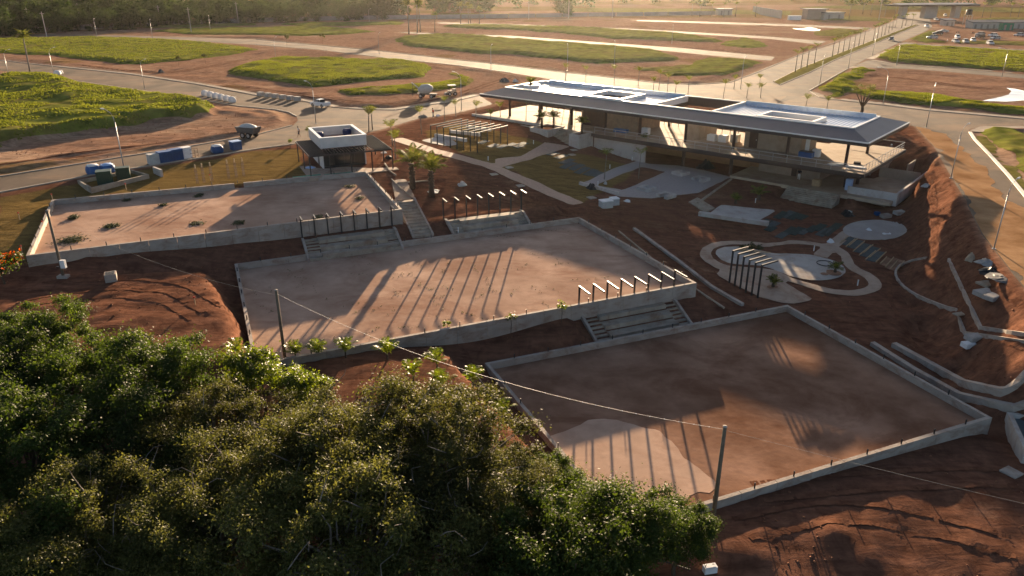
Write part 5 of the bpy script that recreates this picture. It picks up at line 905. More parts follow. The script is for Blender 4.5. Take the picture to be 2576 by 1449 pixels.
def car_proto(kind):
    t = thing({'car': 'parked_car', 'suv': 'parked_car', 'pickup': 'pickup_truck'}[kind], 'car', 'car')
    if kind == 'pickup': L, H = 2.23, .0; body = [(-2.23, .72, .42, .86), (-2.15, .82, .32, 1.0), (-.55, .83, .28, 1.0), (.9, .84, .28, .98), (1.6, .82, .28, .9), (2.1, .76, .32, .8), (2.23, .66, .4, .66)]
    else: H = .12 if kind == 'suv' else 0; body = [(-2.1, .68, .42, .85 + H), (-2.0, .8, .32, .95 + H), (-1.0, .85, .28, .98 + H), (.7, .85, .28, .96 + H), (1.5, .82, .28, .86 + H), (2.0, .75, .32, .76 + H), (2.14, .62, .4, .6 + H)]
    link('body', MB().loft([ring(*b) for b in body]).mesh('body', PW), t)
    cab = ([(-.75, .70, .95, 1.0), (-.6, .68, .95, 1.42), (.35, .68, .95, 1.45), (1.0, .72, .93, .99)] if kind == 'pickup' else [(-1.95, .70, .9 + H, 1.0 + H), (-1.5, .68, .9 + H, 1.42 + H), (-.2, .68, .9 + H, 1.48 + H), (.35, .68, .9 + H, 1.42 + H), (1.1, .72, .9 + H, .97 + H)])
    c_ = link('cabin_glass', MB().loft([ring(x, w, a, b, .1 if b > 1.1 + H else .02) for x, w, a, b in cab]).mesh('cabin_glass', glassm), t)
    x0, x1 = (-.58, .35) if kind == 'pickup' else (-1.5, .35); zt = 1.455 if kind == 'pickup' else 1.47 + H
    link('roof', MB().box(((x0 + x1) / 2, 0, zt), (x1 - x0, 1.2, .05)).mesh('roof', PW), t)
    for px in ((x0 + .02, .0 if kind == 'pickup' else -.45, x1) if True else ()):
        for s in (-1, 1): link('pillar', MB().bar((px, s * .70, .95 + H), (px - .05, s * .64, zt), .09, .05).mesh('pillar', PW), t)
    if kind == 'pickup': link('cargo_bed', MB().box((-1.45, 0, .99), (1.25, 1.36, .06)).mesh('cargo_bed', PBK), t); link('tonneau', MB().box((-.78, 0, 1.2), (.1, 1.3, .5)).mesh('tonneau', PBK), t)
    for x in (-1.32, 1.3):
        for y in (-.78, .78): wheel(t, x, y)
    for y in (-.56, .56): link('headlight', MB().box((2.06, y, .68 + H), (.2, .26, .13)).mesh('headlight', lampm), t); link('tail_light', MB().box((-2.13, y * 1.15, .78 + H), (.1, .18, .22)).mesh('tail_light', redl), t)
    return t
PROT = {}
def car(kind, px, py, heading, pt, label, group='parked cars', cat='car', s=1):
    new = kind not in PROT
    if new: PROT[kind] = car_proto(kind)
    x, y, z = gp(px, py); o = place(PROT[kind], USED, (x, y, z + .03), R(heading), label, group, s); o['category'] = cat
    for ch in o.children:
        if ch.name.split('.')[0] in ('body', 'roof', 'pillar'):
            ch.material_slots[0].link = 'OBJECT'; ch.material_slots[0].material = pt
    return o
PROT['pickup'] = car_proto('pickup')
p0 = gp(811, 270); p1 = gp(782, 266); car('pickup', 806, 268.5, math.degrees(math.atan2(p1[1] - p0[1], p1[0] - p0[0])), PW, 'white pickup truck parked on the street beyond the kiosk', 'vehicles', 'pickup')
q5 = lambda zx, zy: (2227 + zx * .1354, zy * .1354)
for kind, zx, zy, hd, pt_, lb in [('suv', 870, 725, 190, PSI, 'silver estate car at the left end of the dirt parking lot'), ('suv', 970, 645, 165, PBK, 'black car behind the silver estate car'), ('pickup', 1070, 605, 165, PSI, 'pale pickup parked farthest back left in the lot'), ('suv', 1335, 715, 250, PW, 'white car seen from behind in the middle of the lot'), ('car', 1305, 795, 262, PW, 'white car closest to the hedge, left of four in the front row'), ('car', 1490, 800, 255, PSI, 'pale car, second in the front row of the lot'), ('car', 1625, 775, 250, PW, 'white car, third in the front row of the lot'), ('suv', 1755, 665, 195, PGR, 'dark green-grey car behind another dark one'), ('suv', 1750, 710, 195, PBK, 'black car right of the middle of the lot'), ('car', 1990, 680, 200, PW, 'white car behind the silver one on the right of the lot'), ('car', 2040, 735, 195, PSI, 'large silver car on the right of the lot'), ('car', 1945, 830, 258, PW, 'white car alone at the right of the front row'), ('car', 2480, 675, 190, PSI, 'silver car alone at the far right of the lot'), ('suv', 765, 512, 255, PW, 'white car driving on the avenue below the gate'), ('car', 945, 380, 262, PW, 'white car stopped under the gate canopy'), ('suv', 1110, 305, 250, PW, 'white van-like car beyond the gate'), ('car', 110, 755, 240, PGR, 'dark car driving down the avenue')]: car(kind, *q5(zx, zy), hd, pt_, lb)
# site machines: a dump trailer by the road, a mixer lorry and a small loader on the verge
darkm = mat('machine_grey', (.10, .095, .09), .6, .25, 2); tanm = mat('machine_tan', (.40, .31, .22), .6, .2, 2); sheet = mat('grey_tarp', (.42, .42, .40), .6, .15, 2, .2, 5); blue = mat('blue_plastic', (.02, .065, .17), .6, .25, 1.5); blue2 = mat('blue_sheet', (.03, .10, .27), .6, .25, 1.5); wht = mat('white_sack', (.72, .71, .70), .7, .12, 2, .3, 4); green = mat('green_cabinet', (.015, .045, .028), .5, .2, 2); wood = mat('raw_timber', (.40, .28, .16), .85, .2, 3, .1, 10); block = mat('concrete_block', (.34, .32, .30), .9, .15, 2.5, .2, 8); brown = mat('rust_brown', (.10, .05, .03), .7, .3, 3); redc = mat('red_cloth', (.5, .05, .03), .8, .2, 4); blackp = mat('black_plastic', (.012, .012, .013), .55, .3, 2, .4, 5)
def wheels_at(t, pts, r): 
    for x, y in pts: wheel(t, x, y, r)
t = thing('dump_trailer', 'grey dump trailer heaped with soil at the roadside', 'trailer', (0, 0, 0)); mb = MB(); mb.hexa([(-1.5, -.8, .8), (1.5, -.8, .8), (1.5, .8, .8), (-1.5, .8, .8)], [(-1.8, -1.0, 1.75), (1.8, -1.0, 1.75), (1.8, 1.0, 1.75), (-1.8, 1.0, 1.75)]); link('tray', mb.mesh('tray', darkm), t)
link('load', MB().lathe((0, 0, 1.752), [(.95, 0), (.8, .2), (.4, .42), (.05, .5)], 12, 0, 1.7, 1).mesh('load', sheet), t); link('drawbar', MB().bar((1.5, 0, .75), (2.8, 0, .55), .12, .12).mesh('drawbar', steel), t); wheels_at(t, [(-.6, -.9), (-.6, .9), (.5, -.9), (.5, .9)], .48); x, y, z = gp(627, 346); t.location = (x, y, z); t.rotation_euler = (0, 0, R(160))
t = thing('mixer_lorry', 'pale concrete mixer with a long chute on the verge', 'mixer'); link('drum', MB().tube([(-1.8, 0, 1.4), (-1.0, 0, 1.7), (.4, 0, 1.9), (1.2, 0, 2.1)], [.5, .95, .95, .4], 14).mesh('drum', sheet, smooth=True), t); link('chassis', MB().box((0, 0, .8), (4.2, .9, .25)).mesh('chassis', darkm), t); link('chute', MB().bar((-1.4, 0, 1.6), (-3.6, .6, 2.9), .3, .15).mesh('chute', sheet), t); link('leg', MB().bar((-3.4, .55, 2.7), (-3.6, .9, 0), .08, .08).mesh('leg', steel), t); wheels_at(t, [(-1.2, -.7), (-1.2, .7), (1.2, -.7), (1.2, .7)], .42); t.location = gp(1075, 246); t.rotation_euler = (0, 0, R(-15))
t = thing('small_loader', 'small tan loader with a flat canopy on the verge', 'loader'); link('body', MB().box((0, 0, .75), (1.8, .9, .6)).box((-.5, 0, 1.2), (.7, .85, .35)).mesh('body', tanm), t); link('canopy', MB().box((0, 0, 2.15), (1.6, 1.1, .1)).mesh('canopy', wht), t); 
for a in (-.65, .65):
    for b in (-.45, .45): link('post', MB().box((a, b, 1.58), (.07, .07, 1.1)).mesh('post', steel), t)
link('bucket', MB().hexa([(1.1, -.6, .2), (1.7, -.6, .2), (1.7, .6, .2), (1.1, .6, .2)], [(1.1, -.6, .7), (1.5, -.6, .65), (1.5, .6, .65), (1.1, .6, .7)]).mesh('bucket', darkm), t); wheels_at(t, [(-.6, -.5), (-.6, .5), (.6, -.5), (.6, .5)], .38); t.location = gp(1137, 240); t.rotation_euler = (0, 0, R(200))
# motorcycles
def moto(px, py, hd, lb):
    t = thing('motorcycle', lb, 'motorcycle', (0, 0, 0), 'motorcycles'); 
    for x in (-.65, .65): link('wheel', MB().tube([(x, -.06, .3), (x, .06, .3)], .3, 12).mesh('wheel', rubber), t)
    link('frame', MB().bar((-.65, 0, .3), (.1, 0, .65), .12, .16).bar((.1, 0, .65), (.65, 0, .3), .1, .1).bar((.6, 0, .35), (.42, 0, 1.0), .06, .06).mesh('frame', darkm), t); link('tank', MB().box((.12, 0, .82), (.45, .26, .22)).mesh('tank', redc), t); link('seat', MB().box((-.35, 0, .8), (.6, .24, .1)).mesh('seat', rubber), t); link('handlebar', MB().bar((.42, -.35, 1.03), (.42, .35, 1.03), .04, .04).mesh('handlebar', steel), t); t.location = gp(px, py); t.rotation_euler = (0, 0, R(hd))
moto(*q5(1155, 765), 70, 'dark motorcycle standing in the parking lot behind the fence'); moto(*q5(1345, 615), 100, 'motorcycle at the back of the parking lot'); moto(*q5(1630, 625), 90, 'motorcycle left of the two dark cars')
# ================================================================ people
skin = mat('skin', (.22, .11, .07), .6, .08, 4); hair = mat('dark_hair', (.012, .01, .009), .6, .1, 5); shirtw = mat('white_shirt', (.7, .69, .68), .85, .06, 4); dark_sh = mat('dark_shorts', (.02, .02, .03), .85, .1, 4); bluecl = mat('blue_work_clothes', (.03, .05, .10), .85, .1, 4); shoe = mat('shoe', (.03, .025, .02), .7, .1, 4)
def skinned(name, V, Ed, rad, m, parent, root=0):
    me = bpy.data.meshes.new(name); me.from_pydata(V, Ed, []); me.materials.append(m); o = link(name, me, parent); sk = o.modifiers.new('skin', 'SKIN'); sk.use_smooth_shade = True
    for i, sv in enumerate(me.skin_vertices[0].data if me.skin_vertices else []): sv.radius = (rad[i], rad[i])
    if not me.skin_vertices:
        pass
    o.modifiers.new('sub', 'SUBSURF').levels = 1; o.modifiers['sub'].render_levels = 1; return o
def person(px, py, hd, label, top, bottom, stride=.28, short=True, helmet=None, base=None):
    t = thing('person', label, 'person', base or gp(px, py)); t.rotation_euler = (0, 0, R(hd)); s = stride
    J = dict(pel=(0, 0, .93), wai=(0, 0, 1.08), che=(.02, 0, 1.30), nec=(.03, 0, 1.47), hea=(.05, 0, 1.58), cro=(.05, 0, 1.70), hl=(.02, .1, .90), kl=(s * .62, .1, .50), al=(s, .1, .09), tl=(s + .17, .11, .04), hr=(0, -.1, .90), kr=(-s * .2, -.1, .50), ar=(-s, -.1, .13), tr=(-s + .15, -.11, .04),
             sl=(.02, .19, 1.40), el=(-.1, .25, 1.13), wl=(-.04, .25, .90), pl=(-.0, .25, .80), sr=(.02, -.19, 1.40), er=(-.02, -.25, 1.13), wr=(.16, -.24, .93), pr=(.22, -.24, .84))
    Rd = dict(pel=.125, wai=.12, che=.14, nec=.058, hea=.092, cro=.075, hl=.085, kl=.058, al=.042, tl=.035, hr=.085, kr=.058, ar=.042, tr=.035, sl=.06, el=.042, wl=.032, pl=.034, sr=.06, er=.042, wr=.032, pr=.034)
    Es = [('pel', 'wai'), ('wai', 'che'), ('che', 'nec'), ('nec', 'hea'), ('hea', 'cro'), ('pel', 'hl'), ('hl', 'kl'), ('kl', 'al'), ('al', 'tl'), ('pel', 'hr'), ('hr', 'kr'), ('kr', 'ar'), ('ar', 'tr'), ('che', 'sl'), ('sl', 'el'), ('el', 'wl'), ('wl', 'pl'), ('che', 'sr'), ('sr', 'er'), ('er', 'wr'), ('wr', 'pr')]
    ix = {k: i for i, k in enumerate(J)}
    def grow(name, m, keys, f=1.0, add=0.0):
        ks = [k for k in J if k in keys]; i2 = {k: i for i, k in enumerate(ks)}; tb = MB(); ed = [(a, b) for a, b in Es if a in i2 and b in i2]
        for a, b in ed: tb.tube([J[a], tuple((p + q) / 2 for p, q in zip(J[a], J[b])), J[b]], [Rd[a] * f + add, (Rd[a] + Rd[b]) / 2 * f + add, Rd[b] * f + add], 8)
        o = link(name, tb.mesh(name, m, smooth=True), t); r_ = o.modifiers.new('merge', 'REMESH'); r_.mode = 'VOXEL'; r_.voxel_size = .03; r_.use_smooth_shade = True; return o
    for side, sy in (('l', 1), ('r', -1)):      # fingers as short chains rooted in the palm, thumb at the side
        p = J['p' + side]
        for q in range(4): J[f'f{side}{q}'] = (p[0] + .045 - .025 * q, p[1] + sy * .004, p[2] - .085 + .012 * abs(q - 1.2)); Rd[f'f{side}{q}'] = .011; Es.append(('p' + side, f'f{side}{q}'))
        J[f't{side}h'] = (p[0] + .06, p[1] - sy * .01, p[2] - .02); Rd[f't{side}h'] = .012; Es.append(('p' + side, f't{side}h'))
    J['nos'] = (.155, 0, 1.585); Rd['nos'] = .018; Es.append(('hea', 'nos'))
    for k_, yy in (('ea1', .095), ('ea2', -.095)): J[k_] = (.04, yy, 1.60); Rd[k_] = .022; Es.append(('hea', k_))
    grow('body', skin, set(J)); grow('shirt', top, {'wai', 'che', 'sl', 'sr', 'el', 'er'} if not short else {'wai', 'che', 'sl', 'sr'}, 1.06, .014)
    if short: Jl = {'pel', 'hl', 'kl', 'hr', 'kr'}
    else: Jl = {'pel', 'hl', 'kl', 'al', 'hr', 'kr', 'ar'}
    grow('trousers' if not short else 'shorts', bottom, Jl, 1.08, .014)
    link('hair', MB().lathe((.035, 0, 1.62), [(.098, 0), (.105, .06), (.08, .13), (.02, .16)], 12).mesh('hair', hair, smooth=True), t) if not helmet else link('helmet', MB().lathe((.045, 0, 1.64), [(.14, 0), (.12, .03), (.115, .09), (.07, .16), (.01, .18)], 14).mesh('helmet', helmet, smooth=True), t)
    for yy in (.035, -.035): link('eye', MB().box((.134, yy, 1.605), (.02, .022, .012)).mesh('eye', hair), t)
    link('mouth', MB().box((.132, 0, 1.53), (.02, .05, .01)).mesh('mouth', redl), t); return t
person(753, 345, 215, 'person in a white shirt and dark shorts walking on the street by the kiosk', shirtw, dark_sh)
person(1090, 296, 200, 'person in red by the bags at the street edge', redc, bluecl, .12, False, None)
person(2250, 372, 240, 'worker in blue with a white helmet at the right end of the clubhouse', bluecl, bluecl, .15, False, shirtw, (*bw(64.5, 23.5), gz(*bw(64.5, 23.5))))
x, y = bw(56.9, 6.6); person(0, 0, 250, 'worker with pale trousers standing on the lower floor of the clubhouse', dark_sh, shirtw, .1, False, None, (x, y, -3.62))
# ================================================================ street lamps, poles and wires
lampw = mat('galvanised_steel', (.42, .41, .40), .45, .1, 2, 0, 1, .5, .6)
def lamp_proto():
    t = thing('street_lamp', 'lamp', 'street lamp'); link('pole', MB().tube([(0, 0, -.2), (0, 0, 3.0), (0, 0, 6.0)], [.085, .07, .055], 8).mesh('pole', lampw, smooth=True), t); link('base_plate', MB().box((0, 0, .02), (.36, .36, .06)).mesh('base_plate', lampw), t)
    link('arm', MB().tube([(0, 0, 5.98), (.12, 0, 6.6), (.5, 0, 7.1), (1.2, 0, 7.4), (1.8, 0, 7.5)], [.05, .045, .04, .035, .03], 6).mesh('arm', lampw, smooth=True), t); link('lamp_head', MB().hexa([(1.7, -.12, 7.45), (2.35, -.1, 7.5), (2.35, .1, 7.5), (1.7, .12, 7.45)], [(1.75, -.08, 7.57), (2.3, -.07, 7.58), (2.3, .07, 7.58), (1.75, .08, 7.57)]).mesh('lamp_head', wht), t); return t
LP = lamp_proto()
for px, py, hd, s, lb in [(313, 427, 150, 1.05, 'on the left road beside the green cabinets'), (2392, 448, 40, .9, 'on the right road, farther of two'), (2500, 626, 40, .88, 'on the right road, nearest the camera'), (795, 311, 140, .95, 'standing before the white pickup'), (1161, 278, 140, .95, 'at the street bend left of the clubhouse'), (364, 223, 70, .85, 'on the far road between the left mound and the junction'), (136, 188, 70, .9, 'on the far road beside the white sacks'), (24, 196, 70, .9, 'at the left edge left of the lone palm'), (244, 92, 110, .95, 'before the wood, first from the left'), (384, 94, 110, .95, 'before the wood, second from the left'), (530, 78, 110, .9, 'before the wood, third from the left'), (775, 50, 60, .9, 'before the wood, fourth from the left'), (929, 54, 60, .9, 'before the wood, fifth from the left'), (954, 137, 80, .9, 'on the middle street above the round lot'), (1235, 178, 80, .9, 'on the middle street right of the round lot'), (1427, 177, 90, .9, 'behind the left part of the clubhouse roof'), (1545, 165, 90, .9, 'behind the middle of the clubhouse roof'), (1863, 224, 60, .95, 'at the left of the traffic island'), (2062, 213, 60, .9, 'on the avenue kerb, nearest'), (2134, 172, 60, .9, 'on the avenue kerb, second'), (2195, 140, 60, .9, 'on the avenue kerb, third'), (2255, 164, 150, .9, 'on the side street left of the green lot'), (2520, 194, 150, .95, 'on the side street at the right'), (2221, 263, 150, .95, 'on the right road behind the bare tree'), (2330, 320, 60, .95, 'behind the right end of the clubhouse roof'), (694, 148, 80, .85, 'left of the round lot'), (1690, 110, 80, .9, 'between the far green strips')]:
    x, y, z = gp(px, py); place(LP, USED, (x, y, max(z, -.1)), R(hd), 'slim grey street lamp ' + lb, 'street lamps', s)
polew = mat('wooden_pole', (.17, .13, .09), .85, .25, 2, .2, 12)
def pole(px, py, h, label, box=False):
    x, y, z = gp(px, py); t = thing('utility_pole', label, 'utility pole', (x, y, z), 'wooden utility poles'); MB().tube([(x, y, z - .5), (x, y, z + h * .5), (x, y, z + h)], [.13, .115, .10], 10).build('post', polew, t, True); MB().lathe((x, y, z + h + .002), [(.13, 0), (.12, .05), (.02, .08)], 10).build('cap', conc, t)
    if box: MB().box((x + .32, y - .1, z + 1.35), (.42, .3, .75)).build('meter_box', wht, t); MB().box((x, y, z + .1), (.9, .6, .25)).build('footing', conc, t); MB().bar((x - .3, y - .17, z + 1.1), (x + .45, y - .17, z + 1.1), .08, .08).build('bracket', steel, t)
    return Vector((x, y, z + h))
PL = pole(160, 698, 6.3, 'wooden pole with a white meter box on the lit red earth', True); PM = pole(718, 910, 5.9, 'wooden pole at the near left corner of the middle court'); PR = pole(1790, 1335, 6.9, 'wooden pole beside the nearest court and the wood')
def wire(a, b, sag, label, r=.005, bead=False):
    a = Vector(a); b = Vector(b); n = 40; P = [a.lerp(b, i / n) - Vector((0, 0, sag * 4 * (i / n) * (1 - i / n))) for i in range(n + 1)]; t = thing('overhead_wire', label, 'wire', a, 'overhead wires'); MB().tube(P, r, 5).build('cable', mat('pale_cable', (.45, .42, .38), .5, .1, 3), t)
    if bead:
        for i in range(1, n, 1): MB().box(P[i], (.07, .025, .035), i).build('flag', wht, t)
wire(PM - Vector((0, 0, .25)), PR - Vector((0, 0, .15)), 1.4, 'beaded wire from the court corner pole to the pole by the wood', .009, True)
wire(PR - Vector((0, 0, .2)), (70, 16, -1.0), 1.2, 'thin wire leaving the pole by the wood to the right'); wire(PL - Vector((0, 0, .2)), PM - Vector((0, 0, .35)), 1.0, 'thin wire between the meter pole and the court corner pole')
# ================================================================ stores along the left road
w4 = lambda zx, zy: (201.2 + zx * .15625, 362.2 + zy * .15625)
RD = math.atan2(*(Vector(at(475, 401)) - Vector(at(250, 436))).yx)
def crate(px, py, d, m, name, label, cat, rz=RD, lid=None, ribs=0, z=None, group=None):
    x, y, zz = gp(px, py); zz = zz if z is None else z; t = thing(name, label, cat, (x, y, zz), group); co, si = math.cos(rz), math.sin(rz)
    MB().box((x, y, zz + d[2] / 2), d, rz).build('body', m, t)
    if lid: MB().box((x, y, zz + d[2] + .06), (d[0] * 1.04, d[1] * 1.04, .12), rz).build('lid', lid, t)
    for k in range(ribs):
        u = (k + .5) / ribs * d[0] - d[0] / 2; MB().box((x + u * co + (d[1] / 2 + .02) * si, y + u * si - (d[1] / 2 + .02) * co, zz + d[2] / 2), (.06, .05, d[2] * .96), rz).build('rib', m, t)
    return t
stores = 'stores along the left road'
crate(*w4(1205, 320), (1.5, 1.2, 1.3), sheet, 'storage_box', 'plain grey box, leftmost of the row on the kerb', 'box', ribs=0, lid=sheet, group=stores); crate(*w4(1375, 295), (1.7, 1.2, 1.45), blue, 'portable_toilet', 'blue cabin, left of two in the row on the kerb', 'cabin', ribs=4, lid=blue2, group=stores); crate(*w4(1555, 255), (1.7, 1.2, 1.45), blue, 'portable_toilet', 'blue cabin, right of two in the row on the kerb', 'cabin', ribs=4, lid=blue2, group=stores); crate(*w4(1710, 225), (1.4, 1.2, 1.45), wht, 'storage_box', 'white wrapped box at the right of the blue cabins', 'box', lid=wht, group=stores)
def bag(px, py, w, h, m, top, label, rz=RD, name='bulk_bag', cat='bag', z=None, group=None, seed=1):
    x, y, zz = gp(px, py); zz = zz if z is None else z; t = thing(name, label, cat, (x, y, zz), group); mb = MB(); r = random.Random(seed + int(px)); secs = []
    for z_, f in ((0, .9), (.15, 1.04), (.5, 1.08), (.85, 1.0), (1.0, .86)): secs.append([(x + math.cos(rz + a) * w / 2 * f * q * (1 + r.uniform(-.05, .05)), y + math.sin(rz + a) * w / 2 * f * q * (1 + r.uniform(-.05, .05)), zz + z_ * h) for a, q in [(k * math.pi / 6, 1.18 if k % 3 == 1.5 else 1 + .18 * abs(math.sin(2 * k * math.pi / 6))) for k in range(12)]])
    mb.loft(secs); mb.build('sack', m, t, True); c = MB(); c.lathe((x, y, zz + h + .002), [(w * .5, 0), (w * .42, .1), (w * .2, .2), (.02, .24)], 10); c.build('fold', top, t, True)
    for a in range(4): an_ = rz + math.pi / 4 + a * math.pi / 2; b_ = Vector((x + math.cos(an_) * w * .5, y + math.sin(an_) * w * .5, zz + h * .9)); MB().tube([b_, b_ + Vector((0, 0, .22)), b_ + Vector((.12, .05, .3)), b_ + Vector((.2, .08, .05))], .025, 5).build('handle', top, t)
    return t
bag(*w4(225, 480), 1.5, 1.1, blue2, wht, 'blue bulk bag with white top, leftmost by the green cabinets', group='bulk bags'); bag(*w4(450, 455), 1.6, 1.0, blue2, mat('light_blue_sheet', (.35, .5, .75), .5, .1, 2), 'bulk bag under a light blue sheet behind the green cabinets', group='bulk bags'); bag(*w4(2215, 140), 1.5, 1.0, blue, wht, 'dark blue bulk bag with puffy white handles', group='bulk bags'); crate(594, 376, (1.4, 1.2, 1.2), blue, 'storage_box', 'dark blue box under a pale sheet, nearest the dump trailer', 'box', lid=mat('light_blue_sheet', (.35, .5, .75)), ribs=3, group=stores)
cg = thing('wire_cage', 'brown wire cage right of the white wrapped box', 'cage', gp(*w4(1820, 215)), stores); cx, cy, cz = cg.location
for a in (-.6, .6):
    for b in (-.5, .5): MB().box((cx + a, cy + b, cz + .6), (.07, .07, 1.2)).build('post', brown, cg)
for z_ in (.15, .65, 1.18):
    for b in (-.5, .5): MB().bar((cx - .56, cy + b, cz + z_), (cx + .56, cy + b, cz + z_), .05, .06).build('rail', brown, cg)
# green cabinets inside a low concrete kerb box
P4 = [gp(*w4(-10, 640)), gp(*w4(200, 790)), gp(*w4(1100, 555)), gp(*w4(830, 460))]; t = thing('cabinet_plinth', 'low concrete kerb box round the two green cabinets', 'plinth', P4[1]); zt = max(p[2] for p in P4) + .35
for k in range(4): mb = MB(); a, b = Vector(P4[k][:2]), Vector(P4[(k + 1) % 4][:2]); d = (b - a).normalized(); wall_run(mb, a + d * (.13 if k % 2 else -.12), b - d * (.13 if k % 2 else -.12), .24, zt); mb.build('kerb_wall', concd, t)
crate(*w4(420, 660), (1.7, 1.5, 1.75), green, 'electric_cabinet', 'larger dark green cabinet, left of two', 'cabinet', KA, lid=green, ribs=3, group='green cabinets'); crate(*w4(715, 570), (1.6, 1.2, 1.5), green, 'electric_cabinet', 'dark green cabinet on a pale base, right of two', 'cabinet', KA, lid=green, ribs=2, group='green cabinets')
x, y, z = gp(*w4(1270, 500)); MB().bar((x - .9, y + .8, z + .45), (x + .8, y - .8, z + .45), .3, .95).own('concrete_slab', concw, (x, y, z), 'pale concrete slab standing on edge beside the cabinets', 'slab')
for k, (zx, zt_) in enumerate([(1895, 300), (2000, 290), (2130, 280), (2400, 265), (2520, 255), (2640, 245)]):
    x, y, z = gp(*w4(zx, 640 - (zx - 1895) * .16)); t = thing('rebar_column', f'rusty starter bars of a column, {nth(k)} from the left behind the upper left court', 'rebar', (x, y, z), 'column starter bars behind the upper left court')
    for a in (-.1, .1):
        for b in (-.1, .1): MB().box((x + a, y + b, z + .95), (.035, .035, 2.1)).build('bar', brown, t)
    for z_ in (.4, .8, 1.2, 1.6): MB().box((x, y, z + z_), (.26, .26, .03)).build('stirrup', brown, t)
    MB().box((x, y, z + 2.25), (.12, .12, .5)).build('tip', wood, t)
for k, zx in enumerate(np.linspace(2065, 2340, 6)): bag((zx) * .25, (1000 - 70 + (zx - 2065) * .25) * .25 + 8, 1.25, .95, wht, wht, f'white bulk bag, {nth(k)} from the left in the row on the far road', R(-25), group='white bags on the far road')
for k in range(6):
    px = 656 + k * 18.5; x, y, z = gp(px, 243 + k * 2.4); t = thing('block_pallet', f'pallet of grey blocks, {nth(k)} from the left before the white pickup', 'pallet', (x, y, z), 'pallets of blocks on the street'); MB().box((x, y, z + .07), (1.25, 1.05, .14), R(-25)).build('pallet', wood, t)
    for q in range(3):
        for w in range(3): a, b = Vector((q - 1, 0)) * .39, 0; MB().box((x + math.cos(R(-25)) * (q - 1) * .39, y + math.sin(R(-25)) * (q - 1) * .39, z + .29 + w * .28), (.37, .98, .265), R(-25)).build('block', block, t)
bag(145, 188, 1.5, .9, wht, wht, 'pair of white sacks beside the lone tall palm', R(10)); bag(152, 186, 1.2, .8, wht, wht, 'smaller white sack right of the one beside the lone palm', R(40))
# ================================================================ things lying about the site
t = crate(281, 706, (.95, .95, .75), conc, 'concrete_box', 'open square concrete box casting a long shadow on the red earth', 'box', KA); x, y, z = t.location; MB().box((x, y, z + .755), (.72, .72, .02), KA).build('opening', blackp, t)
for k, (px, py, lb) in enumerate([(492, 770, 'red-topped stake on the lit red earth'), (318, 478, 'red-topped stake before the green cabinets'), (50, 553, 'red-topped stake on the left lawn, upper'), (57, 638, 'red-topped stake by the near left corner of the upper court'), (133, 565 - 60, 'red-topped stake near the far left corner of the upper court'), (110, 575, 'red-topped stake left of the upper court wall'), (530, 455, 'red-topped stake behind the gap in the court wall')]):
    x, y, z = gp(px, py); t = thing('marker_stake', lb, 'stake', (x, y, z), 'marker stakes'); MB().box((x, y, z + .35), (.06, .06, .8)).build('stake', wood, t); MB().box((x, y, z + .78), (.16, .05, .16)).build('flag', redc, t)
for k, (px, py, lb) in enumerate([(472, 618, 'below the upper left court, right'), (126, 651, 'below the upper left court, left'), (1153, 585, 'right of the concrete stair'), (1534, 424, 'before the grey plaza on the lawn'), (1590, 404, 'at the far corner of the grey plaza'), (1228, 404, 'where the two paths meet'), (1342, 362, 'below the left entrance planter'), (1900, 510, 'between the two cycads'), (2047, 631, 'inside the playground loop, left'), (2157, 718, 'inside the playground loop, right'), (1504, 466, 'in the planted square')]):
    x, y, z = gp(px, py); t = MB(); t.tube([(x, y, z - .1), (x, y, z + .55)], .06, 8); t.lathe((x, y, z + .55), [(.075, 0), (.075, .05), (.02, .06)], 8); t.own('pipe_stub', wht, (x, y, z), 'white plastic pipe stub ' + lb, 'pipe', 'white pipe stubs')
def slab(px, py, d, m, label, rz=0, h=.1, name='cover_slab', cat='slab', group=None):
    x, y, z = gp(px, py); mb = MB(); mb.box((x, y, z + h / 2), (d[0], d[1], h), rz); mb.box((x, y, z + h + .012), (d[0] * .8, d[1] * .8, .025), rz); return mb.own(name, m, (x, y, z), label, cat, group)
for px, py, lb in [(1281, 422, 'on the lawn where the paths meet'), (1242, 439, 'lying beside the long path, upper'), (1309, 468, 'lying beside the long path, lower'), (1488, 498, 'on the soil before the grey plaza'), (1443, 378, 'on the lawn before the right planter'), (1439, 390, 'on the lawn, lower of two before the right planter'), (2544, 1190, 'on the dark soil at the right edge')]: slab(px, py, (1.0, 1.0), conc, 'square grey cover slab ' + lb, .5, group='cover slabs')
# U-shaped plaza benches
v5 = lambda zx, zy: (1422.2 + zx * .15625, 429.3 + zy * .15625)
for k, (zx, zy, rot, lb) in enumerate([(1255, 330, 100, 'near the front edge of the plaza, left of two'), (1670, 415, -80, 'near the front edge of the plaza, right of two'), (1810, 75, 100, 'at the back of the plaza'), (2220, 150, -80, 'at the right end of the plaza')]):
    x, y, z = gp(*v5(zx, zy)); t = thing('plaza_bench', 'U-shaped concrete bench ' + lb, 'bench', (x, y, z), 'U-shaped plaza benches', R(rot - 75)); t.rotation_euler = (0, 0, 0); a = R(rot - 60); ca, sa = math.cos(a), math.sin(a)
    for (u, v, du, dv) in ((0, 0, .6, 2.0), (.95, .7, 1.3, .6), (.95, -.7, 1.3, .6)): MB().box((x + u * ca - v * sa, y + u * sa + v * ca, z + .27), (du, dv, .46), a).build('seat', concw, t)
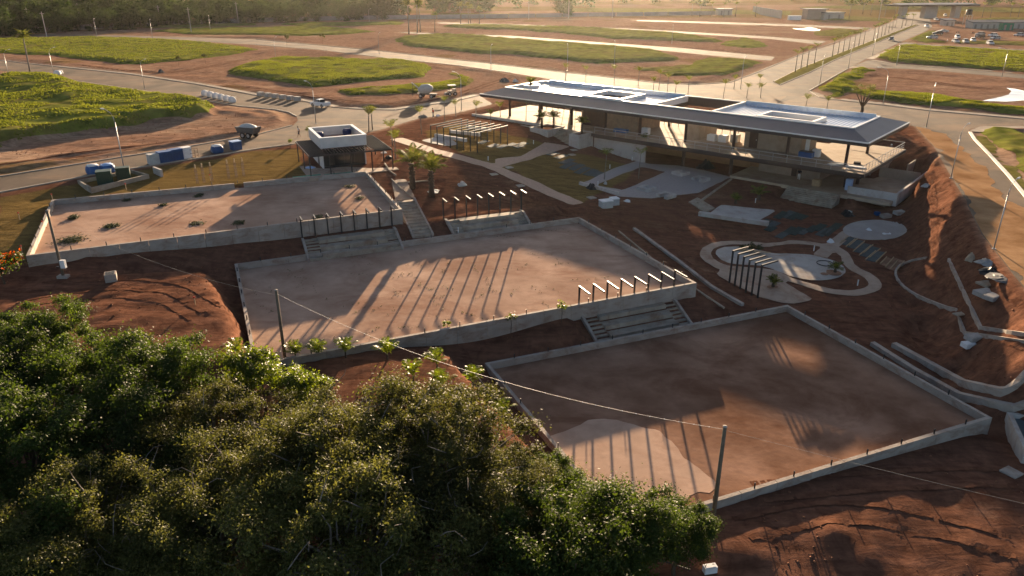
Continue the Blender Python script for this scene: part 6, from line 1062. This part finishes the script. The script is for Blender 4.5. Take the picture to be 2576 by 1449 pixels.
# wrapped pallets and sheets near the plaza
t = crate(*v5(650, 590), (1.5, 1.1, .85), sheet, 'wrapped_pallet', 'wrapped pallet of tiles at the end of the long path, left of two', 'pallet', R(20), lid=wht, ribs=3, group='wrapped pallets'); crate(*v5(785, 545), (1.0, 1.0, .8), sheet, 'wrapped_pallet', 'wrapped pallet of tiles at the end of the long path, right of two', 'pallet', R(20), lid=wht, ribs=3, group='wrapped pallets')
def rag(px, py, r_, h, m, label, name='plastic_sheet', cat='sheet', seed=1, group=None, n=14, z=None):
    x, y, zz = gp(px, py); zz = zz if z is None else z; rr = random.Random(seed); mb = MB(); secs = []
    for f, hh in ((1.0, -.03), (.82, .3), (.5, .62), (.22, .8)): secs.append([(x + math.cos(2 * math.pi * k / n) * r_ * f * rr.uniform(.55, 1.3), y + math.sin(2 * math.pi * k / n) * r_ * f * rr.uniform(.7, 1.25), zz + h * hh * rr.uniform(.5, 1.35)) for k in range(n)])
    mb.loft(secs); return mb.own(name, m, (x, y, zz), label, cat, group, False)
for a in [(*v5(995, 495), .55, .3, wht, 'crumpled white sheet right of the wrapped pallets'), (*v5(420, 290), .8, .9, blackp, 'black tarpaulin heap over the plaza edge wall'), (1523, 463, .3, .5, sheet, 'grey sack on the plaza edge wall')]: rag(*a[:5], a[5])
edging(dense([(1458, 464), (1500, 475), (1556, 490)], 4), .45, .4, concw, 'pale low wall along the near left edge of the plaza'); edging(dense([(1755, 521 - 8), (1800, 480), (1840, 452)], 4), .25, .2, concd, 'narrow edging at the right front of the plaza')
for k, (px, py, r_, h, m, lb) in enumerate([(1162, 466, .6, .6, sheet, 'grey tarpaulin bundle right of the big date palms'), (1090, 482, 1.0, .2, sheet, 'flat grey sheet under the right big date palm'), (780, 422, .7, .25, mat('light_blue_sheet', (.35, .5, .75)), 'light blue sheet beside the kiosk corner'), (978, 398, .6, .5, blackp, 'dark bags right of the kiosk pergola'), (966, 384, .5, .3, wht, 'white sheet right of the kiosk pergola'), (2088, 610, .42, .55, wht, 'white sack where the playground paths meet'), (2185, 580, .4, .35, wht, 'white sack on the round plaza'), (2222, 585, .9, .06, wht, 'thin spilled white powder on the round plaza'), (2130, 541, .9, .8, blackp, 'dark heap under the terrace corner'), (2330, 470, .7, .5, sheet, 'grey bundle below the terrace wall'), (1775, 422, 1.5, 1.3, blackp, 'dark rubble heap under the clubhouse floor'), (1268, 205, 1.4, 1.0, darkm, 'dark heap at the bend behind the clubhouse corner'), (1296, 205, .8, .7, sheet, 'grey box-like bundle behind the clubhouse corner'), (1065, 294, .9, .5, darkm, 'dark bags beside the person in red'), (1102, 292, .45, .4, wht, 'white sack beside the person in red'), (405, 182, .9, .9, darkm, 'dark heap on the far road verge'), (2480, 662, .9, .5, block, 'grey rubble heap near the right road, upper'), (2493, 690 - 5, 1.1, .5, blackp, 'dark sand heap under a grey sheet near the right road'), (2523, 700, 1.3, .15, darkm, 'flat dark sand spread near the right road'), (2440, 655, .5, .9, tanm, 'yellowish drum-like bundle near the right road')]): rag(px, py, r_, h, m, lb, seed=k, name='bundle', cat='bundle')
gx_, gy_, gz_ = gp(775, 447); mb = MB(); mb.box((gx_ - .2, gy_ + .3, gz_ + .12), (3.6, .8, .05), KA); mb.box((gx_ + 3.6, gy_ + 1.6, gz_ + .1), (3.6, .9, .05), KA); mb.own('green_sheet', mat('green_board', (.03, .22, .12), .6, .2, 1), (gx_, gy_, gz_), 'green hoarding sheets lying before the kiosk', 'sheet')
slab(2484, 716, (1.5, 1.2), concd, 'small grey frame pallet near the right road', .3, .15, 'frame_pallet', 'pallet'); slab(2475, 742, (1.6, 1.0), block, 'stack of grey blocks near the right road, upper', .3, .4, 'block_stack', 'blocks'); slab(2495, 752, (1.3, .9), block, 'stack of grey blocks near the right road, lower', .5, .35, 'block_stack', 'blocks'); slab(2420, 795 - 5, (1.6, .6), concd, 'grey board on the dark soil right of the playground', .3, .08); slab(2452, 855, (1.4, .9), block, 'grey concrete block pile below the straight edging', .2, .4, 'block_stack', 'blocks'); slab(2436, 873, (1.0, .7), wht, 'pale block below the straight edging', .2, .4, 'block_stack', 'blocks')
x8 = lambda zx, zy: (1985.6 + zx * .16667, 362.2 + zy * .16667)
for zx, zy, d, m, lb in [(880, 1060, (.8, .6), sheet, 'grey box under the terrace corner, left'), (1320, 1075, (.6, .5), blue, 'small blue box under the terrace corner'), (1450, 1110, (1.3, .8), conc, 'grey trough right of the round plaza, lower'), (1660, 1060, (1.4, .9), concw, 'pale block right of the round plaza, upper')]: slab(*x8(zx, zy), d, m, lb, .3, .45, 'site_box', 'box')
# loads on the clubhouse floors
def fbox(u, v, z, d, m, name, label, cat, rz=ban, lid=None):
    x, y = bw(u, v); t = thing(name, label, cat, (x, y, z), 'loads on the clubhouse floors'); MB().box((x, y, z + d[2] / 2 + .003), d, rz).build('body', m, t); MB().box((x, y, z + d[2] + .03), (d[0] * .96, d[1] * .96, .05), rz).build('top', lid or m, t); return t
fbox(57.6, 6.2, 0, (1.9, 1.1, .75), blue2, 'skip', 'blue tub on the upper floor beside the plaster room', 'skip', lid=darkm); fbox(58.6, 7.4, 0, (1.0, .8, 1.0), wht, 'storage_box', 'pale box behind the blue tub', 'box'); fbox(42.0, 8.2, 0, (1.3, 1.1, .9), wht, 'box_stack', 'stack of white boxes on the upper floor, left', 'boxes'); fbox(43.8, 8.4, 0, (1.3, 1.1, 1.0), wht, 'box_stack', 'stack of white boxes on the upper floor, middle', 'boxes'); fbox(45.2, 9.6, 0, (1.2, 1.1, 1.1), sheet, 'box_stack', 'stack of boxes on the upper floor, right', 'boxes'); fbox(31.4, 5.8, 0, (1.2, .9, 1.0), wht, 'box_stack', 'pale boxes on the upper floor left of the middle room', 'boxes'); fbox(27.4, 4.6, 0, (2.4, .9, .5), blue2, 'tool_chest', 'blue chest before the brown blockwork', 'chest'); fbox(64.2, 5.8, -3.62, (.8, .8, 1.5), mat('light_blue_sheet', (.35, .5, .75)), 'wrapped_cabinet', 'pale blue wrapped cabinet on the lower terrace', 'cabinet')
fbox(60.0, 5.2, -3.62, (1.1, .8, .85), wood, 'work_table', 'timber work table on the lower floor', 'table', lid=wood); fbox(62.6, 4.0, 0, (2.2, .9, .12), mat('steel_sheet', (.4, .42, .45), .4, .1, 2, 0, 1, .5, .6), 'sheet_stack', 'stack of metal sheets on the sunlit upper floor', 'sheets', ban + .9); fbox(65.0, 4.4, 0, (2.6, .7, .06), wht, 'sheet_stack', 'white boards lying on the sunlit upper floor', 'boards', ban + .1); fbox(64.6, 6.4, 0, (.9, .6, .25), blackp, 'tool_bag', 'dark tool bag on the sunlit upper floor', 'bag', ban + .3); fbox(65.6, 2.2, 0, (2.4, .4, .05), conc, 'sheet_stack', 'narrow board by the railing corner', 'boards', ban)
fbox(65.2, 14.6, EV + .95, (1.5, .5, .25), wht, 'roof_bundle', 'white bundle left on the right end of the roof', 'bundle') if False else None
# turf strips laid beside the pad, forms next to the playground
turf = mat('dark_turf', (.035, .05, .045), .9, .25, 4, .6, 12, .2); turf2 = mat('grey_turf', (.07, .085, .085), .9, .25, 4, .6, 12, .2)
def turfstrip(c, L, W, ang, m, label, group, frame_=False):
    x, y, z = c; a = ang; ca, sa = math.cos(a), math.sin(a); zz = max(gz(x + ca * L / 2 * q - sa * W / 2 * s, y + sa * L / 2 * q + ca * W / 2 * s) for q in (-1, 0, 1) for s in (-1, 1)) + .0
    t = thing('turf_strip', label, 'turf', (x, y, z), group); f = lambda u, v: (x + u * ca - v * sa, y + u * sa + v * ca); mb = MB(); n = 4
    for k in range(n):
        u0, u1 = -L / 2 + L * k / n, -L / 2 + L * (k + 1) / n; q = [f(u0, -W / 2), f(u1, -W / 2), f(u1, W / 2), f(u0, W / 2)]; mb.hexa([(*p, gz(*p) - .05) for p in q], [(*p, gz(*p) + .07) for p in q])
    mb.build('turf', m, t)
    if frame_:
        for v in (-W / 2 - .05, W / 2 + .05): p, q = f(-L / 2, v), f(L / 2, v); MB().bar((*p, gz(*p) + .08), (*q, gz(*q) + .08), .07, .16).build('form_board', wood, t)
A1 = Vector(gp(*K(1000, 290))[:2]); A2 = Vector(gp(*K(1250, 140))[:2]); ta = math.atan2(A2.y - A1.y, A2.x - A1.x); td = Vector((math.cos(ta), math.sin(ta)))
for k, (zx, zy, L) in enumerate([(850, 205, 2.6), (930, 225, 2.6), (900, 270, 2.0), (1010, 130, 3.2), (1080, 120, 3.4), (1150, 140, 3.4), (1220, 150, 2.6), (1020, 335, 2.4), (1100, 290, 3.2), (1170, 295, 3.4), (1240, 300, 2.8), (1330, 270, 3.0), (1400, 255, 3.2), (1450, 300, 3.8), (1510, 290, 4.0), (1560, 250, 3.4)]): c = gp(*K(zx, zy)); turfstrip(c, L, .95, ta, [turf, turf2][k % 3 == 1], f'dark turf strip, {nth(k)} from the left between the pad and the round plaza', 'turf strips by the round plaza')
for k, (zx, zy, L) in enumerate([(1700, 400, 3.0), (1770, 430, 3.2), (1850, 470, 3.6), (1920, 510, 4.2), (1980, 550, 3.8), (2110, 620, 2.4), (2170, 650, 3.0)]): c = gp(*K(zx, zy)); turfstrip(c, L, 1.0, ta, turf2 if k < 5 else MATS['bare_soil'], f'{"turf" if k < 5 else "empty"} bed in timber forms, {nth(k)} from the left right of the playground', 'formed beds right of the playground', True)
B1 = Vector(gp(*z1(990, 1060))[:2]); B2 = Vector(gp(*z1(1150, 1000))[:2]); tb = math.atan2(B2.y - B1.y, B2.x - B1.x)
for k, (zx, zy, L) in enumerate([(920, 930, 3.0), (1010, 960, 3.4), (1070, 1010, 4.0), (1090, 1050, 4.4), (1180, 1070, 4.0), (1240, 1110, 4.0), (1330, 1130, 3.6), (1400, 1150, 3.0)]): c = gp(*z1(zx, zy)); turfstrip(c, L, 1.0, tb, turf2, f'grey turf strip, {nth(k)} from the left on the lawn before the clubhouse', 'turf strips on the lawn')
for k, (zx, zy) in enumerate([(150, 800), (260, 840), (360, 850), (460, 830), (540, 850), (580, 820)]): c = gp(*z1(zx, zy)); turfstrip(c, 2.6, 1.0, tb, turf2, f'grey turf strip, {nth(k)} from the left below the open pergola', 'turf strips below the pergola')
cc = gp(*K(1458, 632)); MB().tube([(cc[0] + .85 * math.cos(a), cc[1] + .85 * math.sin(a), cc[2] + .13) for a in np.linspace(0, 2 * math.pi, 25)], .045, 6).own('hose_coil', blackp, cc, 'black hose coil on the playground slab', 'hose')
for zx, zy, r_, lb in ((1540, 725, .85, 'round planting hole in the playground slab'), (1452, 738, .4, 'small round hole in the playground slab')): c = gp(*K(zx, zy)); tag(MB().lathe((c[0], c[1], c[2] + .085), [(r_, 0), (r_, .02), (r_ * .5, .04)], 20).build('planting_hole', MATS['bare_soil']), kind='structure')
gregion('planting_hole', [(850, 860), (960, 850), (990, 880), (880, 890)], MATS['bare_soil'], .1, None, K)
x, y, z = gp(*K(560, 485)); ex3 = gp(*K(870, 548)); t = thing('timber_pile', 'pile of timber planks and cut leaves on the playground slab', 'timber', (x, y, z)); 
for k in range(3): MB().bar((x + .1 * k, y - .25 * k, z + .14 + .05 * k), (ex3[0] + .1 * k, ex3[1] - .2 * k + .2, z + .14 + .05 * k), .2, .06).build('plank', wood, t)
V, F = leaves(np.array([(x + 1.6, y + .2, z + .2), (x + .8, y + .4, z + .2), (x + 2.3, y - .1, z + .2)]), np.array([.6, .5, .5]), 700, .12, 5); V[:, 2] = np.maximum(V[:, 2], z + .1); link('cuttings', mesh_np('cuttings', V - np.array(t.location), F, leafW), t)
# small stair to the concrete pad
stair(gp(*K(60, 0))[:2], gp(*K(150, -45))[:2], gp(*K(330, 60))[:2], gp(*K(235, 105))[:2], gz(*gp(*K(105, -20))[:2]) + .1, gz(*gp(*K(285, 85))[:2]) + .12, 7, 'short garden stair between the plaza and the concrete pad', False, concd, 'garden_stair')
# iron fence at the bottom edge, white post
x0, y0, z0 = gp(1625, 1405); x1, y1, z1_ = gp(1735, 1440); t = thing('iron_fence', 'dark iron bar fence in the shade at the bottom edge', 'fence', (x0, y0, z0)); 
for z_ in (.2, 1.15): MB().bar((x0, y0, z0 + z_), (x1, y1, z1_ + z_), .04, .05).build('rail', steel, t)
for k in range(18): s = (k + .5) / 18; MB().box((x0 + (x1 - x0) * s, y0 + (y1 - y0) * s, z0 + (z1_ - z0) * s + .65), (.025, .025, 1.3)).build('bar', steel, t)
slab(1785, 1438, (.7, .35), wht, 'white block on the red earth at the bottom edge', .2, .4, 'white_block', 'block')
# ================================================================ far buildings
far_w = mat('far_render', (.42, .38, .34), .85, .1, .3); far_d = mat('far_shade_wall', (.25, .22, .20), .85, .1, .3)
def hut(px0, px1, py, depth, h, over, m, label, name='site_shed', cat='shed', slope=0, doors=2, rm=None):
    a = Vector(at(px0, py, 0)); b = Vector(at(px1, py, 0)); d = (b - a); L = d.length; d.normalize(); n = Vector((-d.y, d.x)); t = thing(name, label, cat, (a.x, a.y, 0), 'far site buildings'); f = lambda u, v: tuple(a + d * u + n * v); zb = min(gz(*f(u, v)) for u in (0, L) for v in (0, depth)) - .3
    q = [f(0, 0), f(L, 0), f(L, depth), f(0, depth)]; MB().hexa([(*p, zb) for p in q], [(*q[0], h), (*q[1], h), (*q[2], h + slope), (*q[3], h + slope)]).build('wall', m, t)
    q = [f(-over, -over), f(L + over, -over), f(L + over, depth + over), f(-over, depth + over)]; MB().hexa([(*q[0], h + .02), (*q[1], h + .02), (*q[2], h + slope + .02), (*q[3], h + slope + .02)], [(*q[0], h + .4), (*q[1], h + .4), (*q[2], h + slope + .4), (*q[3], h + slope + .4)]).build('roof', rm or roofm, t)
    for k in range(doors): u = L * (k + .5) / doors; q = [f(u - .5, -.05), f(u + .5, -.05), f(u + .5, -.005), f(u - .5, -.005)]; MB().hexa([(*p, zb + .3) for p in q], [(*p, h * .75) for p in q]).build('door' if k % 2 else 'window', far_d, t)
    return t
hut(2030, 2075, 49, 9, 5.5, 1.2, far_d, 'tall pale shed with a flat overhanging roof left of the avenue'); hut(2072, 2122, 50, 8, 3.8, .5, far_w, 'lower pale shed with a silver roof, right of the tall shed'); hut(1806, 1841, 38, 7, 3.6, 1.0, far_w, 'small guard house with a pale flat roof in the haze', 'guard_house', 'hut'); hut(2376, 2400, 66, 5, 2.6, .4, far_w, 'small white hut below the gate', 'site_hut', 'hut', .6); hut(2445, 2600, 72, 6, 2.6, .3, far_w, 'long white site office with a grey roof at the right edge', 'site_office', 'office', .8, 10, mat('fibre_cement', (.18, .17, .165), .8, .15, .4)); hut(2520, 2548, 76, 3, 3.2, .1, mat('green_hoarding', (.03, .2, .11), .7), 'green site hut before the long office', 'site_hut', 'hut')
a = Vector(at(1965, 47, 0)); b = Vector(at(1893, 33, 0)); t = thing('boundary_wall', 'tall pale panel wall running away beside the sheds', 'wall', (a.x, a.y, 0))
for k in range(14): p = a.lerp(b, k / 14); q = a.lerp(b, (k + .94) / 14); mb = MB(); wall_run(mb, p, q, .3, 4.6); mb.build('panel', far_w, t)
MB().box((*at(1998, 50, 0), 1.2), (7, 3, 2.4)).own('white_tank', wht, (*at(1998, 50, 0), 0), 'bright white low box before the tall shed', 'box')
gt = Vector(at(2245, 47, 0)); ge = Vector(at(2440, 45, 0)); d = (ge - gt).normalized(); n = Vector((-d.y, d.x)); t = thing('entrance_gate', 'long flat canopy on three piers over the entrance road', 'gate', (gt.x, gt.y, 0)); L = (ge - gt).length; f = lambda u, v: tuple(gt + d * u + n * v)
q = [f(-1, -5), f(L + 1, -5), f(L + 1, 9), f(-1, 9)]; MB().hexa([(*p, 7.0) for p in q], [(*p, 7.9) for p in q]).build('canopy', fascia, t); q = [f(-1.2, -5.2), f(L + 1.2, -5.2), f(L - 1, 4), f(1, 4)]; MB().hexa([(*p, 7.91) for p in q], [(*q[0], 8.0), (*q[1], 8.0), (*q[2], 8.7), (*q[3], 8.7)]).build('roof_sheet', roofm, t)
for u0, u1 in ((L * .11, L * .17), (L * .4, L * .56), (L * .79, L * .86)): q = [f(u0, 0), f(u1, 0), f(u1, 4), f(u0, 4)]; MB().hexa([(*p, -.4) for p in q], [(*p, 6.995) for p in q]).build('pier', far_w, t)
wx, wy = at(2431, 63, 0); t = thing('water_tower', 'black tank on a pale steel tower beside the gate', 'water tower', (wx, wy, 0))
for a_ in (-1.3, 1.3):
    for b_ in (-1.3, 1.3): MB().box((wx + a_, wy + b_, 2.3), (.25, .25, 5.2)).build('leg', far_w, t)
MB().box((wx, wy, 5.0), (3.2, 3.2, .2)).build('platform', far_w, t); MB().lathe((wx, wy, 5.1), [(1.4, 0), (1.5, .3), (1.5, 2.2), (1.2, 2.6), (.3, 2.8)], 16).build('tank', blackp, t, True)
t = thing('boundary_wall', 'long grey boundary wall before the wood and the hazy fields', 'wall', (*at(0, 86, 0), 0)); pts = [(-60, 90), (0, 87), (120, 81), (250, 73), (450, 64), (640, 56), (800, 52), (950, 49), (1100, 47), (1280, 45), (1480, 41), (1620, 40), (1800, 37)]; nP = 0
for (p, q) in zip(pts, pts[1:]):
    a, b = Vector(at(*p, 0)), Vector(at(*q, 0)); k_ = max(1, int((b - a).length / 14))
    for k in range(k_): mb = MB(); A_, B_ = a.lerp(b, k / k_), a.lerp(b, (k + .97) / k_); wall_run(mb, A_, B_, .25, 2.3 + gz(A_.x, A_.y), .3, 20); mb.build('panel', mat('grey_boundary', (.22, .21, .22), .9, .15, .2), t)
for k, (px, py, h) in enumerate([(205, 66, 11), (118, 92, 10), (78, 76, 10), (482, 84, 11), (600, 60, 11), (405, 66, 10), (1430, 46, 12), (1540, 45, 12), (1330, 48, 10), (2210, 52, 12)]):
    x, y, z = gp(px, py); t = thing('power_pole', f'pale concrete power pole, {nth(k)} in the far line', 'power pole', (x, y, z), 'far power poles'); MB().tube([(x, y, z - .3), (x, y, z + h)], [.22, .14], 8).build('post', far_w, t); MB().bar((x - 1, y, z + h - .8), (x + 1, y, z + h - .8), .14, .14).build('crossarm', far_w, t)

clods(42000, 4)

# ---- wheel ruts pressed into the soil, in pairs
rut = mat('packed_soil', (.125, .055, .034), .95, .3, 1.2, .3, 6, 0, col2=(.20, .095, .058))
def ruts(pts, gauge=1.7, w=.48):
    P = [Vector(gp(*p)[:2]) for p in pts]; Q = []
    for i in range(len(P) - 1):                 # smooth the polyline
        a, b, c, d = P[max(i - 1, 0)], P[i], P[i + 1], P[min(i + 2, len(P) - 1)]; n = max(3, int((c - b).length / .2))
        for k in range(n): t = k / n; Q.append(.5 * ((2 * b) + (c - a) * t + (2 * a - 5 * b + 4 * c - d) * t * t + (3 * b - a - 3 * c + d) * t ** 3))
    mb = MB(); rr = random.Random(int(pts[0][0]))
    for s in (-1, 1):
        for i in range(1, len(Q) - 2):
            if rr.random() < .02: continue
            d0 = (Q[i + 1] - Q[i - 1]).normalized(); d1 = (Q[i + 2] - Q[i]).normalized(); n0 = Vector((-d0.y, d0.x)); n1 = Vector((-d1.y, d1.x)); f = w * rr.uniform(.7, 1.1) / 2; c0 = Q[i] + n0 * s * gauge / 2; c1 = Q[i + 1] + n1 * s * gauge / 2; q = [c0 - n0 * f, c1 - n1 * f, c1 + n1 * f, c0 + n0 * f]
            mb.add([(v.x, v.y, gz(v.x, v.y) + .04) for v in q], [(0, 1, 2, 3)])
    tag(mb.build('tyre_track', rut), kind='structure')
for pts in ([(40, 770), (180, 745), (320, 738), (430, 752), (510, 800)], [(90, 720), (260, 715), (420, 722), (540, 780)], [(1100, 440), (1260, 478), (1400, 522), (1500, 545), (1640, 620), (1760, 690)], [(1130, 490), (1280, 500), (1420, 530), (1560, 560), (1740, 585)], [(2300, 590), (2260, 720), (2300, 840), (2480, 950)], [(2020, 790), (2200, 810), (2380, 880), (2560, 905)], [(1860, 1330), (2080, 1290), (2300, 1310), (2560, 1380)], [(1900, 1240), (2200, 1210), (2540, 1200)], [(0, 420), (200, 390), (430, 358), (640, 328)], [(200, 165), (400, 182), (540, 165), (640, 145)], [(1160, 235), (1230, 212), (1280, 195)], [(2330, 540), (2370, 620), (2420, 690), (2540, 800)], [(2140, 190), (2250, 195), (2400, 215), (2500, 225)], [(560, 215), (700, 232), (850, 252), (1000, 262), (1140, 240)]): ruts(pts)
# ================================================================ evening haze
hz = bpy.data.materials.new('evening_haze'); hz.use_nodes = True; nt = hz.node_tree; nt.nodes.remove(nt.nodes['Principled BSDF']); pv = nt.nodes.new('ShaderNodeVolumePrincipled'); pv.inputs['Color'].default_value = (1.0, .97, .94, 1); pv.inputs['Density'].default_value = .000022; pv.inputs['Anisotropy'].default_value = .75; nt.links.new(pv.outputs[0], nt.nodes['Material Output'].inputs['Volume'])
zmin, zmax = float(GZ.min()) - 1, float(GZ.max()) + 22
tag(MB().box((0, (gy[0] + gy[-1]) / 2, (zmin + zmax) / 2), (gx[-1] * 2 + 20, gy[-1] - gy[0] + 20, zmax - zmin)).build('haze', hz), kind='stuff')
